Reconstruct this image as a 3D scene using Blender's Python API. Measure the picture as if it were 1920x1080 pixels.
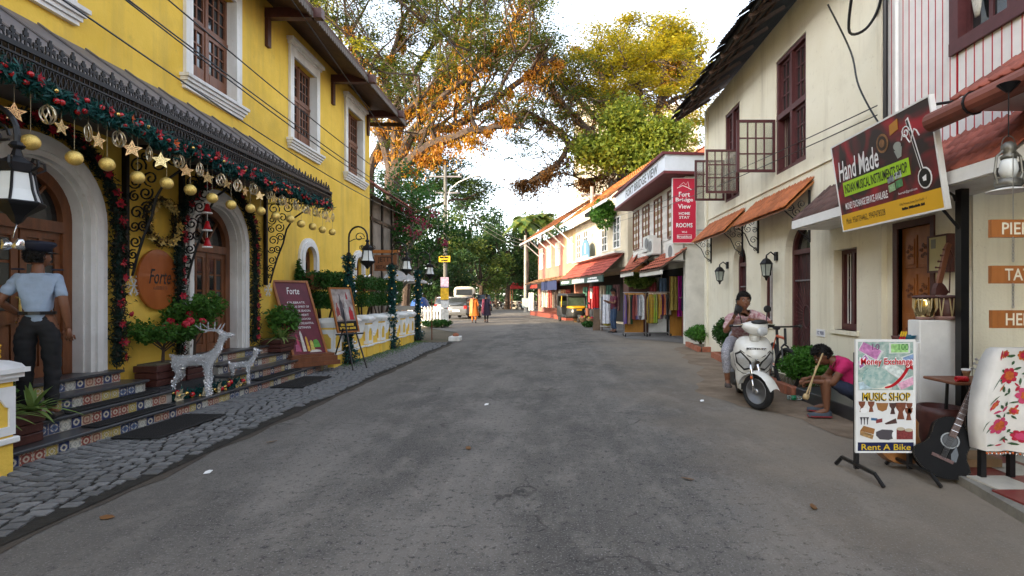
import bpy, bmesh, math, random
import numpy as np
from mathutils import Vector as V, Matrix, noise
from mathutils.geometry import tessellate_polygon
for o in list(bpy.data.objects): bpy.data.objects.remove(o)
random.seed(7); RNG = np.random.default_rng(11)
SC = bpy.context.scene; COL = SC.collection; PI = math.pi; R = math.radians
# ---------------------------------------------------------------- camera, sky, sun, exposure
F0, U0, V0, CH = 1000.0, 1035.0, 558.0, 1.45          # focal length and street vanishing point (px of 1920), eye height
cam = bpy.data.cameras.new('camera'); co = bpy.data.objects.new('camera', cam); COL.objects.link(co)
co.location = (0, 0, CH); co.rotation_euler = (PI/2, 0, 0)
cam.sensor_width = 36; cam.lens = 36*F0/1920; cam.shift_x = (960-U0)/1920; cam.shift_y = (V0-540)/1920
cam.clip_start = .05; cam.clip_end = 3000; SC.camera = co
SUN_EL, SUN_AZ = R(17), math.atan2(-1, -.80)           # azimuth measured from +Y towards +X
sv = V((math.sin(SUN_AZ)*math.cos(SUN_EL), math.cos(SUN_AZ)*math.cos(SUN_EL), math.sin(SUN_EL)))
w = bpy.data.worlds.new('World'); SC.world = w; w.use_nodes = True
nt = w.node_tree; sky = nt.nodes.new('ShaderNodeTexSky'); sky.sky_type = 'NISHITA'; sky.sun_disc = False
sky.sun_elevation = SUN_EL; sky.sun_rotation = SUN_AZ; sky.dust_density = 1.0; sky.air_density = 1.0; sky.ozone_density = 1.0
bg = nt.nodes['Background']; hs = nt.nodes.new('ShaderNodeHueSaturation'); hs.inputs['Saturation'].default_value = .48; nt.links.new(sky.outputs[0], hs.inputs['Color']); nt.links.new(hs.outputs[0], bg.inputs[0]); bg.inputs[1].default_value = .15
sl = bpy.data.lights.new('sun', 'SUN'); so = bpy.data.objects.new('sun', sl); COL.objects.link(so)
sl.energy = 2.0; sl.angle = R(.6); sl.color = (1, .78, .48)
so.rotation_euler = sv.to_track_quat('Z', 'Y').to_euler(); so.location = (-30, -20, 30)
vs = SC.view_settings; vs.view_transform = 'Standard'; vs.look = 'None'; vs.gamma = 1; vs.exposure = 2.45
SC.render.resolution_x = 1024; SC.render.resolution_y = 576
# ---------------------------------------------------------------- helpers
def at(u, v, Y): return V(((u-U0)*Y/F0, Y, CH+(V0-v)*Y/F0))
WM = {}
def tag(o, label=None, cat=None, group=None, kind=None):
    if label: o['label'] = label
    if cat: o['category'] = cat
    if group: o['group'] = group
    if kind: o['kind'] = kind
    return o
def thing(name, label, cat, loc=(0,0,0), rz=0, group=None):
    o = bpy.data.objects.new(name, None); COL.objects.link(o); o.empty_display_size = .1
    o.location = loc; o.rotation_euler = (0, 0, rz)
    WM[o.name] = Matrix.Translation(V(loc)) @ Matrix.Rotation(rz, 4, 'Z')
    return tag(o, label, cat, group)
def link(name, me, parent=None, ml=None):
    o = bpy.data.objects.new(name, me); COL.objects.link(o)
    if parent: o.parent = parent
    if ml is not None: o.matrix_basis = ml
    pm = WM.get(parent.name, Matrix()) if parent else Matrix()
    WM[o.name] = pm @ (ml if ml is not None else Matrix())
    return o
def copy_tree(o, parent=None, loc=None, rz=None, label=None):
    c = o.copy(); COL.objects.link(c); c.parent = parent
    if loc is not None: c.location = loc
    if rz is not None: c.rotation_euler = (0, 0, rz)
    if label: c['label'] = label
    for ch in list(o.children): copy_tree(ch, c)
    return c
class MB:
    def __init__(s): s.v = []; s.f = []; s.mi = []; s.sm = []; s.M = None; s.cur = 0; s.smooth = False
    def add(s, vs, fs):
        n = len(s.v)
        s.v += [(s.M @ V(p)) if s.M else V(p) for p in vs]
        for f in fs: s.f.append(tuple(i+n for i in f)); s.mi.append(s.cur); s.sm.append(s.smooth)
        return s
    def box(s, x0, x1, y0, y1, z0, z1):
        return s.add([(x0,y0,z0),(x1,y0,z0),(x1,y1,z0),(x0,y1,z0),(x0,y0,z1),(x1,y0,z1),(x1,y1,z1),(x0,y1,z1)],
              [(0,3,2,1),(4,5,6,7),(0,1,5,4),(1,2,6,5),(2,3,7,6),(3,0,4,7)])
    def cbox(s, c, sx, sy, sz): return s.box(c[0]-sx/2,c[0]+sx/2,c[1]-sy/2,c[1]+sy/2,c[2]-sz/2,c[2]+sz/2)
    def fbox(s, F, a0, a1, b0, b1, d0, d1):
        return s.add([F(a0,b0,d0),F(a1,b0,d0),F(a1,b1,d0),F(a0,b1,d0),F(a0,b0,d1),F(a1,b0,d1),F(a1,b1,d1),F(a0,b1,d1)],
              [(0,3,2,1),(4,5,6,7),(0,1,5,4),(1,2,6,5),(2,3,7,6),(3,0,4,7)])
    def bbox(s, x0, x1, y0, y1, z0, z1, b=.01):        # chamfered box
        vs = []
        for z, k in ((z0,b),(z0+b,0),(z1-b,0),(z1,b)):
            e = b
            ring = [(x0+e+k*0,y0),(x1-e,y0),(x1,y0+e),(x1,y1-e),(x1-e,y1),(x0+e,y1),(x0,y1-e),(x0,y0+e)]
            cx, cy = (x0+x1)/2, (y0+y1)/2
            if k: ring = [(cx+(x-cx)*(1-2*k/max(x1-x0,1e-6)), cy+(y-cy)*(1-2*k/max(y1-y0,1e-6))) for x, y in ring]
            vs += [(x,y,z) for x, y in ring]
        fs = [tuple(range(7,-1,-1)), tuple(range(24,32))]
        for r in range(3):
            for i in range(8): fs.append((r*8+i, r*8+(i+1)%8, r*8+8+(i+1)%8, r*8+8+i))
        return s.add(vs, fs)
    def tube(s, path, r=.02, n=8, closed=False, caps=True, flat=1.0):
        P = [V(p) for p in path]; m = len(P)
        rs = r if isinstance(r, (list, tuple)) else [r]*m
        T = []
        for i in range(m):
            a = P[(i-1) % m] if (closed or i > 0) else P[i]; b = P[(i+1) % m] if (closed or i < m-1) else P[i]
            t = b-a; T.append(t.normalized() if t.length > 1e-9 else V((0,0,1)))
        up = V((0,0,1)) if abs(T[0].z) < .9 else V((1,0,0))
        nrm = (up - T[0]*up.dot(T[0])).normalized(); vs = []
        for i in range(m):
            nrm = nrm - T[i]*nrm.dot(T[i])
            if nrm.length < 1e-6: nrm = T[i].orthogonal()
            nrm.normalize(); bn = T[i].cross(nrm)
            for k in range(n):
                a = 2*PI*(k+.5)/n; vs.append(P[i]+(nrm*math.cos(a)*flat+bn*math.sin(a))*rs[i])
        fs = []
        for i in range(m if closed else m-1):
            j = (i+1) % m
            for k in range(n): fs.append((i*n+k, i*n+(k+1)%n, j*n+(k+1)%n, j*n+k))
        if caps and not closed: fs += [tuple(range(n-1,-1,-1)), tuple(range((m-1)*n, m*n))]
        return s.add(vs, fs)
    def lathe(s, prof, n=16, c=(0,0,0), ax=None):
        c = V(c); Rm = ax.to_track_quat('Z','Y').to_matrix() if ax else Matrix.Identity(3)
        vs = []; fs = []
        for r, z in prof:
            for k in range(n): a = 2*PI*k/n; vs.append(c + Rm @ V((r*math.cos(a), r*math.sin(a), z)))
        for i in range(len(prof)-1):
            for k in range(n): fs.append((i*n+k, i*n+(k+1)%n, (i+1)*n+(k+1)%n, (i+1)*n+k))
        if prof[0][0] > 1e-4: fs.append(tuple(range(n-1,-1,-1)))
        if prof[-1][0] > 1e-4: fs.append(tuple(range((len(prof)-1)*n, len(prof)*n)))
        return s.add(vs, fs)
    def ball(s, c, r, n=12, m=8):
        if not isinstance(r, (tuple, list)): r = (r,r,r)
        vs = [(c[0],c[1],c[2]-r[2])]
        for i in range(1, m):
            t = PI*i/m
            for k in range(n): a = 2*PI*k/n; vs.append((c[0]+r[0]*math.sin(t)*math.cos(a), c[1]+r[1]*math.sin(t)*math.sin(a), c[2]-r[2]*math.cos(t)))
        vs.append((c[0],c[1],c[2]+r[2])); fs = []; L = len(vs)-1
        for k in range(n): fs.append((0, 1+(k+1)%n, 1+k)); fs.append((L, L-n+k, L-n+(k+1)%n))
        for i in range(m-2):
            for k in range(n): fs.append((1+i*n+k, 1+i*n+(k+1)%n, 1+(i+1)*n+(k+1)%n, 1+(i+1)*n+k))
        return s.add(vs, fs)
    def poly(s, F, pts, d0, d1):                       # flat outline (a,b) extruded d0..d1
        n = len(pts); vs = [F(a,b,d0) for a,b in pts]+[F(a,b,d1) for a,b in pts]
        tr = tessellate_polygon([[V((a,b,0)) for a,b in pts]])
        fs = [tuple(i+n for i in t) for t in tr]+[tuple(reversed(t)) for t in tr]
        fs += [(i,(i+1)%n,n+(i+1)%n,n+i) for i in range(n)]
        return s.add(vs, fs)
    def sheet(s, F, outer, holes, depth, d=0):         # wall face with openings and their reveals
        L = [[V((a,b,0)) for a,b in p] for p in [outer]+holes]; flat = [p for q in L for p in q]
        tr = tessellate_polygon(L); s.add([F(p.x,p.y,d) for p in flat], [tuple(t) for t in tr])
        for h in holes:
            n = len(h); s.add([F(a,b,d) for a,b in h]+[F(a,b,d-depth) for a,b in h], [(i,(i+1)%n,n+(i+1)%n,n+i) for i in range(n)])
        return s
    def band(s, F, A, B, d0, d1):                      # trim between two open outlines
        n = len(A); vs = [F(a,b,d1) for a,b in A]+[F(a,b,d1) for a,b in B]+[F(a,b,d0) for a,b in A]+[F(a,b,d0) for a,b in B]
        fs = []
        for i in range(n-1): fs += [(i,i+1,n+i+1,n+i),(i,2*n+i,2*n+i+1,i+1),(n+i,n+i+1,3*n+i+1,3*n+i)]
        fs += [(0,n,3*n,2*n),(n-1,2*n+n-1,3*n+n-1,2*n-1)]
        return s.add(vs, fs)
    def mesh(s, name, mats, inv=None, off=None):
        me = bpy.data.meshes.new(name); vv = s.v
        if inv is not None: vv = [inv @ p for p in vv]
        if off is not None: vv = [p-off for p in vv]
        me.from_pydata([tuple(p) for p in vv], [], s.f)
        for m in (mats if isinstance(mats, (list,tuple)) else [mats]): me.materials.append(m)
        if any(s.mi): me.polygons.foreach_set('material_index', s.mi)
        if any(s.sm): me.polygons.foreach_set('use_smooth', s.sm)
        bm = bmesh.new(); bm.from_mesh(me); bmesh.ops.recalc_face_normals(bm, faces=bm.faces); bm.to_mesh(me); bm.free()
        me.update(); return me
    def build(s, name, mats, parent=None, local=False):
        if parent is not None:
            inv = None if local else WM.get(parent.name, Matrix()).inverted()
            return link(name, s.mesh(name, mats, inv), parent)
        xs = [p.x for p in s.v]; ys = [p.y for p in s.v]; zs = [p.z for p in s.v]
        c = V(((min(xs)+max(xs))/2, (min(ys)+max(ys))/2, min(zs)))
        return link(name, s.mesh(name, mats, None, c), None, Matrix.Translation(c))
def Fr(o, r, u):                                        # plane frame: a along r, b along u, d out of the plane
    o, r, u = V(o), V(r).normalized(), V(u).normalized(); n = r.cross(u)
    return lambda a, b, d=0: o+r*a+u*b+n*d
def arch(c, hw, zs, z0, n=14): return [(c-hw,z0)]+[(c-hw*math.cos(PI*i/n), zs+hw*math.sin(PI*i/n)) for i in range(n+1)]+[(c+hw,z0)]
def rect(a0, a1, b0, b1): return [(a0,b0),(a1,b0),(a1,b1),(a0,b1)]
def npmesh(name, v, f, mats, smooth=False):
    me = bpy.data.meshes.new(name); nv, nf, k = len(v), len(f), f.shape[1]
    me.vertices.add(nv); me.vertices.foreach_set('co', v.astype(np.float32).ravel())
    me.loops.add(nf*k); me.loops.foreach_set('vertex_index', f.astype(np.int32).ravel())
    me.polygons.add(nf); me.polygons.foreach_set('loop_start', np.arange(0, nf*k, k, dtype=np.int32))
    for m in (mats if isinstance(mats, (list,tuple)) else [mats]): me.materials.append(m)
    me.update(calc_edges=True); return me
def leaves(P, size, flat=.5, asp=.5, hang=0.0):         # one folded diamond leaf at every point; size may be an array
    n = len(P); size = np.broadcast_to(np.asarray(size, float), (n,))*RNG.uniform(.65, 1.25, n)
    a = RNG.uniform(0, 2*PI, n); el = RNG.normal(0, 1, n)*(1-flat)*.9 - hang
    d = np.stack([np.cos(a)*np.cos(el), np.sin(a)*np.cos(el), np.sin(el)], 1)
    q = RNG.normal(0, 1, (n,3))*(1-flat) + np.array([0,0,1.0])*flat
    s = np.cross(d, q); s /= np.linalg.norm(s, axis=1, keepdims=True)+1e-9
    L = size[:,None]; v = np.empty((n,4,3))
    v[:,0] = P-d*L*.5; v[:,1] = P+s*L*asp*.5; v[:,2] = P+d*L*.5; v[:,3] = P-s*L*asp*.5
    return v.reshape(-1,3), np.arange(n*4).reshape(n,4)
def cloud(n, c, r, shell=.0, p=1/3):                    # random points in an ellipsoid
    d = RNG.normal(0,1,(n,3)); d /= np.linalg.norm(d,axis=1,keepdims=True)
    return np.array(c) + d*np.array(r)*(shell+(1-shell)*RNG.uniform(0,1,(n,1))**p)
def leafobj(name, P, size, mat, parent, flat=.5, asp=.5, hang=0.0):
    v, f = leaves(np.asarray(P), size, flat, asp, hang)
    inv = WM.get(parent.name, Matrix()).inverted(); A = np.array(inv)
    v = v @ A[:3,:3].T + A[:3,3]
    return link(name, npmesh(name, v, f, mat), parent)
# ---------------------------------------------------------------- materials
MATS = {}
def mat(name, col, rough=.7, metal=0, var=.12, scale=4, bump=0, bscale=60, col2=None, spec=.4, rnd=0, trans=None, coat=0, streak=False, stain=None):
    if name in MATS: return MATS[name]
    m = bpy.data.materials.new(name); MATS[name] = m; m.use_nodes = True; nt = m.node_tree; N = nt.nodes; L = nt.links
    b = N['Principled BSDF']; b.inputs['Roughness'].default_value = rough; b.inputs['Metallic'].default_value = metal
    b.inputs['Specular IOR Level'].default_value = spec; b.inputs['Coat Weight'].default_value = coat
    tc = N.new('ShaderNodeTexCoord'); src = tc.outputs['Object']
    if streak:
        mp = N.new('ShaderNodeMapping'); mp.inputs['Scale'].default_value = (1,1,.18); L.new(src, mp.inputs[0]); src = mp.outputs[0]
    nz = N.new('ShaderNodeTexNoise'); nz.inputs['Scale'].default_value = scale; nz.inputs['Detail'].default_value = 6; nz.inputs['Roughness'].default_value = .62
    L.new(src, nz.inputs['Vector'])
    mx = N.new('ShaderNodeMix'); mx.data_type = 'RGBA'
    c2 = col2 or tuple(c*(1-2.2*var) for c in col)
    mx.inputs['A'].default_value = (*col,1); mx.inputs['B'].default_value = (*c2,1)
    rp = N.new('ShaderNodeMapRange'); rp.inputs['From Min'].default_value = .35; rp.inputs['From Max'].default_value = .75
    L.new(nz.outputs['Fac'], rp.inputs['Value']); L.new(rp.outputs[0], mx.inputs['Factor'])
    out = mx.outputs['Result']
    if stain:                                           # rain streaks and grime patches in the paint
        for sc, vecs, lo, hi, amt in ((1.0,(2.6,2.6,.22),.50,.76,.75),(1.0,(.7,.7,.7),.55,.72,.45),(1.0,(9,9,9),.60,.70,.4)):
            mp = N.new('ShaderNodeMapping'); mp.inputs['Scale'].default_value = vecs; L.new(tc.outputs['Object'], mp.inputs[0]); ns = N.new('ShaderNodeTexNoise'); ns.inputs['Scale'].default_value = sc; ns.inputs['Detail'].default_value = 7; ns.inputs['Roughness'].default_value = .65; L.new(mp.outputs[0], ns.inputs['Vector'])
            r2 = N.new('ShaderNodeMapRange'); r2.inputs['From Min'].default_value = lo; r2.inputs['From Max'].default_value = hi; r2.inputs['To Max'].default_value = amt; L.new(ns.outputs['Fac'], r2.inputs['Value'])
            m2 = N.new('ShaderNodeMix'); m2.data_type = 'RGBA'; L.new(r2.outputs[0], m2.inputs['Factor']); L.new(out, m2.inputs['A']); m2.inputs['B'].default_value = (*stain,1); out = m2.outputs['Result']
    if rnd:
        oi = N.new('ShaderNodeObjectInfo'); mr = N.new('ShaderNodeMapRange'); mr.inputs['To Min'].default_value = 1-rnd; mr.inputs['To Max'].default_value = 1+rnd
        L.new(oi.outputs['Random'], mr.inputs['Value'])
        vm = N.new('ShaderNodeVectorMath'); vm.operation = 'SCALE'; L.new(out, vm.inputs[0]); L.new(mr.outputs[0], vm.inputs['Scale']); out = vm.outputs[0]
    L.new(out, b.inputs['Base Color'])
    if bump:
        n2 = N.new('ShaderNodeTexNoise'); n2.inputs['Scale'].default_value = bscale; n2.inputs['Detail'].default_value = 4; L.new(tc.outputs['Object'], n2.inputs['Vector'])
        bp = N.new('ShaderNodeBump'); bp.inputs['Strength'].default_value = bump; bp.inputs['Distance'].default_value = .02
        L.new(n2.outputs['Fac'], bp.inputs['Height']); L.new(bp.outputs[0], b.inputs['Normal'])
    if trans: b.inputs['Transmission Weight'].default_value = trans
    return m
def leafmat(name, cols, tr=.35, rough=.55):
    if name in MATS: return MATS[name]
    m = bpy.data.materials.new(name); MATS[name] = m; m.use_nodes = True; N = m.node_tree.nodes; L = m.node_tree.links
    for n in list(N): N.remove(n)
    out = N.new('ShaderNodeOutputMaterial'); g = N.new('ShaderNodeNewGeometry'); cr = N.new('ShaderNodeValToRGB')
    e = cr.color_ramp.elements
    while len(e) < len(cols): e.new(.5)
    for i, c in enumerate(cols): e[i].position = i/(len(cols)-1); e[i].color = (*c,1)
    tc = N.new('ShaderNodeTexCoord'); nz = N.new('ShaderNodeTexNoise'); nz.inputs['Scale'].default_value = .45; nz.inputs['Detail'].default_value = 3; L.new(tc.outputs['Object'], nz.inputs['Vector'])
    mr = N.new('ShaderNodeMapRange'); mr.inputs['From Min'].default_value = .3; mr.inputs['From Max'].default_value = .7; L.new(nz.outputs['Fac'], mr.inputs['Value'])
    ad = N.new('ShaderNodeMath'); ad.operation = 'MULTIPLY_ADD'; L.new(g.outputs['Random Per Island'], ad.inputs[0]); ad.inputs[1].default_value = .55
    mu = N.new('ShaderNodeMath'); mu.operation = 'MULTIPLY'; L.new(mr.outputs[0], mu.inputs[0]); mu.inputs[1].default_value = .45; L.new(mu.outputs[0], ad.inputs[2])
    L.new(ad.outputs[0], cr.inputs[0])
    p = N.new('ShaderNodeBsdfPrincipled'); p.inputs['Roughness'].default_value = rough; p.inputs['Specular IOR Level'].default_value = .3
    t = N.new('ShaderNodeBsdfTranslucent'); mx = N.new('ShaderNodeMixShader'); mx.inputs[0].default_value = tr
    L.new(cr.outputs[0], p.inputs['Base Color']); L.new(cr.outputs[0], t.inputs[0]); L.new(p.outputs[0], mx.inputs[1]); L.new(t.outputs[0], mx.inputs[2]); L.new(mx.outputs[0], out.inputs[0])
    return m
def text(s, F, a, b, w, h, m, parent, name='lettering', d=.004, shear=0, bold=0, spacing=1):
    """lettering fitted into a w x h box centred on (a,b) of a plane frame"""
    cu = bpy.data.curves.new('t', 'FONT'); cu.body = s; cu.align_x = 'CENTER'; cu.shear = shear; cu.offset = bold; cu.resolution_u = 2; cu.space_character = spacing
    ob = bpy.data.objects.new('t', cu); me = bpy.data.meshes.new_from_object(ob)
    bpy.data.objects.remove(ob); bpy.data.curves.remove(cu)
    P = [v.co.copy() for v in me.vertices]
    if not P: return None
    x0 = min(p.x for p in P); x1 = max(p.x for p in P); y0 = min(p.y for p in P); y1 = max(p.y for p in P)
    inv = WM.get(parent.name, Matrix()).inverted()
    for v, p in zip(me.vertices, P):
        v.co = inv @ F(a+((p.x-x0)/(x1-x0)-.5)*w, b+((p.y-y0)/(y1-y0)-.5)*h, d)
    me.materials.clear(); me.materials.append(m); me.name = name
    return link(name, me, parent)
def marks(F, a, b, w, h, m, parent, d=.004, seed=1):
    """a line of print too small to read in the photograph: uneven strokes"""
    r = random.Random(seed); g = MB(); x = a-w/2
    while x < a+w/2-h*.2:
        q = min(h*r.uniform(.25,.6), a+w/2-x); t = r.choice((0,0,.25)); g.fbox(F, x, x+q*.8, b-h/2, b+h/2-h*t, d-.003, d); x += q*(1.7 if r.random() < .12 else 1)
    return g.build('print_line', m, parent)
def casement(parent, F, a0, a1, b0, b1, d, cols, rows, wood, fw=.05, bw=.02, th=.04, glass=None, name='sash', panes=True):
    mb = MB()
    mb.fbox(F,a0,a1,b0,b0+fw,d,d+th).fbox(F,a0,a1,b1-fw,b1,d,d+th).fbox(F,a0,a0+fw,b0+fw,b1-fw,d,d+th).fbox(F,a1-fw,a1,b0+fw,b1-fw,d,d+th)
    pw = (a1-a0-2*fw)/cols; ph = (b1-b0-2*fw)/rows
    for i in range(1, cols): x = a0+fw+i*pw; mb.fbox(F,x-bw/2,x+bw/2,b0+fw,b1-fw,d+.004,d+th-.006)
    for j in range(1, rows): y = b0+fw+j*ph; mb.fbox(F,a0+fw,a1-fw,y-bw/2,y+bw/2,d+.006,d+th-.008)
    o = mb.build(name, wood, parent)
    if panes:
        q = MB(); q.fbox(F, a0+fw, a0+fw+pw, b0+fw, b0+fw+ph, d+.008, d+.014)
        inv = WM[parent.name].inverted(); me = q.mesh('pane', glass, inv)
        o0 = inv @ F(0,0,0)
        for i in range(cols):
            for j in range(rows):
                dl = (inv @ F(i*pw, j*ph, 0)) - o0; link('pane', me, o, Matrix.Translation(dl))
    return o
def M_(name): return MATS[name]
# common materials
mat('yellow_wall',(.87,.575,.09),.85,var=.07,scale=1.6,bump=.25,bscale=40,col2=(.74,.47,.05),stain=(.50,.34,.08))
mat('cream_wall',(.84,.80,.65),.85,var=.08,scale=1.3,bump=.25,bscale=40,col2=(.78,.73,.57),stain=(.52,.47,.35))
mat('white_trim',(.82,.81,.79),.6,var=.08,scale=5,col2=(.72,.71,.68),stain=(.50,.47,.42))
mat('white_paint',(.82,.82,.80),.5,var=.06,scale=7)
mat('brown_wood',(.20,.075,.035),.45,var=.2,scale=14,streak=True,bump=.15,col2=(.11,.04,.02))
mat('dark_wood',(.085,.028,.022),.45,var=.2,scale=16,bump=.1)
mat('maroon_wood',(.10,.030,.032),.45,var=.15,scale=9)
mat('orange_wood',(.36,.13,.035),.4,var=.2,scale=12,streak=True,col2=(.24,.08,.02))
mat('soffit_wood',(.10,.055,.035),.7,var=.25,scale=8,bump=.2)
mat('black_iron',(.012,.012,.014),.45,metal=.3,var=.1,scale=20)
mat('canopy_metal',(.17,.155,.16),.55,var=.12,scale=3)
mat('black_granite',(.035,.035,.038),.3,var=.2,scale=60,col2=(.07,.07,.075))
mat('rubber',(.018,.018,.018),.8,var=.2,scale=80,bump=.6,bscale=120)
mat('window_glass',(.018,.02,.022),.07,var=.1,spec=.7)
mat('gold',(.95,.70,.22),.28,metal=.55,var=.15,scale=90,bump=.35,bscale=200,col2=(.60,.38,.07))
mat('silver_tinsel',(.86,.87,.88),.25,metal=.7,var=.25,scale=70,bump=1,bscale=180,col2=(.5,.51,.53))
mat('lantern_glass',(.72,.74,.72),.25,var=.05,scale=6)
mat('tile_orange',(.60,.19,.06),.75,var=.2,scale=7,rnd=.22,bump=.2,col2=(.33,.10,.05))
mat('tile_red',(.40,.11,.07),.75,var=.25,scale=7,rnd=.25,bump=.2,col2=(.22,.07,.055))
mat('tile_dark',(.16,.085,.07),.85,var=.3,scale=6,rnd=.3,bump=.2,col2=(.08,.055,.05))
mat('red_gloss',(.50,.012,.02),.3,var=.15,scale=9)
mat('red_cloth',(.45,.01,.03),.6,var=.25,scale=20)
mat('concrete',(.36,.34,.31),.85,var=.2,scale=5,bump=.3)
mat('red_paint',(.45,.02,.03),.5,var=.1)
mat('black_paint',(.012,.012,.013),.35,var=.1)
mat('white_print',(.85,.85,.85),.6,var=.03)
mat('skin',(.20,.085,.045),.5,var=.1,scale=12)
mat('hair',(.010,.008,.007),.6,var=.2,scale=60)
mat('bark',(.075,.05,.036),.9,var=.3,scale=5,bump=.6,bscale=12,col2=(.035,.025,.02))
mat('terracotta',(.42,.15,.085),.8,var=.2,scale=7,bump=.2)
mat('tyre',(.016,.016,.017),.8,var=.2,scale=30)
mat('steel',(.55,.55,.56),.3,metal=.9,var=.1)
leafmat('pine_needles',[(.004,.035,.035),(.006,.06,.055),(.012,.09,.075)],.1)
leafmat('hedge_leaf',[(.02,.06,.012),(.035,.11,.02),(.07,.18,.03)])
leafmat('plant_leaf',[(.03,.09,.015),(.06,.16,.025),(.12,.26,.04)])
leafmat('pale_leaf',[(.10,.20,.04),(.20,.30,.08),(.35,.40,.16)])
# ================================================================ ground
def ground_mat():
    m = bpy.data.materials.new('asphalt'); MATS['asphalt'] = m; m.use_nodes = True; N = m.node_tree.nodes; L = m.node_tree.links; b = N['Principled BSDF']
    tc = N.new('ShaderNodeTexCoord'); co_ = tc.outputs['Object']
    def nz(scale, det=5, ro=.6, vec=None):
        n = N.new('ShaderNodeTexNoise'); n.inputs['Scale'].default_value = scale; n.inputs['Detail'].default_value = det; n.inputs['Roughness'].default_value = ro
        L.new(vec or co_, n.inputs['Vector']); return n.outputs['Fac']
    def rng(s, a, b_, c=0, d=1):
        r = N.new('ShaderNodeMapRange'); r.inputs['From Min'].default_value = a; r.inputs['From Max'].default_value = b_; r.inputs['To Min'].default_value = c; r.inputs['To Max'].default_value = d
        L.new(s, r.inputs['Value']); return r.outputs[0]
    def mix(f, A, B):
        x = N.new('ShaderNodeMix'); x.data_type = 'RGBA'; L.new(f, x.inputs['Factor'])
        for k, v in (('A',A),('B',B)):
            if isinstance(v, tuple): x.inputs[k].default_value = (*v,1)
            else: L.new(v, x.inputs[k])
        return x.outputs['Result']
    mp = N.new('ShaderNodeMapping'); mp.inputs['Scale'].default_value = (1.0,.55,1); L.new(co_, mp.inputs[0])
    big = nz(.9, 6, .6, mp.outputs[0]); mid = nz(3.3, 6, .7, mp.outputs[0]); fine = nz(70, 3, .75); grit = nz(17, 5, .85)
    mp2 = N.new('ShaderNodeMapping'); mp2.inputs['Scale'].default_value = (1.1,.07,1); L.new(co_, mp2.inputs[0])
    c = mix(rng(nz(1.0,5,.6,mp2.outputs[0]),.35,.65), (.105,.098,.089), (.20,.185,.166))
    c = mix(rng(big,.46,.60,0,.7), c, (.075,.071,.067))
    c = mix(rng(mid,.50,.72,0,.6), c, (.27,.248,.218))
    c = mix(rng(nz(1.2,5,.7),.60,.72,0,.6), c, (.06,.059,.06))
    c = mix(rng(grit,.54,.62,0,.85), c, (.028,.028,.03))
    c = mix(rng(fine,.56,.66,0,.8), c, (.34,.33,.315))
    vo = N.new('ShaderNodeTexVoronoi'); vo.inputs['Scale'].default_value = 38; L.new(co_, vo.inputs['Vector'])
    c = mix(rng(vo.outputs['Distance'],.06,.14,.18,0), c, (.02,.02,.022))
    vc = N.new('ShaderNodeTexVoronoi'); vc.feature = 'DISTANCE_TO_EDGE'; vc.inputs['Scale'].default_value = .55; wv = N.new('ShaderNodeVectorMath'); wv.operation = 'ADD'; n3 = N.new('ShaderNodeTexNoise'); n3.inputs['Scale'].default_value = 2.5; n3.inputs['Detail'].default_value = 5; L.new(co_, n3.inputs['Vector']); L.new(co_, wv.inputs[0]); L.new(n3.outputs['Color'], wv.inputs[1]); L.new(wv.outputs[0], vc.inputs['Vector'])
    ck = N.new('ShaderNodeMath'); ck.operation = 'MULTIPLY'; L.new(rng(vc.outputs['Distance'],.004,.012,.7,0), ck.inputs[0]); L.new(rng(nz(.45,3),.48,.6), ck.inputs[1]); c = mix(ck.outputs[0], c, (.025,.024,.024))
    # dust swept towards both edges of the carriageway
    sx = N.new('ShaderNodeSeparateXYZ'); L.new(co_, sx.inputs[0])
    ad = N.new('ShaderNodeMath'); ad.operation = 'ADD'; L.new(sx.outputs['X'], ad.inputs[0]); L.new(rng(nz(.7,5,.65),.2,.8,-1.1,1.1), ad.inputs[1])
    c = mix(rng(ad.outputs[0],.9,3.0,0,.8), c, (.25,.205,.155))
    c = mix(rng(ad.outputs[0],-1.9,-3.6,0,.6), c, (.165,.152,.135))
    L.new(c, b.inputs['Base Color']); b.inputs['Roughness'].default_value = .88; b.inputs['Specular IOR Level'].default_value = .3
    bp = N.new('ShaderNodeBump'); bp.inputs['Strength'].default_value = .55; bp.inputs['Distance'].default_value = .012
    L.new(nz(60,6,.8), bp.inputs['Height']); L.new(bp.outputs[0], b.inputs['Normal'])
    return m
ground_mat()
mat('dark_dirt',(.085,.070,.055),.95,var=.25,scale=3,bump=.6,col2=(.045,.037,.03))
mat('dirt',(.27,.205,.145),.95,var=.25,scale=2.2,bump=.7,bscale=45,col2=(.13,.092,.062))
mat('earth',(.15,.12,.08),.95,var=.25,scale=.6,bump=.4,col2=(.08,.075,.04))
mat('stone',(.175,.175,.17),.8,var=.22,scale=9,rnd=.28,bump=.5,bscale=50,col2=(.10,.10,.105))
mat('mortar',(.03,.027,.022),.95,var=.3,scale=12,bump=.5)
def sheet_obj(name, pts, z, m, kind='structure', parent=None):
    mb = MB(); tr = tessellate_polygon([[V((x,y,0)) for x,y in pts]]); mb.add([(x,y,z) for x,y in pts], [tuple(t) for t in tr])
    me = mb.mesh(name, m)
    if me.polygons and me.polygons[0].normal.z < 0: me.flip_normals()
    o = link(name, me, parent); tag(o, kind=kind); return o
sheet_obj('ground', [(-300,-60),(300,-60),(300,700),(-300,700)], -.03, M_('earth'))
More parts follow.
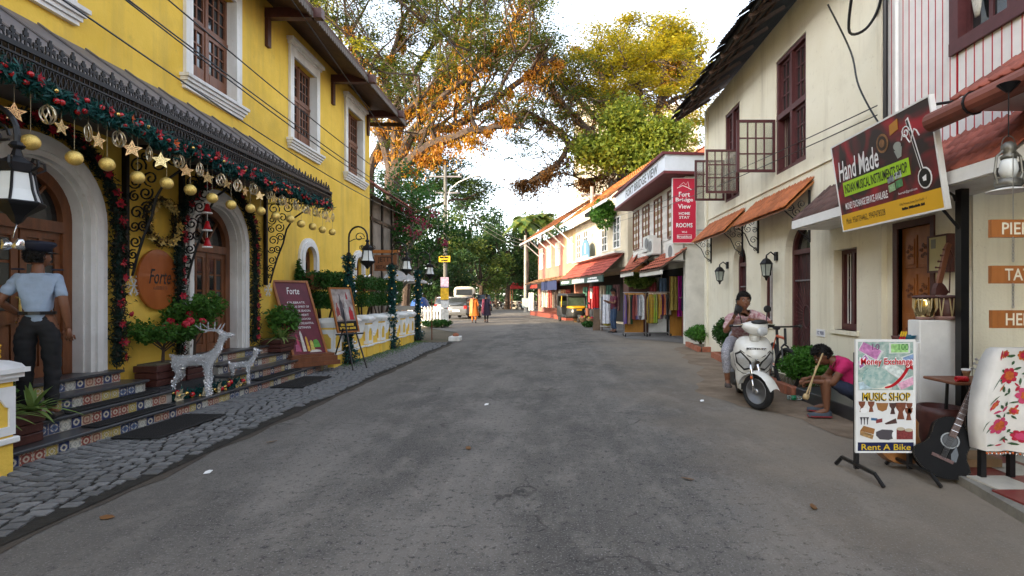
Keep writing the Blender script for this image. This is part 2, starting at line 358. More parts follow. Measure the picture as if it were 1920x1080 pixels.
def jag(pts, amp, step=.35, seed=0):
    out = []
    for (a, b) in zip(pts, pts[1:]):
        L_ = math.hypot(b[0]-a[0], b[1]-a[1]); n = max(1, int(L_/step))
        for i in range(n):
            t = i/n; x = a[0]+(b[0]-a[0])*t; y = a[1]+(b[1]-a[1])*t
            k = noise.noise(V((x*1.3+seed, y*1.3, seed)))+.5*noise.noise(V((x*4, y*4+seed, 3)))
            out.append((x+k*amp, y))
    return out+[pts[-1]]
road = tag(sheet_obj('road', [(-3.4,-8),(-3.4,17),(-3.9,22),(-8.5,30),(-14,40),(-30,60),(-40,95),(30,95),(4,60),(3.2,38),(4.5,28),(5.6,18),(4.6,13),(4.3,8),(3.6,5),(3.6,-8)], 0, M_('asphalt')), kind='structure')
# dirt verge along the right-hand houses, with a ragged edge on the asphalt
edge = jag([(3.4,4.6),(3.02,5.6),(2.9,6.6),(2.35,7.3),(2.3,8.5),(3.0,10.5),(3.2,13),(3.5,15.5),(4.6,16.8)], .22, .22, 4)
sheet_obj('dirt_verge', edge+[(6.5,16.8),(6.5,4.6)], .005, M_('dirt'))
edge = jag([(-3.14,-1),(-3.12,8),(-3.1,17)], .09, .25, 9)
sheet_obj('dirt_strip', [(-3.5,-1)]+edge+[(-3.5,17)], .004, M_('dark_dirt'))
edge = jag([(1.9,44),(2.0,36),(2.5,32),(2.2,27),(2.35,22),(2.6,19),(4.6,16.4)], .25, .5, 2)
sheet_obj('shop_front_pavement', edge+[(8,16.4),(8,44)], .012, mat('shop_paving',(.20,.19,.18),.9,var=.25,scale=2,bump=.4,col2=(.13,.12,.11)))
# cobbled pavement: stones laid in shallow waves
pav = sheet_obj('pavement', [(-5.35,-1.5),(-3.2,-1.5),(-3.2,17.2),(-5.35,17.2)], .010, M_('mortar'))
WM[pav.name] = Matrix()
def stone_mb(mb, cx, cy, w, l, a, h):
    ca, sa = math.cos(a), math.sin(a); b = .014; vs = []
    for z, k in ((.0,0),(h-.008,0),(h,b)):
        for sx, sy in ((-1,-1),(1,-1),(1,1),(-1,1)):
            x = sx*(w/2-k); y = sy*(l/2-k)
            vs.append((cx+x*ca-y*sa, cy+x*sa+y*ca, z))
    mb.add(vs, [(8,9,10,11),(0,1,5,4),(1,2,6,5),(2,3,7,6),(3,0,4,7),(4,5,9,8),(5,6,10,9),(6,7,11,10)])
stones = []
y = -.9; row = 0; rs = random.Random(3)
while y < 17:
    x = -4.62+rs.uniform(-.05,.05)+(row % 2)*.06
    while x < -3.27:
        w = rs.uniform(.085,.15); wav = .10*math.sin((x+4.5)*4.3+row*.05)
        xe = -3.24+.05*math.sin(y*1.7)
        if x+w < xe: stones.append((x+w/2, y+wav, w-.022, rs.uniform(.076,.088), .33*math.cos((x+4.5)*4.3+row*.05)*.9+rs.uniform(-.08,.08), rs.uniform(.014,.026)))
        x += w
    y += .108; row += 1
vis = sorted([s for s in stones if s[1] > 3.1 and (s[0]*1000/s[1]+1035) > -10], key=lambda s: s[1])
for s in vis[:290]:
    mb = MB(); stone_mb(mb, s[0], s[1], s[2], s[3], s[4], s[5]); c = V((s[0],s[1],0))
    link('cobblestone', mb.mesh('cobblestone', M_('stone'), None, c), pav, Matrix.Translation(c+V((0,0,.011))))
rest = MB()
for s in vis[290:]+[s for s in stones if s not in set(vis)]: stone_mb(rest, *s)
rest.v = [p+V((0,0,.011)) for p in rest.v]
tag(rest.build('cobblestones', mat('stone_far',(.175,.175,.17),.8,var=.35,scale=7,bump=.5,col2=(.13,.13,.14)), pav), kind='stuff')
# a little litter
lm = leafmat('dry_leaf',[(.16,.075,.03),(.24,.12,.05)],.1)
for i,(u,v) in enumerate(((200,973),(1525,953),(1290,900),(510,830),(878,842))):
    Y = 1450/(v-558); mb = MB(); a = i*1.3; F = Fr(((u-U0)*Y/1000,Y,.012),(math.cos(a),math.sin(a),0),(-math.sin(a),math.cos(a),.25))
    mb.poly(F,[(-.05,0),(-.02,.022),(.02,.02),(.055,0),(.02,-.02),(-.02,-.022)],0,.003)
    tag(mb.build('fallen_leaf', lm), 'curled dry brown leaf lying on the road', 'leaf', 'dry leaves on the road')
for u,v in ((390,888),(912,760),(1316,753)):
    Y = 1450/(v-558); mb = MB(); F = Fr(((u-U0)*Y/1000,Y,.014),(1,.3,.15),(-.3,1,.3)); mb.poly(F,[(-.03,-.02),(.02,-.026),(.034,.01),(.005,.024),(-.022,.016)],0,.003)
    tag(mb.build('paper_scrap', M_('white_print')), 'small crumpled white scrap of paper on the road', 'litter', 'paper scraps on the road')
# ================================================================ yellow building on the left
XF = -5.3
FL = Fr((XF,0,0),(0,1,0),(0,0,1)); assert abs(FL(0,0,1).x-(XF+1)) < 1e-6 or True
def FL(a, b, d=0): return V((XF+d, a, b))
Bd = thing('yellow_building','yellow two-storey heritage building with white window surrounds and overhanging tiled roof','building',(XF-3,6,0))
wins = [(4.55,5.9),(7.66,9.04),(10.72,12.08),(13.6,14.98)]
holes = []
for a0,a1 in wins: holes.append(rect(a0+.14,a1-.14,4.68,6.38))
doors = [5.45, 8.4]
for c in doors: holes.append(arch(c,.60,2.30,.58))
aw = [(11.58,.36),(14.55,.36)]
for c,h in aw: holes.append(arch(c,h-.08,2.28,1.98))
mb = MB(); mb.sheet(FL, rect(-14,15.5,0,7.0), holes, .22)  # run behind the camera is lengthened, unseen, to keep the right side shaded
mb.box(XF-9,XF-.23,-14,15.499,0,6.98)
mb.add([(XF,15.5,0),(XF-9,15.5,0),(XF-9,15.5,7),(XF,15.5,7)],[(0,1,2,3)])
mb.build('wall', M_('yellow_wall'), Bd)
# roof: unseen ridge raised, and length behind the camera added, to shade the street
mb = MB(); ex, ez, rx, rz = -4.45, 6.78, -10.5, 12.1
def roofq(mb, y0, y1, o): mb.add([(ex,y0,ez+o),(ex,y1,ez+o),(rx,y1,rz+o),(rx,y0,rz+o),(2*rx-ex,y0,ez+o),(2*rx-ex,y1,ez+o)],[(0,1,2,3),(3,2,5,4)])
roofq(mb,-14.5,16.1,0); roofq(mb,-14.5,16.1,-.12)
mb.add([(ex,16.1,ez),(ex,16.1,ez-.12),(rx,16.1,rz),(rx,16.1,rz-.12),(2*rx-ex,16.1,ez),(2*rx-ex,16.1,ez-.12)],[(0,1,3,2),(2,3,5,4)])
mb.add([(-4.9,15.9,7.0),(-4.9,-6,7.0),(rx,15.9,rz-.15)],[]) 
roof = mb.build('roof', M_('tile_dark'), Bd)
mb = MB(); mb.add([(XF,15.49,6.9),(XF-9,15.49,6.9),(rx,15.49,rz-.13)],[(0,1,2)]); mb.build('gable', M_('yellow_wall'), Bd)
# soffit boards, fascia, rafter ends
mb = MB(); mb.add([(ex+.02,-6,ez-.13),(ex+.02,16.05,ez-.13),(XF-.02,16.05,6.98),(XF-.02,-6,6.98)],[(0,1,2,3)]); mb.build('soffit', M_('soffit_wood'), Bd)
mb = MB(); mb.box(ex,ex+.035,-6,16.12,ez-.16,ez+.02); mb.box(ex-6,ex,16.1,16.13,ez-.16,ez-.04); mb.build('fascia', M_('soffit_wood'), Bd)
fm = MB(); fm.box(0,.014,-.045,.045,-.085,0); fm.poly(lambda a,b,d: V((d,a,b)),[(-.04,-.085),(.04,-.085),(0,-.125)],0,.014); fme = fm.mesh('fascia_scallop', mat('soffit_grey',(.17,.14,.12),.8,var=.25,scale=9))
inv = WM[Bd.name].inverted()
for i in range(92): link('fascia_scallop', fme, roof, Matrix.Translation(inv @ V((ex+.037, 6.9+i*.1, ez-.06))))
for yb in (7.05,9.9,12.85,15.3):
    m2 = MB(); m2.box(XF,ex+.2,yb-.07,yb+.07,6.62,6.80); m2.box(XF,XF+.06,yb-.06,yb+.06,6.1,6.62); m2.build('eave_bracket', M_('dark_wood'), Bd)
tm = MB(); tm.tube([(0,-.1,0),(0,.1,0)],.035,6); tme = tm.mesh('eave_tile', M_('tile_dark'))
for i in range(48): link('eave_tile', tme, roof, Matrix.Translation(inv @ V((ex+.01, 6.6+i*.2, ez+.02))))
# upper windows
for wi,(a0,a1) in enumerate(wins):
    mb = MB(); z0, z1 = 4.55, 6.56
    mb.fbox(FL,a0,a0+.15,z0,z1,0,.05).fbox(FL,a1-.15,a1,z0,z1,0,.05).fbox(FL,a0+.15,a1-.15,z1-.19,z1,0,.05)
    mb.fbox(FL,a0-.03,a1+.03,z1,z1+.06,0,.08).fbox(FL,a0-.07,a1+.07,z1+.06,z1+.13,0,.13)
    mb.fbox(FL,a0+.135,a0+.15,z0+.1,z1-.19,-.2,0.0).fbox(FL,a1-.15,a1-.135,z0+.1,z1-.19,-.2,0)
    W = mb.build('window', M_('white_trim'), Bd)
    sm = MB()
    for k,(h,d) in enumerate(((.05,.14),(.045,.11),(.04,.08),(.035,.055))): sm.fbox(FL,a0-.08+.02*k,a1+.08-.02*k,4.66-.05*(k+1)+.003,4.66-.05*k,0,d)
    sm.build('sill', M_('white_trim'), W)
    m = (a0+a1)/2; zt = 5.62
    for s,(p,q) in enumerate(((a0+.15,m-.004),(m+.004,a1-.15))):
        casement(W,FL,p,q,4.69,zt-.02,-.16,3,4,M_('brown_wood'),fw=.075,bw=.022,glass=M_('window_glass'))
        casement(W,FL,p,q,zt+.02,6.37,-.16,3,3,M_('brown_wood'),fw=.06,bw=.022,glass=M_('window_glass'))
    mb = MB(); mb.fbox(FL,a0+.15,a1-.15,zt-.03,zt+.03,-.15,-.10); mb.fbox(FL,m-.03,m+.03,4.69,6.37,-.15,-.105); mb.build('transom', M_('brown_wood'), W)
    for p,q in ((a0+.22,m-.08),(m+.08,a1-.22)):
        mb = MB(); mb.fbox(FL,p,q,4.775,4.98,-.145,-.115); mb.build('lower_panel', M_('brown_wood'), W)
# arched doors
mat('door_wood',(.22,.08,.03),.35,var=.2,scale=11,streak=True,bump=.1,coat=.15,col2=(.09,.03,.012))
for di,c in enumerate(doors):
    mb = MB()
    for k,(ro,ri,d) in enumerate(((.84,.74,.06),(.74,.66,.10),(.66,.60,.07))):
        mb.band(FL, arch(c,ro,2.30,.60,20), arch(c,ri,2.30,.60,20), 0, d)
    mb.band(FL, arch(c,.603,2.30,.60,20), arch(c,.575,2.30,.60,20), -.22, .0)
    mb.build('door_surround', M_('white_trim'), Bd)
    mb = MB(); mb.band(FL, arch(c,.58,2.30,.60,20), arch(c,.46,2.30,.60,20), -.22, -.12)
    mb.fbox(FL,c-.47,c+.47,2.16,2.28,-.22,-.10)
    for sx in (-1,1):
        x0,x1 = (c-.46,c-.01) if sx<0 else (c+.01,c+.46)
        mb.fbox(FL,x0,x1,.60,2.16,-.21,-.17)
        for (b0,b1) in ((.60,.72),(1.18,1.30),(2.08,2.16)): mb.fbox(FL,x0,x1,b0,b1,-.17,-.145)
        for xx in (x0,x1-.07,(x0+x1)/2-.02): mb.fbox(FL,xx,xx+.07 if xx!=(x0+x1)/2-.02 else xx+.04,.72,2.08,-.17,-.148)
    D = mb.build('door', M_('door_wood'), Bd)
    for sx in (-1,1):
        x0,x1 = (c-.46,c-.01) if sx<0 else (c+.01,c+.46); xm = (x0+x1)/2
        for j in range(3):
            for (p,q) in ((x0+.075,xm-.025),(xm+.025,x1-.075)):
                m2 = MB(); m2.fbox(FL,p,q,1.32+j*.255,1.32+j*.255+.225,-.169,-.16); m2.build('pane', M_('window_glass'), D)
        for (p,q) in ((x0+.085,xm-.035),(xm+.035,x1-.085)):
            m2 = MB(); m2.fbox(FL,p,q,.75,1.15,-.17,-.155); m2.build('door_panel', M_('door_wood'), D)
        m2 = MB(); hx = c+sx*.045; m2.tube([FL(hx,1.2,-.13),FL(hx,1.2,-.09),FL(hx,1.45,-.09),FL(hx,1.45,-.13)],.012,6); m2.build('handle', M_('gold'), D)
    m2 = MB(); m2.poly(FL, arch(c,.455,2.30,2.285,16), -.20,-.18); m2.build('fanlight', M_('window_glass'), D)
    for ang in (50,90,130):
        m2 = MB(); e = R(ang); m2.tube([FL(c,2.28,-.165),FL(c+.46*math.cos(e),2.30+.46*math.sin(e),-.165)],.02,4); m2.build('fanlight_bar', M_('door_wood'), D)
# white and red notice behind the door glass
# small arched windows
for c,h in aw:
    mb = MB(); mb.band(FL, arch(c,h+.10,2.28,1.93), arch(c,h-.02,2.28,1.93), 0, .05); mb.band(FL, arch(c,h+.03,2.28,1.93), arch(c,h-.08,2.28,1.93), .0, .08)
    W = mb.build('arched_window', M_('white_trim'), Bd)
    mb = MB(); mb.band(FL, arch(c,h-.08,2.28,1.98), arch(c,h-.13,2.28,1.98), -.15,-.08); mb.fbox(FL,c-h+.1,c+h-.1,1.98,2.03,-.15,-.08); mb.fbox(FL,c-.02,c+.02,2.03,2.5,-.14,-.09)
    for s in (-1,1): mb.tube([FL(c+s*.02,2.03,-.11),FL(c+s*.2,2.42,-.11)],.018,4)
    mb.build('sash', M_('brown_wood'), W)
    mb = MB(); mb.poly(FL, arch(c,h-.12,2.28,2.0), -.135,-.125); mb.build('pane', M_('window_glass'), W)
    mb = MB(); mb.fbox(FL,c-.5,c+.5,1.86,1.93,0,.35); mb.fbox(FL,c-.5,c+.5,1.62,1.86,.28,.35); mb.build('window_box', M_('brown_wood'), W)
# ---- canopy
mb = MB(); y0c,y1c = 0.0,9.85
mb.add([(XF+.01,y0c,4.26),(XF+.01,9.40,4.26),(-4.10,y1c,3.40),(-4.10,y0c,3.40),(XF+.01,y0c,4.22),(XF+.01,9.40,4.22),(-4.10,y1c,3.36),(-4.10,y0c,3.36)],
       [(0,1,2,3),(4,7,6,5),(2,3,7,6)])
mb.add([(XF+.01,9.40,4.26),(-4.10,y1c,3.40),(XF+.01,y1c,3.40)],[(0,1,2)])
mb.add([(XF+.01,y0c,3.37),(-4.12,y0c,3.37),(-4.12,y1c,3.37),(XF+.01,y1c,3.37)],[(0,1,2,3)])
can = mb.build('canopy', M_('canopy_metal'), Bd)
for i in range(16):
    yy = 1.0+i*.56
    m2 = MB(); m2.tube([(XF+.02,min(yy,9.3),4.27),(-4.10,yy,3.415)],.012,5); m2.build('seam', M_('canopy_metal'), can)
# cast-iron cresting along the front
fi = MB(); fi.smooth = False
fi.box(-.006,.006,-.008,.008,0,.10); fi.box(-.006,.006,-.034,.034,.055,.072); fi.box(-.007,.007,-.02,.02,.088,.122); fi.box(-.006,.006,-.009,.009,.12,.148)
for s in (-1,1): fi.tube([(0,s*.012,0),(0,s*.040,.02),(0,s*.034,.045),(0,s*.012,.055)],.007,4); fi.box(-.006,.006,s*.034-.008,s*.034+.008,.045,.085)
fme = fi.mesh('finial', M_('black_iron'))
for i in range(73): link('finial', fme, can, Matrix.Translation(inv @ V((-4.08, 2.4+i*.102, 3.39))) @ Matrix.Scale(1.0 if i%2 else .8,4,V((0,0,1))))
mb = MB(); mb.box(-4.095,-4.065,y0c,y1c+.02,3.36,3.40); mb.box(-4.09,-4.07,y0c,y1c+.02,3.30,3.315); mb.box(-4.09,-4.07,y0c,y1c+.02,3.17,3.19)
for i in range(150):
    yy = 2.4+i*.05; mb.tube([(-4.08,yy+.021*math.cos(t),3.245+.052*math.sin(t)) for t in [k*PI/3 for k in range(6)]],.006,4,closed=True)
    mb.box(-4.085,-4.075,yy-.003,yy+.003,3.30,3.36)
for k in range(24): xx = XF+.02+k*.05; mb.tube([(xx+.021*math.cos(t),y1c,3.245+.052*math.sin(t)) for t in [q*PI/3 for q in range(6)]],.006,4,closed=True)
mb.box(XF,-4.07,y1c-.01,y1c+.01,3.17,3.19); mb.box(XF,-4.07,y1c-.01,y1c+.01,3.30,3.38)
mb.build('valance', M_('black_iron'), can)
def scroll(mb, F, cx, cy, r, turns=1.6, sgn=1, a0=0, th=.012, n=22):
    mb.tube([F(cx+sgn*r*(1-.8*i/n)*math.cos(a0+turns*2*PI*i/n), cy+r*(1-.8*i/n)*math.sin(a0+turns*2*PI*i/n),0) for i in range(n+1)], th, 4)
for yb in (6.58,7.58,9.80):
    F = lambda a,b,d=0,yb=yb: V((XF+.02+a, yb+d, b))
    mb = MB(); mb.fbox(F,-.01,.05,1.68,3.3,-.025,.025); mb.fbox(F,0,1.1,3.28,3.33,-.02,.02)
    prof = [(.10,1.72),(.16,1.95),(.24,2.2),(.34,2.45),(.40,2.7),(.52,2.9),(.74,3.05),(.9,3.26)]
    mb.tube([F(a,b) for a,b in prof],.016,5)
    for k,(cx,cy,r) in enumerate(((.09,1.84,.05),(.11,1.98,.065),(.14,2.14,.08),(.13,2.33,.07),(.24,2.34,.07),(.16,2.50,.095),(.29,2.56,.08),(.13,2.70,.07),(.27,2.74,.09),(.14,2.87,.08),(.33,2.92,.10),(.17,3.08,.11),(.42,3.10,.11),(.62,3.15,.09),(.26,3.2,.06))):
        scroll(mb,F,cx,cy,r,1.5,1 if k%2 else -1,k*1.1,.011,16)
    mb.build('canopy_bracket', M_('black_iron'), can)
# ---- entrance steps
St = thing('entrance_steps','black granite entrance steps with patterned tile risers along the yellow building','steps',(-4.9,7.5,0))
def tile_mat(i, base, a, b):
    m = bpy.data.materials.new('riser_tile_%d'%i); m.use_nodes = True; N = m.node_tree.nodes; L = m.node_tree.links; bs = N['Principled BSDF']; bs.inputs['Roughness'].default_value = .35
    tc = N.new('ShaderNodeTexCoord'); mp = N.new('ShaderNodeMapping'); mp.inputs['Location'].default_value = (-.5,-.5,-.5); L.new(tc.outputs['Generated'], mp.inputs[0])
    ab = N.new('ShaderNodeVectorMath'); ab.operation = 'ABSOLUTE'; L.new(mp.outputs[0], ab.inputs[0]); sp = N.new('ShaderNodeSeparateXYZ'); L.new(ab.outputs[0], sp.inputs[0])
    def mth(op, x, y=None):
        n = N.new('ShaderNodeMath'); n.operation = op
        for k, q in enumerate((x,y)):
            if q is None: continue
            if isinstance(q,(int,float)): n.inputs[k].default_value = q
            else: L.new(q, n.inputs[k])
        return n.outputs[0]
    Yc, Zc = sp.outputs['Y'], sp.outputs['Z']
    dia = mth('ADD',Yc,Zc); rad = mth('SQRT',mth('ADD',mth('MULTIPLY',Yc,Yc),mth('MULTIPLY',Zc,Zc)))
    p1 = mth('GREATER_THAN',mth('SINE',mth('MULTIPLY',dia,16+3*(i%3))),.1); p2 = mth('GREATER_THAN',mth('SINE',mth('MULTIPLY',mth('SUBTRACT',rad,mth('MULTIPLY',Yc,Zc)),22+4*(i%2))),.25)
    def mix(f,A,B):
        x = N.new('ShaderNodeMix'); x.data_type='RGBA'; L.new(f,x.inputs['Factor'])
        for k,v in (('A',A),('B',B)):
            if isinstance(v,tuple): x.inputs[k].default_value=(*v,1)
            else: L.new(v,x.inputs[k])
        return x.outputs['Result']
    c = mix(p2, mix(p1, base, a), b); edge = mth('GREATER_THAN',mth('MAXIMUM',Yc,Zc),.47)
    L.new(mix(edge,c,(.35,.32,.28)), bs.inputs['Base Color']); return m
TM = [tile_mat(0,(.55,.50,.38),(.08,.12,.25),(.02,.03,.10)), tile_mat(1,(.50,.45,.36),(.35,.09,.06),(.22,.05,.04)), tile_mat(2,(.55,.5,.40),(.30,.26,.10),(.42,.32,.08)),
      tile_mat(3,(.55,.54,.48),(.20,.22,.22),(.45,.44,.38)), tile_mat(4,(.10,.16,.28),(.55,.52,.44),(.04,.06,.14)), tile_mat(5,(.45,.28,.2),(.5,.42,.3),(.25,.10,.07))]
tms = []
for t in TM:
    q = MB(); q.box(0,.006,-.058,.058,0,.112); tms.append(q.mesh('riser_tile', t))
sinv = WM[St.name].inverted()
def step(xf, xb, ya, yb, z0, z1, mt=True):
    mb = MB(); mb.box(xb,xf-.02,ya,yb,max(z0,0),z1-.03); mb.build('step_core', M_('concrete'), St)
    mb = MB(); mb.bbox(xb,xf+.025,ya-.02,yb+.02,z1-.032,z1,.008); s = mb.build('tread', M_('black_granite'), St)
    n = int((yb-ya)/.118); order = [0,1,1,2,0,3,1,5,2,2,4,4,3,0,5,1]
    for i in range(n):
        link('riser_tile', tms[order[(i+int(z0*40)) % 16]], s, Matrix.Translation(sinv @ V((xf-.02, ya+.06+i*.118, z0+.006))))
step(-4.50,-5.28,4.40,10.75,0,.155)
step(-4.70,-5.28,4.40,6.62,.155,.31); step(-4.90,-5.28,4.40,6.45,.31,.46); step(-5.08,-5.28,4.40,6.30,.46,.60)
step(-4.70,-5.28,7.75,10.6,.155,.31); step(-4.90,-5.28,7.85,10.3,.31,.46); step(-5.08,-5.28,7.9,10.0,.46,.60)
mb = MB(); mb.box(-5.28,-4.88,6.64,7.73,.155,.33); mb.build('planter_ledge', M_('black_granite'), St)
mb = MB(); mb.box(XF-.25,-5.1,4.7,6.2,.56,.597); mb.build('threshold', M_('black_granite'), St); mb = MB(); mb.box(XF-.25,-5.1,7.7,9.15,.56,.597); mb.build('threshold', M_('black_granite'), St)
def mat_obj(x0,x1,ya,yb,z,lab):
    mb = MB(); mb.bbox(x0,x1,ya,yb,z+.002,z+.018,.006); o = mb.build('door_mat', M_('rubber')); tag(o,lab,'mat')
    q = MB(); q.box(-.006,.006,-(yb-ya)/2+.02,(yb-ya)/2-.02,0,.005); me = q.mesh('rib', M_('rubber'))
    for i in range(int((x1-x0-.04)/.03)): link('rib', me, o, Matrix.Translation(V((-(x1-x0)/2+.03+i*.03,0,.0155))))
mat_obj(-4.42,-3.92,5.33,6.42,.034,'black ribbed rubber mat on the cobbles below the first arched door')
mat_obj(-4.42,-3.92,8.35,9.5,.034,'black ribbed rubber mat on the cobbles below the farther arched door')
mat_obj(-4.69,-4.50,5.3,6.4,.156,'dark carpet runner on the lowest step before the guard')
mat_obj(-4.89,-4.70,5.2,6.4,.311,'dark carpet runner on the second step before the guard')
mat_obj(-4.69,-4.50,8.3,9.6,.156,'dark carpet runner on the lowest step beside the leaning menu board')
# ================================================================ parapet walls
def pillar_mb(mb, mw, x, y, w, h):
    mb.cur = 0; mb.bbox(x-w/2,x+w/2,y-w/2,y+w/2,0,h-.12,.006)
    mb.cur = 1
    mb.bbox(x-w/2-.03,x+w/2+.03,y-w/2-.03,y+w/2+.03,.27,.32,.008)
    for k,(e,za,zb) in enumerate(((.02,h-.16,h-.13),(.045,h-.13,h-.09),(.07,h-.09,h-.05))): mb.box(x-w/2-e,x+w/2+e,y-w/2-e,y+w/2+e,za+.001*k,zb)
    mb.smooth = True
    W = w/2+.05; mb.add([(x+W*a*math.cos(PI/2*t/4)**.8, y+W*b*math.cos(PI/2*t/4)**.8, h-.05+.085*math.sin(PI/2*t/4)) for t in range(5) for a,b in ((-1,-1),(1,-1),(1,1),(-1,1))],
        [(4*t+i,4*t+(i+1)%4,4*t+4+(i+1)%4,4*t+4+i) for t in range(4) for i in range(4)]+[(16,17,18,19)])
    mb.smooth = False
    for nx,ny in ((1,0),(0,-1)):                        # raised white panel frames on street and end faces
        F = Fr((x+nx*w/2, y+ny*w/2, 0), (-ny,nx,0), (0,0,1))
        a = w/2; o = [(-a,.36),(a,.36),(a,h-.22),(-a,h-.22),(-a,.36)]
        i_ = [(-a+.05,.42),(a-.05,.42),(a-.05,h-.33),(a-.09,h-.27),(-a+.09,h-.27),(-a+.05,h-.33)]
        mb.band(F,[(-a,.34),(a,.34),(a,h-.2),(-a,h-.2),(-a,.34)],[(-a+.05,.41),(a-.05,.41),(a-.05,h-.29),(-a+.05,h-.29),(-a+.05,.41)],.002,.016)
        for s in (-1,1): mb.poly(F,[(s*(a-.05),h-.29),(s*(a-.05),h-.37),(s*(a-.075),h-.36),(s*(a-.12),h-.29)],.002,.016)
def parapet(label, x, ys, h, w):
    T = thing('parapet_wall', label, 'wall', (x, ys[0], 0))
    for y in ys:
        mb = MB(); pillar_mb(mb, None, x, y, w, h); mb.build('pillar', [M_('yellow_wall'), M_('white_paint')], T)
    for ya, yb in zip(ys, ys[1:]):
        a, b = ya+w/2, yb-w/2; t = .10
        F = lambda p,q,d=0: V((x+d, p, q))
        n = 12; top = [(b-(b-a)*i/n, .90-.36*math.sin(PI*i/n)**.7) for i in range(n+1)]
        mb = MB(); mb.poly(F,[(a,0),(b,0)]+top,-t,t); mb.box(x-t-.03,x+t+.05,a,b,.0,.28)
        mb.build('panel', M_('yellow_wall'), T)
        mb = MB(); mb.band(F,[(p,q+.035) for p,q in top],[(p,q) for p,q in top],-t-.03,t+.03); mb.box(x-t-.05,x+t+.07,a,b,.28,.31)
        mb.band(F,[(b-(b-a)*i/n, .90-.36*math.sin(PI*i/n)**.7-.001) for i in range(n+1)],[(b-(b-a)*i/n, .90-.36*math.sin(PI*i/n)**.7-.05) for i in range(n+1)],t,t+.02)
        mb.build('coping', M_('white_paint'), T)
        m = (a+b)/2
        for k in range(-2,3):
            mb = MB(); yy = m+k*.07; mb.tube([(x,yy,.56),(x,yy,.93+.03*(k==0))],.007,5); mb.lathe([(.013,0),(.006,.03),(.0,.05)],5,(x,yy,.93)); mb.build('iron_bar', M_('black_iron'), T)
    return T
parapet('yellow parapet wall with white domed caps running past the garlanded lamp posts', -4.60, [10.98+i*.985 for i in range(7)], 1.0, .36)
T = thing('parapet_pillar','yellow gate pillar with white domed cap at the foot of the first steps','pillar',(-4.62,4.15,0))
mb = MB(); pillar_mb(mb,None,-4.62,4.12,.46,.93); mb.build('pillar',[M_('yellow_wall'),M_('white_paint')],T)
mb = MB(); mb.box(-4.72,-4.5,1.5,3.88,0,.55); mb.build('panel',M_('yellow_wall'),T)
mb = MB(); mb.box(-4.75,-4.47,1.5,3.88,.55,.60); mb.build('coping',M_('white_paint'),T)
# ================================================================ garlands
def garland(name, label, path, rad, n, parts, sz=.075, cat='garland', group=None, needle=None, seed=1):
    """needle tube along a path with baubles and bows as parts: parts = [(kind, count, radius, material)]"""
    r = random.Random(seed); P = [V(p) for p in path]; base = V((sum(p.x for p in P)/len(P), sum(p.y for p in P)/len(P), min(p.z for p in P)-rad))
    T = thing(name, label, cat, base, 0, group)
    seg = [(P[i],P[i+1],(P[i+1]-P[i]).length) for i in range(len(P)-1)]; tot = sum(s[2] for s in seg)
    def pt(t):
        t *= tot
        for a,b,l in seg:
            if t <= l or (a,b,l) == seg[-1]: return a+(b-a)*min(1,t/l)
            t -= l
    pts = np.array([pt(i/n) for i in range(n)]); pts += RNG.normal(0,1,(n,3))*rad*.45
    leafobj('needles', pts, sz, needle or M_('pine_needles'), T, flat=.1, asp=.22)
    core = MB(); core.tube([pt(i/60) for i in range(61)], rad*.35, 6); core.build('core', mat('garland_core',(.006,.03,.028),.9), T)
    meshes = {}
    inv = WM[T.name].inverted()
    for kind,cnt,rr,m in parts:
        key = (kind,rr,m.name)
        if key not in meshes:
            q = MB(); q.smooth = True
            if kind == 'bauble': q.ball((0,0,0),rr,10,7)
            elif kind == 'bow':
                q.smooth = False
                for k in range(6):
                    a = k*PI/3; d = V((.35,math.cos(a),math.sin(a))); p = V((0,-math.sin(a),math.cos(a)))
                    q.add([V((0,0,0)),d*rr*.55+p*rr*.32,d*rr*1.1,d*rr*.55-p*rr*.32],[(0,1,2,3)])
                q.ball((.01,0,0),rr*.18,6,4)
            meshes[key] = q.mesh(kind, m)
        for k in range(cnt):
            p = pt((k+r.uniform(.15,.85))/cnt)
            a = r.uniform(-1.1,1.1); off = V((math.cos(a)*rad*.75, r.uniform(-.3,.3)*rad, math.sin(a)*rad*.75)) if abs((P[-1]-P[0]).z) < 1.2 else V((rad*.7*r.uniform(.3,1), r.choice((-1,1))*rad*.7*r.random(), 0))
            link(kind, meshes[key], T, Matrix.Translation(inv @ (p+off)) @ Matrix.Rotation(r.uniform(-.5,.5),4,'Z') @ Matrix.Rotation(r.uniform(0,6),4,'X'))
    return T
RB, GB, SB = mat('red_bauble',(.5,.01,.015),.18,var=.05,spec=.6), mat('gold_bauble',(.85,.55,.15),.2,metal=.9,var=.08), mat('silver_bauble',(.75,.75,.75),.2,metal=.9,var=.05)
OR = mat('orange_bow',(.75,.13,.02),.5,var=.2,scale=20); RC = M_('red_cloth')
garland('christmas_garland','long dark green garland with red flowers and baubles under the canopy edge',[(-4.10,2.6+.3*i,3.12+.035*math.sin(i*1.7)+.02*math.sin(i*2.9)) for i in range(25)],.088,13000,
        [('bauble',80,.024,RB),('bow',24,.055,RC),('bow',8,.048,OR),('bauble',14,.02,GB)],.085,seed=2)
for c,lab in ((5.45,'dark garland with red flowers framing the arched door behind the guard'),(8.4,'dark garland with red flowers framing the farther arched door')):
    pth = [(XF+.10,a,b) for a,b in arch(c,.95,2.30,.68,14)]
    garland('door_garland',lab,pth,.085,9000,[('bow',34,.055,RC),('bauble',18,.022,RB)],.075,needle=leafmat('dark_needles',[(.006,.014,.010),(.012,.03,.018),(.05,.01,.012)],.1),seed=int(c*7))
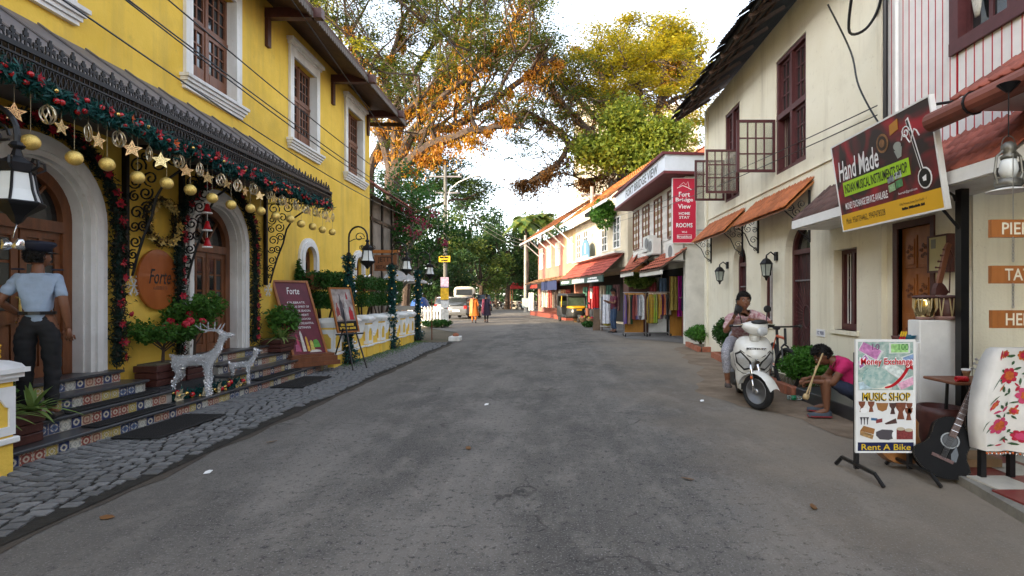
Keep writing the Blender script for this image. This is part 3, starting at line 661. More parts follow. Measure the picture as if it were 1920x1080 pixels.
# wreath
garland('wreath','round dark wreath with gold blossoms hanging above the oval wooden sign',[(XF+.09,7.13+.27*math.cos(t),2.46+.29*math.sin(t)) for t in [k*PI/12 for k in range(25)]],.06,1500,
        [('bow',22,.06,mat('gold_leaf',(.55,.38,.10),.4,metal=.4,var=.3,scale=20)),('bauble',12,.022,GB)],.06,cat='wreath',needle=leafmat('brown_needles',[(.02,.012,.006),(.05,.03,.012),(.09,.06,.02)],.1),seed=5)
# garland lying at the feet of the deer
garland('step_garland','garland with red and gold baubles lying on the lowest step round the deer',[(-4.86,6.55,.20),(-4.72,6.75,.21),(-4.66,7.0,.20),(-4.62,7.3,.21),(-4.62,7.6,.2),(-4.58,7.9,.2)],.07,1900,[('bauble',9,.032,RB),('bauble',16,.026,GB),('bow',4,.10,mat('cream_bow',(.6,.5,.32),.5,var=.2))],.07,seed=8)
# ---- hanging gold ornaments
om = MB(); om.smooth = True; om.ball((0,0,-.32),.063,18,12); me_ball = om.mesh('glitter_ball', M_('gold'))
q = MB(); q.tube([(0,0,-.25),(0,0,.24)],.002,4); me_thread = q.mesh('thread', mat('thread',(.4,.33,.2),.6))
q = MB(); n = 5; pts = []
for k in range(10):
    rr = .105 if k%2==0 else .047; a = PI/2+k*PI/5; pts.append((rr*math.cos(a), rr*math.sin(a)))
Fs = lambda a,b,d=0: V((d,a,b))
q.band(Fs,pts+[pts[0]],[(a*.8,b*.8) for a,b in pts+[pts[0]]],-.006,.006)
q.band(Fs,[(a*.5,b*.5) for a,b in pts+[pts[0]]],[(a*.36,b*.36) for a,b in pts+[pts[0]]],-.005,.005)
for k in range(10): q.tube([Fs(pts[k][0]*.1,pts[k][1]*.1),Fs(pts[k][0]*.9,pts[k][1]*.9)],.0045,4)
for k in range(10):
    a = (pts[k][0]*.85,pts[k][1]*.85); b = (pts[(k+1)%10][0]*.45,pts[(k+1)%10][1]*.45); q.tube([Fs(*a),Fs(*b)],.003,4)
me_star = q.mesh('filigree_star', mat('gold_pale',(.78,.60,.30),.3,metal=.9,var=.15,scale=30))
q = MB()
for k in range(8):
    a0 = k*PI/4; q.tube([(.052*math.sin(PI*i/10)*math.cos(a0+i*.14), .052*math.sin(PI*i/10)*math.sin(a0+i*.14), .075*math.cos(PI*i/10)) for i in range(11)],.006,4)
q.ball((0,0,.08),.012,6,4); me_swirl = q.mesh('swirl_cage', mat('champagne',(.75,.66,.48),.3,metal=.85,var=.1))
ro = random.Random(12)
for i in range(16):
    yb = 4.2+.38*i
    t = thing('glitter_ball','gold glitter ball hanging on a thread under the canopy edge','ornament',(-4.12+ro.uniform(-.03,.03),yb+ro.uniform(-.05,.05),2.99+ro.uniform(-.025,.025)),0,'gold glitter balls under the canopy'); link('ball',me_ball,t); link('thread',me_thread,t,Matrix.Scale(1,4))
    t = thing('star_ornament','gold openwork star hanging under the canopy edge','ornament',(-4.12,yb-.10+ro.uniform(-.02,.02),2.90+ro.uniform(-.03,.03)),ro.uniform(-1.0,.1),'gold stars under the canopy'); t.scale = (ro.uniform(.66,.92),)*3; link('star',me_star,t); link('thread',me_thread,t,Matrix.Translation((0,0,.25)) @ Matrix.Scale(.6,4,V((0,0,1))))
    t = thing('swirl_ornament','champagne twisted cage bauble hanging under the canopy edge','ornament',(-4.12,yb+.14+ro.uniform(-.03,.03),2.94+ro.uniform(-.03,.02)),ro.uniform(0,3),'twisted cage baubles under the canopy'); link('cage',me_swirl,t,Matrix.Scale(.5 if i%2 else 1,4,V((0,1,0)))); link('thread',me_thread,t,Matrix.Translation((0,0,.17)) @ Matrix.Scale(.5,4,V((0,0,1))))
# red bells hanging on a string by the farther door
t = thing('bell_string','string of three red bells hanging before the farther arched door','ornament',(-4.75,7.35,1.7))
mb = MB(); mb.tube([(-4.75,7.35,3.3),(-4.75,7.35,2.15)],.003,4); mb.build('string',M_('white_print'),t)
for z in (2.62,2.38,2.15):
    mb = MB(); mb.smooth=True; mb.lathe([(.0,.13),(.02,.12),(.035,.06),(.05,.01),(.06,0)],12,(-4.75,7.35,z)); mb.build('bell',M_('red_gloss'),t)
    mb = MB(); mb.lathe([(.062,-.012),(.062,.006)],12,(-4.75,7.35,z)); mb.build('bell_rim',M_('white_print'),t)
# oval wooden sign
t = thing('oval_sign','oval polished wood sign with Forte in black script on the yellow wall','sign',(XF,7.10,1.28))
F = lambda a,b,d=0: V((XF+.02+d, 7.12+a, 1.69+b))
mb = MB(); ov = [(.36*math.cos(k*PI/20),.40*math.sin(k*PI/20)) for k in range(40)]; mb.poly(F,ov,0,.035); mb.build('board',mat('oval_wood',(.42,.12,.03),.22,var=.2,scale=5,streak=True,coat=.4,col2=(.30,.08,.02)),t)
text('Forte',F,.02,.04,.40,.20,M_('black_paint'),t,shear=.35,d=.037,bold=.006); marks(F,.03,-.11,.26,.05,mat('carved',(.26,.075,.02),.6),t,.037,5)
# white snowflakes on the wall
for yy,zz in ((6.72,1.60),(7.72,1.55),(9.9,1.6)):
    mb = MB()
    for k in range(6):
        a = k*PI/3; mb.tube([(XF+.03,yy,zz),(XF+.03,yy+.13*math.cos(a),zz+.13*math.sin(a))],.007,4)
        for s in (-1,1):
            for rr in (.06,.1): b = a+s*.9; p=(yy+rr*math.cos(a),zz+rr*math.sin(a)); mb.tube([(XF+.03,*p),(XF+.03,p[0]+.045*math.cos(b),p[1]+.045*math.sin(b))],.005,4)
    tag(mb.build('snowflake',mat('snow',(.7,.7,.68),.5,var=.1)),'white snowflake decoration fixed on the yellow wall by a canopy bracket','decoration','snowflakes on the yellow wall')
# ================================================================ lamp posts with garlands
def lantern(mb_i, mb_g, c, s):
    x,y,z = c                                           # z = bottom tip
    mb_i.lathe([(.0,0),(.03*s,.02*s),(.06*s,.07*s),(.165*s,.15*s),(.175*s,.17*s),(.165*s,.18*s)],6,c)
    mb_i.lathe([(.10*s,.40*s),(.115*s,.41*s),(.12*s,.47*s),(.08*s,.50*s),(.04*s,.53*s),(.02*s,.60*s)],6,c)
    mb_g.lathe([(.145*s,.18*s),(.115*s,.27*s),(.095*s,.40*s)],6,c)
    for k in range(6):
        a = k*PI/3; ca,sa = math.cos(a),math.sin(a)
        mb_i.tube([(x+r*ca*s,y+r*sa*s,z+h*s) for r,h in ((.15,.175),(.12,.27),(.10,.41))],.009*s,4)
        mb_i.tube([(x+r*ca*s,y+r*sa*s,z+h*s) for r,h in ((.115,.42),(.165,.45),(.16,.50),(.125,.51),(.115,.48))],.010*s,4)
def lamp_post(x, y, s, label, wrap=True):
    T = thing('lamp_post', label, 'street lamp', (x,y,0), 0)
    h = 2.42*s
    mb = MB(); mb.lathe([(.12,0),(.12,.1),(.08,.16),(.06,.4),(.045,.45),(.04,h)],10,(x,y,0)); mb.build('post',M_('black_iron'),T)
    mb = MB(); rad = .2*s; zc = 2.75*s
    mb.tube([(x,y,h),(x,y,zc)]+[(x+rad-rad*math.cos(PI*k/10),y,zc+rad*1.15*math.sin(PI*k/10)) for k in range(1,11)]+[(x+2*rad,y,zc-.07)],.02,6)
    F = lambda a,b,d=0: V((x+a,y+d,b)); scroll(mb,F,x*0+rad*1.15,zc-.0,rad*.55,1.2,1,0,.011,18); mb.tube([F(0,zc-.1),F(rad*.6,zc-.04),F(rad*1.7,zc-.03)],.01,4)
    mb.lathe([(.035,0),(.05,.02),(.03,.05)],8,(x+2*rad,y,zc-.1)); mb.build('arm',M_('black_iron'),T)
    a, g = MB(), MB(); lantern(a,g,(x+2*rad,y,zc-.1-.59*s*1.0),s)
    L_ = a.build('lantern',M_('black_iron'),T); g.build('lantern_glass',M_('lantern_glass'),L_)
    if wrap:
        pts = cloud(10,(x,y,0),(.01,.01,.01)); r = np.random.default_rng(int(y*10)); n = 2600
        hh = r.uniform(.05,h-.05,n); base = np.where(hh<.35,.19,.115)*(1+.25*np.sin(hh*9)); a_ = r.uniform(0,2*PI,n); rr = base*np.sqrt(r.uniform(.1,1,n))
        leafobj('garland_wrap', np.stack([x+rr*np.cos(a_),y+rr*np.sin(a_),hh],1), .095, M_('pine_needles'), T, flat=.15, asp=.25)
        q = MB(); q.smooth=True; q.ball((0,0,0),.030,10,7); mg, ms = q.mesh('bauble',GB), q.mesh('bauble',SB)
        for k in range(34): zz=.3+k*(h-.35)/34; an=k*2.4; link('bauble', mg if k%3 else ms, T, Matrix.Translation((.14*math.cos(an),.14*math.sin(an),zz)))
    # little silver bells under the lantern
    q = MB(); q.smooth=True
    for sx in (-1,1): q.lathe([(.0,.07),(.02,.065),(.03,.03),(.045,0)],10,(x+2*rad+sx*.035,y-.03,zc-.1-.59*s-.17),V((sx*.5,-.1,.9)).normalized())
    q.tube([(x+2*rad,y-.03,zc-.1-.59*s-.10),(x+2*rad,y,zc-.1-.59*s+.02)],.004,4); q.build('bells',SB,T)
    return T
lamp_post(-4.40,4.0,.97,'black lamp post arching over the guard by the first steps',False)
lamp_post(-4.38,11.5,1.0,'garlanded lamp post standing behind the poster easel')
lamp_post(-4.44,14.8,1.0,'garlanded lamp post halfway along the yellow parapet')
lamp_post(-4.50,17.9,1.0,'garlanded lamp post at the far end of the yellow parapet')
# hanging reindeer of wire by the guard
# ================================================================ silver reindeer
def skinmesh(name, chains, mats, parent, sub=2, root=None):
    """chains: list of [(pos, radius[, radius_y])...]; vertices at equal positions are merged; grown with Skin + Subsurf and baked"""
    vid = {}; vs = []; rad = []; ed = set()
    def gv(p, r):
        k = tuple(round(c,4) for c in p)
        if k not in vid: vid[k] = len(vs); vs.append(tuple(p)); rad.append(r)
        return vid[k]
    for ch in chains:
        prev = None
        for p, r in ch:
            i = gv(p, r)
            if prev is not None and prev != i: ed.add((min(prev,i),max(prev,i)))
            prev = i
    me = bpy.data.meshes.new(name); me.from_pydata(vs, list(ed), []); ob = bpy.data.objects.new('tmp_'+name, me); COL.objects.link(ob)
    sk = ob.modifiers.new('skin','SKIN'); sk.use_smooth_shade = True
    if not me.skin_vertices: bpy.ops.mesh.customdata_skin_add({'object':ob})
    for i, r in enumerate(rad):
        d = me.skin_vertices[0].data[i]; d.radius = (r,r) if not isinstance(r,tuple) else r; d.use_root = (i == 0)
    ss = ob.modifiers.new('sub','SUBSURF'); ss.levels = sub; ss.render_levels = sub
    dg = bpy.context.evaluated_depsgraph_get(); dg.update(); out = bpy.data.meshes.new_from_object(ob.evaluated_get(dg))
    bpy.data.objects.remove(ob); bpy.data.meshes.remove(me)
    out.name = name; out.materials.clear()
    for m in (mats if isinstance(mats,(list,tuple)) else [mats]): out.materials.append(m)
    out.polygons.foreach_set('use_smooth',[True]*len(out.polygons))
    return out
def deer(loc, rz, s, label, antl=True):
    T = thing('reindeer_figure', label, 'reindeer', loc, rz)
    c = [[((0,0,.54),.10),((-.12,0,.55),.095),((-.24,0,.57),.09),((-.31,0,.62),.035),((-.35,0,.66),.022)],
         [((0,0,.54),.10),((.12,0,.56),.105),((.22,0,.62),.09),((.29,0,.72),.065),((.33,0,.84),.05),((.36,0,.93),.055),((.44,0,.94),.036),((.51,0,.945),.022)]]
    for sy in (-1,1):
        c.append([((.12,0,.56),.105),((.15,sy*.07,.46),.055),((.16,sy*.075,.30),.028),((.155,sy*.075,.15),.022),((.165,sy*.075,.01),.024)])
        c.append([((-.24,0,.57),.09),((-.25,sy*.07,.47),.07),((-.21,sy*.075,.34),.040),((-.30,sy*.075,.22),.024),((-.28,sy*.075,.01),.024)])
        c.append([((.36,0,.93),.055),((.33,sy*.05,.99),.018),((.31,sy*.09,1.01),.01)])
    me = skinmesh('body', c, M_('silver_tinsel'), T, 1)
    for v in me.vertices: v.co *= s
    B = link('body', me, T); n_ = 1700 if antl else 700; q_ = np.array([tuple(v.co) for v in me.vertices]); q_ = q_[RNG.integers(0,len(q_),n_)]+RNG.normal(0,.007,(n_,3)); v_, f_ = leaves(q_, .026, .1, .5); link('tinsel', npmesh('tinsel', v_, f_, mat('tinsel_flake',(.97,.98,1.0),.2,metal=.5,var=.05)), B)
    if antl:
        for sy in (-1,1):
            mb = MB(); P = [(.36,sy*.03,.97),(.30,sy*.10,1.02),(.20,sy*.15,1.03),(.10,sy*.17,1.05),(.02,sy*.17,1.12)]
            mb.tube([V(p)*s for p in P],[.014*s,.013*s,.012*s,.010*s,.006*s],6)
            for i,dp in ((1,(.06,0,.11)),(2,(.0,sy*.03,.12)),(3,(.0,sy*.02,.10)),(2,(-.05,sy*.05,-.03))): mb.tube([V(P[i])*s,(V(P[i])+V(dp)*.6)*s,(V(P[i])+V(dp))*s],[.011*s,.010*s,.005*s],5)
            mb.build('antler',M_('silver_tinsel'),T,local=True)
    return T
deer((-4.66,7.0,.157),.30,.84,'sparkling silver reindeer standing on the lowest step')
deer((-4.62,7.95,.157),.5,.52,'small silver fawn on the step behind the silver reindeer',False)
# ================================================================ menu boards
t = thing('menu_board','tall maroon Forte menu board leaning back on a wooden plinth on the steps','sign',(-4.66,10.2,.157))
r_ = V((.66,.75,0)).normalized(); n_ = V((.75,-.66,0)).normalized(); up = (V((0,0,1))-n_*.20+V((-.24,-.05,0))).normalized()
c0 = V((-4.62,10.2,.36)); up = (up - r_*up.dot(r_)*.35).normalized(); FM = lambda a,b,d=0: c0+r_*a+up*b+n_*d
mat('maroon_print',(.14,.014,.03),.4,var=.2,scale=4)
mb = MB(); mb.poly(FM,rect(-.30,.30,0,1.48),-.03,0); mb.build('board',M_('maroon_print'),t)
mb = MB()
for a0,a1,b0,b1 in ((-.34,-.30,-.03,1.52),(.30,.34,-.03,1.52),(-.30,.30,-.03,0),(-.30,.30,1.48,1.52)): mb.poly(FM,rect(a0,a1,b0,b1),-.035,.02)
mb.build('frame',M_('orange_wood'),t)
mb = MB(); F = Fr(c0,r_,(0,0,1))
for k,(e,z0,z1) in enumerate(((.48,-.20,-.12),(.44,-.12,-.03),(.40,-.03,.02))): mb.fbox(lambda a,b,d=0: c0+r_*a+n_*d+V((0,0,b)),-e,e,z0,z1,-.22+.03*k,.24-.04*k)
mb.build('plinth',M_('brown_wood'),t)
text('Forte',FM,0,1.30,.24,.14,M_('white_print'),t,shear=.3)
for k,s in enumerate(('CELEBRATE','THE TRUE SPIRIT OF','THE FESTIVE SEASON','WITH GREAT','WINES, GOOD','FRIENDS & DELIGHTFUL','TASTINGS')):
    text(s,FM,.0,1.06-.085*k,min(.46,.030*len(s)+.06),.042,M_('white_print'),t)
for k,(a,b,w,h,cc) in enumerate(((-.17,.25,.05,.36,(.5,.05,.12)),(-.08,.28,.06,.42,(.7,.65,.6)),(.0,.22,.05,.30,(.75,.4,.05)),(.08,.18,.08,.22,(.6,.5,.1)),(.17,.22,.14,.16,(.12,.35,.05)),(-.2,.15,.1,.14,(.45,.1,.2)),(.12,.07,.24,.05,(.65,.6,.55)))):
    mb = MB(); mb.poly(FM,[(a-w/2,b-h/2),(a+w/2,b-h/2),(a+w/2*.7,b+h*.3),(a+w*.12,b+h/2),(a-w*.3,b+h*.4)],.002,.0045+.001*k); mb.build('printed_picture',mat('print_m%d'%k,cc,.5,var=.25,scale=15),t)
# easel
t = thing('poster_easel','black folding easel with framed wine poster on the cobbles','easel',(-4.05,10.75,.03))
r_ = V((.62,.785,0)).normalized(); n_ = V((.785,-.62,0)).normalized(); up = (V((0,0,1))-n_*.14-r_*.14).normalized(); c0 = V((-4.09,10.72,.78)); FM = lambda a,b,d=0: c0+r_*a+up*b+n_*d
mb = MB(); mb.poly(FM,rect(-.21,.21,.0,.86),-.02,0); mb.build('poster',mat('poster_grey',(.45,.40,.38),.4,var=.4,scale=6,col2=(.10,.06,.06)),t)
mb = MB()
for a0,a1,b0,b1 in ((-.24,-.21,-.03,.89),(.21,.24,-.03,.89),(-.21,.21,-.03,0),(-.21,.21,.86,.89)): mb.poly(FM,rect(a0,a1,b0,b1),-.03,.015)
mb.build('frame',M_('orange_wood'),t)
mb = MB(); mb.poly(FM,rect(-.21,.21,0,.20),.002,.004); mb.build('caption_band',M_('black_paint'),t); marks(FM,0,.13,.28,.05,mat('gold_print',(.7,.45,.05),.5),t,.008,3); marks(FM,0,.06,.34,.045,M_('gold_print'),t,.008,4)
for k,(a,b,w,h,cc) in enumerate(((-.05,.5,.07,.5,(.08,.07,.08)),(.05,.46,.07,.46,(.55,.52,.5)),(.13,.36,.09,.26,(.5,.03,.04)),(-.14,.4,.07,.35,(.35,.06,.06)),(.1,.72,.03,.14,(.5,.03,.04)),(-.13,.28,.1,.1,(.6,.5,.4)))):
    mb = MB(); mb.poly(FM,[(a-w/2,b-h/2),(a+w/2,b-h/2),(a+w/2*.9,b+h*.15),(a+w*.15,b+h*.3),(a+w*.12,b+h/2),(a-w*.12,b+h/2),(a-w*.15,b+h*.3),(a-w/2*.9,b+h*.15)],.002,.0045+.0008*k); mb.build('printed_picture',mat('print_e%d'%k,cc,.5,var=.25,scale=15),t)
for tp,ft in ((FM(-.16,-.05,0),(-4.52,10.95)),(FM(.16,-.05,0),(-3.72,10.72)),(FM(0,.5,-.03),(-3.86,10.35))):
    mb = MB(); tq = V((ft[0],ft[1],.034)); mb.tube([tp+(tp-tq)*.15, tq],.016,6); mb.build('leg',M_('black_paint'),t)
mb = MB(); mb.tube([FM(-.3,-.06,.03),FM(.3,-.06,.03)],.018,6); mb.build('ledge',M_('black_paint'),t)
# ================================================================ cream house on the right
XR = 4.2
def FR(a, b, d=0): return V((XR-d, a, b))
def tile_mesh(name, w, l, m, seg=6, th=.018):
    q = MB(); q.smooth = True; vs = []
    for k in (0,1):
        for i in range(seg+1):
            t = i/seg; x = (t-.5)*w*1.06; h = .020*(math.cos(t*4*PI)*.5+.5)*(1 if t<.98 else .6)+.012*(1-t)
            vs.append((x, k*l, h)); 
    n = seg+1; fs = [(i,i+1,n+i+1,n+i) for i in range(seg)]
    vs2 = [(x,y,z-th) for x,y,z in vs]; m2 = len(vs)
    fs += [(i+1,i,m2+i,m2+i+1) for i in range(seg)]+[(m2+n+i,m2+n+i+1,m2+i+1,m2+i) for i in range(seg)]+[(0,n,m2+n,m2+0),(seg,m2+seg,m2+n+seg,n+seg)]
    q.add(vs+vs2, fs); return q.mesh(name, m)
def tile_roof(parent, p0, along, up, L_, S, tw, tl, tmesh, deck=None, rs=None, holes=0):
    """roof tiles laid as single pieces: p0 eave corner, along = eave direction, up = up the slope"""
    a = V(along).normalized(); u = V(up).normalized(); n = a.cross(u)
    if n.z < 0: n = -n
    M3 = Matrix((a,u,n)).transposed().to_4x4(); inv = WM[parent.name].inverted(); rs = rs or random.Random(1)
    nc, nr = int(round(L_/tw)), int(math.ceil(S/tl)); p0 = V(p0)
    if deck:
        mb = MB(); F = lambda x,y,d=0: p0+a*x+u*y+n*d; mb.fbox(F,.01,L_-.01,.02,S,-.05,-.012); mb.build('roof_deck', deck, parent)
    for i in range(nc):
        for j in range(nr):
            p = p0+a*((i+.5)*L_/nc)+u*(j*tl-.02)+n*(.012+.008*rs.random())
            link('roof_tile', tmesh, parent, inv @ Matrix.Translation(p) @ M3 @ Matrix.Rotation(rs.uniform(-.025,.025),4,'Z') @ Matrix.Rotation(.05,4,'X'))
CHo = thing('cream_house','two-storey cream plastered house with dark tiled eaves and maroon windows','house',(XR+3,10.5,0))
upw = [(8.82,10.02,3.74,5.86),(11.95,12.95,3.74,5.86)]
low = [(7.35,7.95,.98,2.15),(10.15,10.72,.92,2.12)]
adoor = [(9.14,.47,2.25),(11.95,.42,2.2)]
holes = [rect(*w) for w in upw]+[rect(*w) for w in low]+[arch(c,h,zs,.06) for c,h,zs in adoor]
mb = MB(); mb.sheet(FR, rect(6.72,14.5,0,6.55), holes, .24); mb.box(XR+.26,XR+9,6.74,14.49,0,6.5)
mb.add([(XR,6.72,0),(XR,6.72,6.55),(XR+9,6.72,6.55),(XR+9,6.72,0)],[(0,1,2,3)]); mb.add([(XR,14.5,0),(XR,14.5,6.55),(XR+9,14.5,6.55),(XR+9,14.5,0)],[(0,1,2,3)])
for a0,a1,b0,b1 in upw+low: mb.fbox(FR,a0,a1,b0,b1,-.25,-.22)
mb.build('wall', M_('cream_wall'), CHo)
mb = MB(); mb.fbox(FR,6.72,6.82,0,6.5,.002,.05); mb.fbox(FR,14.34,14.52,0,6.5,.002,.05); mb.fbox(FR,6.82,14.34,3.52,3.545,.002,.03); mb.build('corner_band', M_('cream_wall'), CHo)
for a0,a1,b0,b1 in upw+low[:0]: pass
mb = MB()
for a0,a1,b0,b1 in low: mb.fbox(FR,a0-.06,a1+.06,b0-.06,b0,-.2,.03)
mb.build('window_sill', M_('cream_wall'), CHo)
# upper windows: fixed upper lights, casements below, some standing open
MW, WG = M_('maroon_wood'), M_('window_glass')
for k,(a0,a1,b0,b1) in enumerate(upw):
    mb = MB(); zt = 4.80; m = (a0+a1)/2
    mb.fbox(FR,a0,a1,b1-.07,b1,-.14,-.02).fbox(FR,a0,a1,b0,b0+.07,-.14,-.02).fbox(FR,a0,a0+.07,b0,b1,-.14,-.021).fbox(FR,a1-.07,a1,b0,b1,-.14,-.021).fbox(FR,a0,a1,zt-.05,zt+.05,-.14,-.015).fbox(FR,m-.035,m+.035,b0,b1,-.14,-.018)
    W = mb.build('window', MW, CHo)
    for p,q in ((a0+.07,m-.035),(m+.035,a1-.07)): casement(W,FR,p,q,zt+.05,b1-.07,-.12,3,3,MW,fw=.045,bw=.02,glass=WG)
    casement(W,FR,a0+.07,m-.035,b0+.07,zt-.05,-.11,3,3,MW,fw=.05,bw=.02,glass=WG)
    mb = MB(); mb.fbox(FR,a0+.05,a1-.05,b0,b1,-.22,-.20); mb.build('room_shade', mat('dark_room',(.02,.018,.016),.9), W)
    for j in range(6): q = MB(); yy = m+.07+j*.085; q.tube([FR(yy,b0+.07,-.12),FR(yy,zt-.05,-.12)],.008,5); q.build('window_bar', MW, W)
    for hy in ((a1-.02,a0+.05) if k else (a1-.02,)):
        Fo = lambda a,b,d=0,hy=hy: V((XR+.0-a, hy+d, b)); casement(W,Fo,.02,.74,b0+.06,zt-.02,-.02,4,3,MW,fw=.05,bw=.025,glass=mat('clear_pane',(.75,.75,.66),.08,var=.02,trans=.85,spec=.5),name='open_casement')
# lower windows with bars
for a0,a1,b0,b1 in low:
    mb = MB(); mb.fbox(FR,a0,a1,b1-.06,b1,-.20,-.12).fbox(FR,a0,a1,b0,b0+.09,-.20,-.12).fbox(FR,a0,a0+.06,b0,b1,-.20,-.121).fbox(FR,a1-.06,a1,b0,b1,-.20,-.121); m=(a0+a1)/2; mb.fbox(FR,m-.03,m+.03,b0,b1,-.20,-.122)
    W = mb.build('window', MW, CHo)
    for p,q in ((a0+.06,m-.03),(m+.03,a1-.06)):
        casement(W,FR,p,q,b0+.09,b1-.06,-.19,1,3,MW,fw=.03,bw=.025,glass=WG)
        for j in (1,2): g = MB(); xx=p+(q-p)*j/3; g.tube([FR(xx,b0+.09,-.14),FR(xx,b1-.06,-.14)],.007,5); g.build('window_bar', M_('white_trim'), W)
# arched doors with sunburst grilles
for c,h,zs in adoor:
    mb = MB(); mb.poly(FR, arch(c,h,zs,.06,18), -.235,-.20); D = mb.build('arched_door', mat('door_plum',(.06,.022,.026),.5,var=.2,scale=8), CHo)
    mb = MB(); mb.band(FR, arch(c,h,zs,.06,18), arch(c,h-.07,zs,.06,18), -.20,-.13); mb.fbox(FR,c-h+.05,c+h-.05,zs-.04,zs+.04,-.20,-.13); mb.build('door_frame', MW, D)
    mb = MB(); mb.poly(FR, arch(c,h-.08,zs,zs+.04,14), -.199,-.19); mb.build('fanlight', WG, D)
    zc = 1.12
    for k in range(32):
        a = 2*PI*k/32; ca,sa = math.cos(a),math.sin(a); t1 = min((h-.08)/max(abs(ca),1e-4), (zs-.05-zc if sa>0 else zc-.1)/max(abs(sa),1e-4))
        g = MB(); g.tube([FR(c+ca*.12,zc+sa*.20,-.165),FR(c+ca*t1,zc+sa*t1,-.165)],.006,4); g.build('grille_bar', MW, D)
    g = MB(); g.tube([FR(c+.12*math.cos(k*PI/8),zc+.2*math.sin(k*PI/8),-.165) for k in range(16)],.011,5,closed=True); g.build('grille_ring', MW, D)
    for zz in (zs-.5,.55): g = MB(); g.fbox(FR,c-h+.07,c+h-.07,zz-.012,zz+.012,-.175,-.15); g.build('grille_rail', mat('grey_iron',(.2,.19,.2),.5), D)
# eaves
mb = MB(); mb.add([(3.40,6.4,6.40),(3.40,14.75,6.40),(9.5,14.75,10.6),(9.5,6.4,10.6),(3.40,6.4,6.30),(3.40,14.75,6.30),(9.5,14.75,10.5),(9.5,6.4,10.5)],[(0,1,2,3),(4,7,6,5),(0,4,5,1),(1,5,6,2),(0,3,7,4)])
mb.add([(9.5,14.75,10.6),(15.6,14.75,6.4),(15.6,6.4,6.4),(9.5,6.4,10.6)],[(0,1,2,3)]); mb.add([(XR,14.5,6.5),(9.5,14.5,10.5),(XR+9,14.5,6.5)],[(0,1,2)])
mat('tile_black',(.022,.020,.020),.9,var=.4,scale=5,rnd=.35,bump=.3,col2=(.06,.055,.05)); Rf = mb.build('roof', M_('tile_black'), CHo)
tk = tile_mesh('eave_tile', .24, .40, M_('tile_black')); cinv = WM[CHo.name].inverted(); rr = random.Random(5)
sl_ = V((6.1,0,4.2)).normalized()
for row in range(4):
    for i in range(36):
        p = V((3.28,6.45+i*.235,6.42-.06)) + sl_*(.30*row) + V((0,0,.03*row))
        a = V((0,-1,0)); n = a.cross(sl_); M3 = Matrix((a,sl_,n)).transposed().to_4x4()
        link('roof_tile', tk, Rf, cinv @ Matrix.Translation(p+V((rr.uniform(-.03,.02),0,rr.uniform(-.02,.02)))) @ M3 @ Matrix.Rotation(rr.uniform(-.07,.07),4,'Z') @ Matrix.Rotation(-.03,4,'X'))
bt = MB(); bt.box(-.02,.02,-4.15,4.15,-.025,.0); bme = bt.mesh('batten', M_('soffit_wood'))
for k in range(3): link('batten', bme, Rf, cinv @ Matrix.Translation(V((3.5,10.6,6.36))+sl_*(.26*k)))
for i in range(11): g = MB(); yy=6.8+i*.77; g.tube([(3.38,yy,6.26),(XR+.1,yy,6.83)],.045,4); g.build('rafter', M_('soffit_wood'), Rf)
# tiled awnings over the arched doors on scrolled iron brackets
t_or = tile_mesh('roof_tile', .22, .19, M_('tile_orange'))
for (ya,yb) in ((8.55,10.95),(11.6,14.15)):
    mb = MB(); mb.add([(3.76,ya,2.90),(3.76,yb,2.90),(XR,yb,3.33),(XR,ya,3.33),(3.76,ya,2.86),(3.76,yb,2.86),(XR,yb,3.29),(XR,ya,3.29)],[(0,1,2,3),(4,7,6,5),(0,4,5,1),(0,3,7,4),(1,5,6,2)])
    A = mb.build('awning', M_('orange_wood'), CHo); WM[A.name] = WM[CHo.name]
    tile_roof(A,(3.74,yb,2.905),(0,-1,0),(.44,0,.43),yb-ya,.60,.22,.19,t_or)
    for yy in (ya+.12,yb-.12):
        F = lambda a,b,d=0,yy=yy: V((XR-.02-a,yy+d,b)); g = MB(); g.fbox(F,-.02,.015,2.35,3.2,-.012,.012); g.tube([F(0,2.40),F(.16,2.52),F(.26,2.74),F(.42,2.88)],.011,5)
        for k,(cx,cy,r) in enumerate(((.09,2.62,.08),(.07,2.82,.06),(.2,2.84,.08),(.05,2.44,.05),(.30,2.92,.06),(.12,2.97,.07))): scroll(g,F,cx,cy,r,1.4,1 if k%2 else -1,k,.008,14)
        g.build('awning_bracket', M_('black_iron'), A)
# wall lanterns
for yy,z,lab in ((9.95,2.22,'black wall lantern between the barred window and the arched door with bicycle'),(12.72,2.22,'black wall lantern on the cream wall behind the scooter rider')):
    t = thing('wall_lantern',lab,'lantern',(XR,yy,1.7)); g = MB(); g.cbox((XR-.02,yy,z),.04,.10,.16); g.tube([(XR-.02,yy,z),(XR-.12,yy,z+.08),(XR-.20,yy,z+.02),(XR-.20,yy,z-.02)],.014,5); g.build('bracket',M_('black_iron'),t)
    a,b = MB(),MB(); c=(XR-.20,yy,z-.46); a.lathe([(0,0),(.02,.02),(.03,.06),(.07,.09),(.075,.10)],6,c); a.lathe([(.125,.31),(.12,.33),(.07,.40),(.02,.43),(.015,.47)],6,c); b.lathe([(.07,.10),(.105,.31)],6,c)
    for k in range(6): an=k*PI/3; a.tube([(c[0]+.073*math.cos(an),c[1]+.073*math.sin(an),c[2]+.10),(c[0]+.108*math.cos(an),c[1]+.108*math.sin(an),c[2]+.31)],.008,4)
    a.build('frame',M_('black_iron'),t); b.build('glass',mat('old_glass',(.42,.46,.40),.2,var=.2),t)
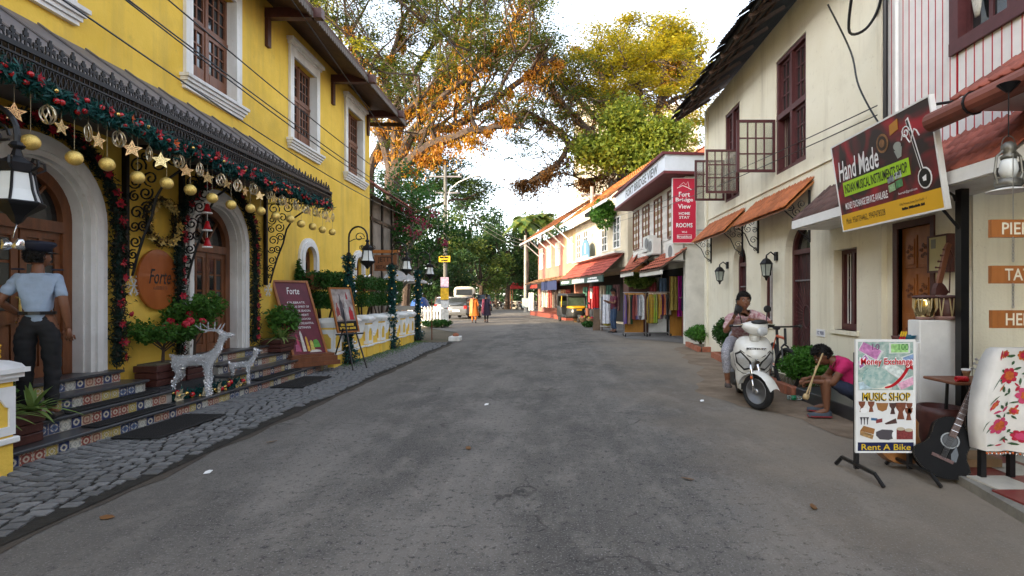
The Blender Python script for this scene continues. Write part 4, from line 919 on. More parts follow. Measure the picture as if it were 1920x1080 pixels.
# small house number plate
t = thing('number_plate','small white and blue house number plate on the cream wall above the bush','sign',(XR,8.32,.86)); F = lambda a,b,d=0: V((XR-.004-d,8.32-a,.90+b))
mb = MB(); mb.fbox(F,-.13,.13,-.055,.055,0,.008); mb.build('plate',M_('white_print'),t); text('I/C 9000',F,0,0,.2,.06,mat('blue_print',(.02,.03,.18),.5),t,d=.010,bold=.01)
# ================================================================ striped house and music shop
SH = thing('striped_house','white boarded house with thin red grooves and maroon upstairs window','house',(XR+2,3,0))
FS = lambda a,b,d=0: V((XR+.02-d, a, b))
hol = [rect(4.15,5.55,4.05,5.9), rect(5.93,6.50,.3,2.28)]
mb = MB(); mb.sheet(FS, rect(-3,6.72,3.0,6.8), [hol[0]], .16); mb.build('upper_wall', M_('red_paint'), SH)
b_ = .108
for i in range(58):
    y1 = 6.71-i*b_; y0 = y1-b_+.011
    segs = [(3.02,6.79)]
    if y1 > 4.15 and y0 < 5.55:
        if y0 >= 4.15 and y1 <= 5.55: segs = [(3.02,4.05),(5.9,6.79)]
        elif y1 > 5.55: segs = [(3.02,6.79)]; y0 = max(y0,5.55)
        else: y1 = min(y1,4.15)
    for z0,z1 in segs: g = MB(); g.fbox(FS,y0,y1,z0,z1,.0,.012); g.build('wall_board', mat('board_white',(.76,.74,.72),.6,var=.08,scale=3,rnd=.05), SH); g = MB(); g.fbox(FS,y0-.011,y0+.001,z0,z1,.004,.0145); g.build('red_batten', M_('red_paint'), SH)
mb = MB(); mb.sheet(FS, rect(5.35,6.72,0,3.0), [hol[1]], .30); mb.fbox(FS,5.35,5.36,0,3,-.6,0); mb.box(XR+.33,XR+6,5.36,6.7,0,3); mb.build('lower_wall', M_('cream_wall'), SH)
mb = MB(); mb.box(XR+.55,XR+.6,-3,5.35,0,3.0); mb.build('shop_back_wall', mat('shop_grey',(.42,.43,.40),.85,var=.1), SH)
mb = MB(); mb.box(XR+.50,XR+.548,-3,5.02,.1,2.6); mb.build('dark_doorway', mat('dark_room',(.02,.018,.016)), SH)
mb = MB(); mb.box(3.5,XR+4,-3,4.72,3.10,3.13); mb.build('porch_ceiling', M_('white_paint'), SH)
# upstairs window with lace
a0,a1,b0,b1 = 4.15,5.55,4.05,5.9
mb = MB(); mb.fbox(FS,a0-.06,a1+.06,b0-.07,b0+.06,-.1,.05).fbox(FS,a0-.06,a0+.06,b0,b1,-.1,.045).fbox(FS,a1-.06,a1+.06,b0,b1,-.1,.045).fbox(FS,a0,a1,b1-.06,b1+.06,-.1,.05); m=(a0+a1)/2; mb.fbox(FS,m-.05,m+.05,b0,b1,-.1,.04)
W = mb.build('window', MW, SH)
for p,q in ((a0+.06,m-.05),(m+.05,a1-.06)): casement(W,FS,p,q,b0+.06,b1-.06,-.09,2,2,MW,fw=.05,bw=.05,glass=WG)
lace = mat('lace',(.62,.60,.52),.8,var=.2,scale=40)
for j in range(4):
    yy = a1-.24-j*.33; g = MB(); g.smooth=True; g.lathe([(.01,0),(.06,-.14),(.075,-.3),(.05,-.42),(.03,-.5)],8,(XR+.0,yy,4.75)); g.tube([(XR,yy,4.75),(XR,yy,5.8)],.012,5); g.v=[V((XR+.035+(p.x-XR)*.3,p.y,p.z)) for p in g.v]; g.build('lace_hanging', lace, W)
# carved door
mb = MB(); mb.fbox(FS,5.93,6.50,.3,2.28,-.12,-.05); D = mb.build('door', M_('orange_wood'), SH)
for r_i in range(4):
    for c_i in range(2):
        y0=5.99+c_i*.235; z0=.42+r_i*.46; g = MB(); g.fbox(FS,y0,y0+.2,z0,z0+.38,-.05,-.035); g.fbox(FS,y0+.03,y0+.17,z0+.04,z0+.34,-.035,-.025); p=g.build('door_panel', M_('orange_wood'), D)
        g = MB()
        for k in range(5): F=lambda a,b,d=0: FS(a,b,d-.02); scroll(g,F,y0+.1+.035*math.cos(k*1.26),z0+.19+.06*math.sin(k*1.26),.03,1.2,1,k,.006,8)
        g.build('carving', M_('brown_wood'), D)
mb = MB(); mb.fbox(FS,5.87,5.93,.1,2.36,-.1,.02).fbox(FS,6.50,6.58,.1,2.36,-.1,.02).fbox(FS,5.93,6.50,2.28,2.36,-.1,.02); mb.build('door_frame', M_('dark_wood'), SH)
# lean-to tiled roof over the shop door
t_rd = tile_mesh('roof_tile', .20, .17, M_('tile_red')); t_dk = tile_mesh('roof_tile', .20, .17, M_('tile_dark'))
LR = thing('lean_to_roof','mossy red tiled lean-to roof above the shop door behind the signboard','roof',(3.9,6.4,2.5))
tile_roof(LR,(3.66,6.4,2.60),(0,-1,0),(.52,0,.46),2.15,.70,.20,.17,t_rd,M_('white_paint'),random.Random(3))
tile_roof(LR,(3.66,8.05,2.60),(0,-1,0),(.52,0,.46),1.65,.70,.20,.17,t_dk,M_('white_paint'),random.Random(4))
mb = MB(); mb.box(3.62,3.66,4.26,8.05,2.48,2.60); mb.box(3.66,XR,4.22,4.26,2.48,2.62); mb.box(3.66,XR,8.04,8.07,2.48,2.62); mb.build('fascia', M_('white_paint'), LR)
mb = MB(); mb.box(3.66,XR-.01,4.26,8.04,2.47,2.49); mb.build('soffit', M_('white_trim'), LR)
# porch roof nearer the viewer with its gutter
PR = thing('porch_roof','red tiled porch roof edge with terracotta gutter over the tattoo planks','roof',(3.6,3.0,2.9))
tile_roof(PR,(3.44,4.55,3.12),(0,-1,0),(.62,0,.40),5.0,.85,.20,.17,t_rd,M_('tile_dark'),random.Random(6))
mb = MB(); mb.tube([(3.40,4.78,3.02),(3.40,-1,3.02)],.085,14); mb.build('gutter', mat('gutter_red',(.24,.07,.045),.45,var=.2,scale=4), PR)
mb = MB()
for yy in (4.3,3.2,2.1): mb.tube([(3.40+.09*math.cos(t),yy,3.02+.09*math.sin(t)) for t in [k*PI/6 for k in range(12)]],.012,4,closed=True)
mb.build('gutter_clip', M_('black_iron'), PR)
mb = MB(); mb.box(3.50,3.54,-1,4.2,2.40,2.47); mb.build('fascia', M_('black_paint'), PR)
mb = MB(); mb.cbox((3.86,5.02,1.25),.075,.075,2.5); F=lambda a,b,d=0: V((3.86-a,5.02+d,b)); scroll(mb,F,.16,2.36,.1,1.3,-1,0,.012,14); mb.tube([F(.03,2.1),F(.2,2.3),F(.3,2.46)],.014,5); PP=mb.build('porch_post', M_('black_paint'), PR)
# drain pipe and cables at the joint of the two houses
g = MB(); g.tube([(XR-.06,6.62,6.5),(XR-.06,6.62,3.0)],.028,8); tag(g.build('drain_pipe',M_('black_paint')),'black drain pipe between the cream house and the striped boards','pipe')
g = MB(); g.tube([(XR-.05,6.42,6.5),(XR-.05,6.42,3.1)],.022,8); tag(g.build('conduit',M_('white_paint')),'thin white conduit running up the striped boards','pipe')
for k,(pts,lab) in enumerate((([(3.6,6.4,5.1),(3.85,6.9,4.88),(4.1,6.9,4.97),(4.12,6.65,5.3),(4.1,6.6,6.4)],'thick black cable looping round the house joint'),([(3.62,7.0,5.3),(3.95,7.05,4.7),(4.0,6.95,4.2),(4.05,6.6,3.6),(4.0,6.3,3.4)],'thin loose black cable dangling to the signboard'))):
    P=[V(p) for p in pts]; Q=[]
    for i in range(len(P)-1):
        for s in range(6): t_=s/6; p0,p1,p2,p3=P[max(i-1,0)],P[i],P[i+1],P[min(i+2,len(P)-1)]; Q.append(.5*((2*p1)+(p2-p0)*t_+(2*p0-5*p1+4*p2-p3)*t_*t_+(3*p1-p0-3*p2+p3)*t_**3))
    g=MB(); g.tube(Q+[P[-1]],.012 if k else .018,6); tag(g.build('house_cable',M_('black_paint')),lab,'cable')
# ---- signboard "Hand Made"
t = thing('music_shop_signboard','tilted maroon Hand Made Indian musical instruments shop signboard','sign',(3.8,6.1,2.3))
r_ = V((0,-1,0)); up = V((-.15,0,1.0)).normalized(); c0 = V((3.57,6.52,2.27)); nn = r_.cross(up)
FB = lambda a,b,d=0: c0+r_*a+up*b+nn*d
if FB(0,0,1).x > c0.x: FB = lambda a,b,d=0: c0+r_*a+up*b-nn*d
def signmat():
    m = bpy.data.materials.new('sign_maroon'); MATS['sign_maroon']=m; m.use_nodes=True; N=m.node_tree.nodes; L=m.node_tree.links; b=N['Principled BSDF']; b.inputs['Roughness'].default_value=.45
    tc=N.new('ShaderNodeTexCoord'); n=N.new('ShaderNodeTexNoise'); n.inputs['Scale'].default_value=1.7; n.inputs['Detail'].default_value=2; n.inputs['Distortion'].default_value=1.2; L.new(tc.outputs['Object'],n.inputs['Vector'])
    cr=N.new('ShaderNodeValToRGB'); e=cr.color_ramp.elements; e[0].position=.40; e[0].color=(.022,.010,.010,1); e[1].position=.66; e[1].color=(.36,.008,.02,1); L.new(n.outputs['Fac'],cr.inputs[0]); L.new(cr.outputs[0],b.inputs['Base Color']); return m
signmat()
W_,H_ = 1.80,1.09; SGN = .93; _FB = FB; FB = lambda a,b,d=0: _FB(a*SGN,b*SGN,d)
mb = MB(); mb.fbox(FB,0,W_,0,H_,-.04,0); mb.build('board',M_('sign_maroon'),t)
mb = MB()
for a0,a1,b0,b1 in ((-.02,0,-.02,H_+.02),(W_,W_+.02,-.02,H_+.02),(0,W_,H_,H_+.02),(0,W_,-.02,0)): mb.fbox(FB,a0,a1,b0,b1,-.045,.006)
mb.build('frame',M_('white_paint'),t)
mb = MB(); mb.fbox(FB,0,W_,0,.20,.001,.004); mb.build('yellow_band',mat('sign_yellow',(.72,.40,.015),.5,var=.04),t)
mb = MB(); mb.fbox(FB,.14,1.40,.42,.60,.001,.005); mb.build('green_band',mat('sign_green',(.36,.62,.02),.5,var=.04),t)
text('Hand Made',FB,.50,.745,.84,.25,M_('white_print'),t,shear=.25,d=.006,bold=.012); text('INDIAN MUSICAL INSTRUMENTS SHOP',FB,.77,.51,1.2,.115,M_('black_paint'),t,d=.007,bold=.015)
text('MONEY EXCHANGE SERVICE AVAILABLE',FB,.56,.295,.86,.085,M_('white_print'),t,d=.006,bold=.012); text('Mob: 9567734462, 9947478328',FB,.50,.10,.80,.085,M_('black_paint'),t,d=.006)
text('heartalk@gmail.com',FB,1.32,.255,.30,.035,M_('white_print'),t,d=.006); text('1396, Princess Street, Fort Kochi - 1',FB,1.37,.135,.42,.03,M_('black_paint'),t,d=.006); marks(FB,1.37,.085,.36,.028,M_('black_paint'),t,.006,6)
# printed instruments: sitar, drum, coin disc, notes
def flat(name, pts, d, m): g=MB(); g.poly(FB,pts,.002,d); return g.build(name,m,t)
wp=M_('white_print'); br=mat('print_brown',(.30,.15,.06),.5,var=.3,scale=20)
flat('printed_sitar_neck',[(1.44,.98),(1.485,1.0),(1.60,.42),(1.565,.41)],.006,wp); flat('printed_sitar_neck',[(1.45,.97),(1.475,.98),(1.59,.43),(1.575,.42)],.008,M_('black_paint'))
flat('printed_sitar_body',[(1.60+.10*math.cos(k*PI/8),.34+.11*math.sin(k*PI/8)) for k in range(16)],.006,wp); flat('printed_sitar_body',[(1.60+.085*math.cos(k*PI/8),.34+.095*math.sin(k*PI/8)) for k in range(16)],.008,M_('black_paint')); flat('printed_sitar_bridge',[(1.57,.35),(1.63,.37),(1.62,.31),(1.58,.31)],.0095,wp)
for k in range(3):
    rr_=(.105,.08,.045)[k]; flat('printed_disc',[(1.02+rr_*math.cos(q*PI/10),.86+rr_*math.sin(q*PI/10)) for q in range(20)],.004+.002*k,(br,mat('print_dark',(.05,.03,.02),.5),br)[k])
flat('printed_box_drum',[(1.17,.90),(1.31,.93),(1.32,1.04),(1.18,1.01)],.006,mat('print_orange',(.5,.22,.03),.5)); flat('printed_tabla',[(1.20,.72),(1.33,.74),(1.30,.64),(1.24,.63)],.006,mat('print_grey',(.35,.38,.34),.5)); flat('printed_tabla',[(1.26+.06*math.cos(q*PI/8),.76+.045*math.sin(q*PI/8)) for q in range(16)],.008,M_('print_grey'))
g=MB(); g.tube([FB(1.34+.03*k,.80+.06*math.sin(k*1.1),.006) for k in range(10)],.006,4); scroll(g,lambda a,b,d=0: FB(a,b,.006),1.42,.86,.07,1.5,1,0,.006,14); g.build('printed_music_stave',wp,t)
for k in range(4): flat('printed_banknote',[(1.02+.13*(k%2),.30+.10*(k//2)+.02*(k%2)),(1.13+.13*(k%2),.31+.10*(k//2)+.02*(k%2)),(1.13+.13*(k%2),.39+.09*(k//2)+.02*(k%2)),(1.02+.13*(k%2),.38+.09*(k//2)+.02*(k%2))],.006,mat('print_note%d'%k,((.35,.55,.3),(.1,.3,.12),(.3,.33,.36),(.5,.55,.55))[k],.5,var=.3,scale=30))
mb=MB()
for a in (.1,1.6):
    mb.tube([FB(a,H_-.03,-.04),FB(a,H_-.03,-.55)],.014,5)
mb.build('mounting_bar',M_('black_iron'),t)
# ================================================================ things round the music shop
# tiled shop floor with kerb
fl = MB(); fl.add([(3.36,5.3,.0),(3.02,3.4,.0),(2.9,2.2,.0),(4.75,2.2,.0),(4.75,5.3,.0),(3.36,5.3,.07),(3.02,3.4,.07),(2.9,2.2,.07),(4.75,2.2,.07),(4.75,5.3,.07)],[(5,6,7,8,9),(0,1,6,5),(1,2,7,6),(4,0,5,9)])
shop = fl.build('shop_floor', mat('kerb',(.27,.255,.22),.9,var=.25,scale=4,bump=.4)); tag(shop,kind='structure')
tmr, tmw = mat('floor_red',(.24,.045,.04),.4,var=.15,scale=6,rnd=.1), mat('floor_white',(.60,.57,.50),.4,var=.12,scale=6,rnd=.08)
q = MB(); q.box(.003,.297,.003,.297,0,.012); ma, mb_ = q.mesh('floor_tile',tmr), q.mesh('floor_tile',tmw)
si = WM[shop.name].inverted(); An = math.atan2(.30,1.9)
Rt = Matrix.Rotation(-An*0+.0,4,'Z')
for i in range(-1,7):
    for j in range(11):
        y = 2.0+j*.3; 
        xe = 2.9+(y-2.2)*.1 if y<3.4 else 3.02+(y-3.4)*.18
        x = xe+.09+i*.3
        if x < xe or x > 4.4: continue
        link('floor_tile', ma if (i+j)%2 else mb_, shop, si @ Matrix.Translation(V((x,y,.072))) )
# black step in front of the cream house where the boy sits
g = MB(); g.bbox(3.50,4.2,5.98,7.66,.0,.165,.01); o=g.build('stone_step', M_('black_granite')); tag(o,'black stone step on which the boy in pink sits','step')
# money exchange stand sign
t = thing('money_exchange_sign','free-standing Money Exchange and Music Shop sign on black feet','sign',(2.71,4.33,0))
FM = lambda a,b,d=0: V((2.48+a,4.33-d,b))
mb=MB(); mb.fbox(FM,0,.455,.205,1.095,-.012,0); mb.build('panel',mat('sign_white',(.78,.78,.77),.4,var=.04),t)
mb=MB()
for a0,a1,b0,b1 in ((-.015,0,.19,1.11),(.455,.47,.19,1.11),(0,.455,1.095,1.11),(0,.455,.19,.205)): mb.fbox(FM,a0,a1,b0,b1,-.018,.004)
mb.build('frame',M_('white_paint'),t)
for a in (.01,.445):
    mb=MB(); mb.fbox(FM,a-.016,a+.016,.05,1.0,-.05,-.02); x=2.48+a; mb.build('post',M_('black_paint'),t)
    mb=MB(); mb.tube([(x-.03,4.62,.012),(x-.01,4.56,.085),(x,4.33,.085),(x+.01,4.13,.085),(x+.03,4.05,.012)],.017,6); mb.build('foot',M_('black_paint'),t)
def pr(name,pts,k,m): g=MB(); g.poly(FM,pts,.001,.002+.0012*k); return g.build(name,m,t)
pr('printed_money',rect(.004,.451,.70,1.09),0,mat('money_back',(.16,.30,.26),.5,var=.5,scale=22,col2=(.55,.60,.56)))
for k,(x,y,w,h,a,cc) in enumerate(((.10,1.02,.20,.10,-.5,(.35,.12,.28)),(.34,1.04,.17,.085,.02,(.22,.42,.14)),(.04,.93,.12,.08,.6,(.30,.10,.30)),(.42,.95,.12,.07,.3,(.12,.2,.35)),(.40,.75,.16,.08,.4,(.5,.25,.35)),(.08,.74,.18,.08,.2,(.3,.4,.45)),(.30,.86,.2,.08,-.6,(.45,.50,.48)),(.2,.73,.16,.07,-.2,(.5,.5,.42)))):
    ca,sa=math.cos(a),math.sin(a)
    def q4(f): return [(min(.451,max(.004,x+(p*w/2*f)*ca-(q_*h/2*f)*sa)),min(1.09,max(.702,y+(p*w/2*f)*sa+(q_*h/2*f)*ca))) for p,q_ in ((-1,-1),(1,-1),(1,1),(-1,1))]
    pr('printed_banknote',q4(1),1+k*.4,mat('note_edge',(.66,.68,.66),.5,var=.1)); pr('printed_banknote',q4(.82),1.3+k*.4,mat('note%d'%k,cc,.5,var=.4,scale=30,col2=tuple(min(1,c*1.8+.1) for c in cc)))
text('10',FM,.145,1.05,.06,.05,mat('note_ink',(.22,.05,.18),.5),t,d=.008); text('100',FM,.37,1.05,.08,.05,mat('note_ink2',(.05,.22,.05),.5),t,d=.008)
pr('printed_globe',[(.15+.115*math.cos(q*PI/12),.80+.085*math.sin(q*PI/12)) for q in range(24)],5,mat('globe',(.20,.36,.34),.4,var=.5,scale=25,col2=(.6,.66,.6)))
n_=12; A=[(.22+.21*i/n_,.715+.19*(i/n_)**2.2) for i in range(n_+1)]
g=MB(); g.band(FM,A,[(a-.004,b+.012+.03*i/n_) for i,(a,b) in enumerate(A)],.006,.0095); g.poly(FM,[(.385,.885),(.445,.865),(.44,.955)],.006,.0096); g.build('printed_arrow',M_('red_gloss'),t)
text('Money Exchange',FM,.23,.925,.44,.085,M_('white_print'),t,d=.0100,bold=.05); text('Money Exchange',FM,.23,.925,.42,.068,mat('sign_red',(.62,.01,.02),.5),t,d=.013,bold=.02)
text('MUSIC SHOP',FM,.23,.645,.39,.07,M_('black_paint'),t,d=.004,bold=.03); text('MUSIC SHOP',FM,.235,.648,.385,.062,mat('sign_gold',(.75,.50,.02),.5),t,d=.0055)
pr('blue_band',rect(.0,.455,.205,.275),1,mat('sign_navy',(.01,.015,.07),.5)); text('Rent A Bike',FM,.23,.238,.40,.05,M_('sign_gold'),t,d=.005,bold=.012)
cols=[(.25,.08,.04),(.35,.16,.05),(.10,.05,.04),(.08,.07,.08),(.35,.05,.05),(.05,.15,.3)]
def djembe(x,y,h,k): pr('printed_drum',[(x-h*.32,y+h*.5),(x+h*.32,y+h*.5),(x+h*.28,y+h*.2),(x+h*.12,y-h*.05),(x+h*.22,y-h*.5),(x-h*.22,y-h*.5),(x-h*.12,y-h*.05),(x-h*.28,y+h*.2)],1,mat('pd%d'%k,cols[k],.5,var=.3,scale=40))
for x,y,h,k in ((.035,.565,.085,0),(.11,.565,.085,0),(.285,.55,.09,2),(.35,.53,.135,0),(.42,.555,.08,0),(.415,.505,.10,0)): djembe(x,y,h,k)
pr('printed_bowl',[(.15,.595),(.25,.595),(.235,.54),(.2,.525),(.165,.54)],1,mat('pd1',cols[1],.5)); pr('printed_bowl',[(.05+.03*math.cos(q*PI/8),.515+.022*math.sin(q*PI/8)+.02) for q in range(16)],1.6,wp)
for x in (.03,.055,.08): pr('printed_maraca',[(x-.012,.48),(x+.012,.48),(x+.004,.455),(x+.003,.42),(x-.003,.42),(x-.004,.455)],1,mat('pd3',cols[3],.5))
pr('printed_stick',[(.11,.455),(.16,.45),(.16,.47),(.11,.475)],1,mat('pd5',cols[5],.5)); pr('printed_harmonium',[(.02,.37),(.13,.34),(.14,.385),(.05,.41)],1,mat('pd1',cols[1],.5)); pr('printed_harmonium',[(.02,.335),(.12,.30),(.13,.335),(.02,.37)],1.4,mat('pdw',(.5,.3,.12),.5,var=.4,scale=60))
pr('printed_mridangam',[(.15,.36),(.20,.38),(.28,.375),(.31,.35),(.30,.31),(.25,.295),(.18,.30),(.15,.33)],1,mat('pd3',cols[3],.5)); pr('printed_mridangam',[(.295+.017*math.cos(q*PI/6),.335+.032*math.sin(q*PI/6)) for q in range(12)],1.8,wp)
for x,h in ((.35,.085),(.415,.075)): pr('printed_tabla',rect(x-.033,x+.033,.30,.30+h),1,mat('pd4',(.28,.05,.05),.5,var=.3,scale=50)); pr('printed_tabla',[(x+.033*math.cos(q*PI/6),.30+h+.014*math.sin(q*PI/6)) for q in range(12)],1.8,mat('pdt',(.55,.48,.35),.5))
pr('printed_box',[(.15,.43),(.2,.44),(.2,.47),(.15,.46)],1.2,mat('pd4',(.28,.05,.05),.5)); pr('printed_horn',[(.22,.43),(.31,.47),(.32,.43),(.23,.42)],1.2,mat('pd2',cols[2],.5))
# ---- guitars
def guitar(label, M, body_m, cut=True):
    t = thing('guitar', label, 'guitar', M.to_translation())
    inv0 = M
    def P(a,b,d=0): return inv0 @ V((a,d,b))
    def outline(s=1):
        pts=[]
        for k in range(40):
            th=2*PI*k/40; z=-math.cos(th)                     # -1 bottom .. 1 top
            b=.245+.245*z
            if z<-.1: w=.20*math.sqrt(max(0,1-((z+.42)/.58)**2)) if z<-.42 else .20-.06*((z+.42)/.32)**2*1.0
            else: w=.14*math.sqrt(max(0,1-((z-.5)/.5)**2))*1.02 if z>.5 else .14+.0*z
            if -.42<=z<-.1: w=.20-.062*((z+.42)/.32)
            if -.1<=z<=.5: w=.138+.008*math.sin((z+.1)/.6*PI)*(-1)+.006*(z+.1)
            sg=1 if th<PI else -1
            if cut and sg>0 and z>.45: w*=max(.35,1-(z-.45)*1.2)
            pts.append((sg*w*s,b if s==1 else .245+(b-.245)*s))
        return pts
    g=MB(); g.poly(P,outline(),-.05,.05); B=g.build('body',body_m,t)
    g=MB(); g.band(P,outline()+[outline()[0]],outline(.965)+[outline(.965)[0]],-.053,-.049); g.build('binding',mat('ivory',(.55,.47,.33),.5),B)
    g=MB(); g.poly(P,[(.05*math.cos(k*PI/10),.30+.05*math.sin(k*PI/10)) for k in range(20)],-.053,-.05); g.build('sound_hole',M_('black_paint'),B)
    g=MB(); g.band(P,[(.063*math.cos(k*PI/10),.30+.063*math.sin(k*PI/10)) for k in range(21)],[(.053*math.cos(k*PI/10),.30+.053*math.sin(k*PI/10)) for k in range(21)],-.054,-.0505); g.build('rosette',mat('rosette',(.3,.32,.33),.4),B)
    g=MB(); g.fbox(P,-.075,.075,.135,.16,-.062,-.05); g.build('bridge',M_('dark_wood'),B)
    g=MB(); g.poly(P,[(.05,.28),(.085,.22),(.09,.16),(.06,.15),(.04,.20)],-.054,-.0505); g.build('pickguard',mat('pick',(.02,.025,.03),.15),B)
    g=MB(); g.fbox(P,-.024,.024,.33,.86,-.068,-.04); nk=g.build('neck',mat('rosewood',(.10,.05,.035),.5,var=.2,scale=30),t)
    f=MB(); f.fbox(P,-.024,.024,0,.003,-.070,-.068); fm=f.mesh('fret',M_('steel'),WM[t.name].inverted()); o0=WM[t.name].inverted()@P(0,0); 
    for k in range(14): link('fret',fm,nk,Matrix.Translation((WM[t.name].inverted()@P(0,.38+.48*(1-.5**(k/9))/.66))-o0))
    g=MB(); g.poly(P,[(-.024,.86),(.024,.86),(.037,.92),(.034,1.02),(.01,1.035),(-.01,1.03),(-.034,1.02),(-.037,.92)],-.065,-.045); g.build('headstock',mat('rosewood',(.10,.05,.035)),t)
    for s in (-1,1):
        for k in range(3): g=MB(); g.tube([P(s*.03,.91+k*.04,-.055),P(s*.06,.91+k*.04,-.055)],.006,5); g.ball(tuple(P(s*.062,.91+k*.04,-.055)),.011,6,4); g.build('tuning_peg',M_('steel'),t)
    g=MB()
    for k in range(6): g.tube([P(-.017+.007*k*.95,.15,-.066),P(-.017+.007*k*.95,.88,-.073)],.0012,3)
    g.build('strings',M_('steel'),t); return t
Mg = Matrix.Translation(V((3.03,4.24,.04))) @ Matrix.Rotation(R(-24),4,'Z') @ Matrix.Rotation(R(-16),4,'X') @ Matrix.Rotation(R(23),4,'Y')
guitar('black acoustic guitar leaning beside the money exchange sign',Mg,mat('guitar_black',(.007,.007,.008),.6,var=.2,scale=6,spec=.12))
Mg = Matrix.Translation(V((2.97,4.55,.03))) @ Matrix.Rotation(R(-12),4,'X') @ Matrix.Rotation(R(6),4,'Y')
guitar('orange-brown guitar half hidden behind the money exchange sign',Mg,mat('guitar_orange',(.42,.18,.06),.3,var=.2,scale=8,streak=True,coat=.2))
# ---- white counter with drums
t = thing('white_counter','white stepped display counter carrying the tabla drums','counter',(3.85,5.3,.07))
mb=MB(); mb.bbox(3.56,4.02,5.16,5.34,.36,1.23,.006); mb.bbox(3.36,3.558,5.16,5.34,.36,1.02,.006); mb.build('body',M_('white_paint'),t)
mb=MB(); mb.box(3.38,4.03,5.15,5.33,.07,.36); mb.build('plinth',M_('black_paint'),t)
def tabla(x,y,z,r,h,label,bm,brass):
    t=thing('tabla_drum',label,'drum',(x,y,z)); g=MB(); g.smooth=True
    prof=[(r*.55,0),(r*.8,h*.15),(r*1.0,h*.45),(r*.98,h*.75),(r*.92,h*.93)] if brass else [(r*1.0,0),(r*1.02,h*.3),(r*.98,h*.6),(r*.9,h*.93)]
    g.lathe([(a,b+z) for a,b in prof],20,(x,y,0)); g.build('shell',bm,t)
    g=MB(); g.tube([(x+r*.98*math.cos(k*PI/12),y+r*.98*math.sin(k*PI/12),z+h*.93) for k in range(24)],.014,6,closed=True); g.lathe([(r*1.0,z+h*.93),(r*.9,z+h),(.001,z+h+.004)],20,(x,y,0)); g.build('head',mat('drum_skin',(.10,.045,.04),.6,var=.3,scale=10),t)
    s=MB(); 
    for k in range(16): a=k*PI/8; b=a+PI/16*(1 if k%2 else -1); s2=MB(); s2.tube([(x+r*1.0*math.cos(a),y+r*1.0*math.sin(a),z+h*.93),(x+r*1.07*math.cos((a+b)/2),y+r*1.07*math.sin((a+b)/2),z+h*.5),(x+r*(.62 if brass else 1.04)*math.cos(b),y+r*(.62 if brass else 1.04)*math.sin(b),z+.03)],.006,4); s2.build('strap',mat('strap',(.5,.40,.22),.6),t)
    g=MB(); g.tube([(x+r*(.6 if brass else 1.02)*math.cos(k*PI/8),y+r*(.6 if brass else 1.02)*math.sin(k*PI/8),z+.02) for k in range(16)],.02,6,closed=True); g.build('base_ring',mat('ring_pink',(.35,.2,.17),.8,var=.3),t)
tabla(3.67,5.25,1.232,.098,.24,'round brass tabla drum with pale straps on the white counter',mat('brass',(.7,.55,.28),.15,metal=1,var=.05),True)
tabla(3.88,5.25,1.232,.105,.24,'dark wooden tabla drum with pale straps on the white counter',M_('dark_wood'),False)
t=thing('sarangi','dark carved folk fiddle leaning on the tablas before the meter box','fiddle',(3.86,5.27,1.47))
F=lambda a,b,d=0: V((3.83+a,5.29-d,1.475+b)); g=MB(); g.poly(F,[(-.05,0),(.06,.0),(.085,.03),(.05,.09),(.02,.12),(-.02,.12),(-.04,.07)],-.03,.03); g.build('body',M_('dark_wood'),t)
g=MB(); g.poly(F,[(-.02,.1),(.025,.1),(.11,.46),(.125,.5),(.09,.52),(.065,.47)],-.018,.018); g.build('neck',M_('brown_wood'),t)
for k in range(4): g=MB(); b=.27+.06*k; a=.02+.24*(b-.1)*.6/.36*.36*.6+.02*k; g.tube([F(a+.02,b),F(a-.055,b+.004)],.007,5); g.ball(tuple(F(a-.058,b+.004)),.011,6,4); g.build('peg',M_('dark_wood'),t)
g=MB(); g.tube([F(.10,.5),F(.15,.38),F(.12,.30),F(.11,.02)],.007,5); g.build('bow',M_('dark_wood'),t)
t=thing('meter_box','pale electric meter box with dark frame on the wall beside the carved door','meter box',(XR,5.7,1.7)); F=lambda a,b,d=0: V((XR-d,5.86-a,1.72+b))
mb=MB(); mb.fbox(F,.02,.28,.02,.38,0,.07); mb.build('door',mat('meter_cream',(.50,.46,.25),.5,var=.08),t); mb=MB()
for a0,a1,b0,b1 in ((0,.02,0,.4),(.28,.30,0,.4),(.02,.28,0,.02),(.02,.28,.38,.4)): mb.fbox(F,a0,a1,b0,b1,0,.08)
mb.build('frame',M_('dark_wood'),t); mb=MB(); mb.fbox(F,.05,.12,.26,.36,.07,.073); mb.build('meter_window',mat('meter_grey',(.2,.2,.18),.3),t)
# baskets on the low tier
def bowl(x,y,z,r,h,label,m,nm='basin'):
    g=MB(); g.smooth=True; g.lathe([(r*.7,0),(r*.85,h*.5),(r,h),(r*.95,h),(r*.8,h*.5),(r*.65,.01),(.001,.008)],20,(x,y,z)); o=g.build(nm,m); tag(o,label,'bowl'); return o
bowl(3.50,5.25,1.022,.075,.06,'blue plastic basin on the low counter tier',mat('blue_plastic',(.01,.10,.16),.35)); bowl(3.405,5.27,1.022,.05,.05,'dark wicker bowl beside the blue basin on the counter',M_('dark_wood'))
for k in range(3):
    t=thing('drum_stick','red and yellow painted stick standing by the blue basin','stick',(3.30+.025*k,5.2,1.0),0,'painted sticks on the counter'); g=MB(); x=3.375+.022*k; g.tube([(x,5.19,1.022),(x+.015,5.19,1.07)],.008,5); g.build('red_end',M_('red_gloss'),t); g=MB(); g.tube([(x+.0155,5.19,1.072),(x+.03,5.19,1.12)],.008,5); g.build('yellow_end',M_('sign_gold'),t)
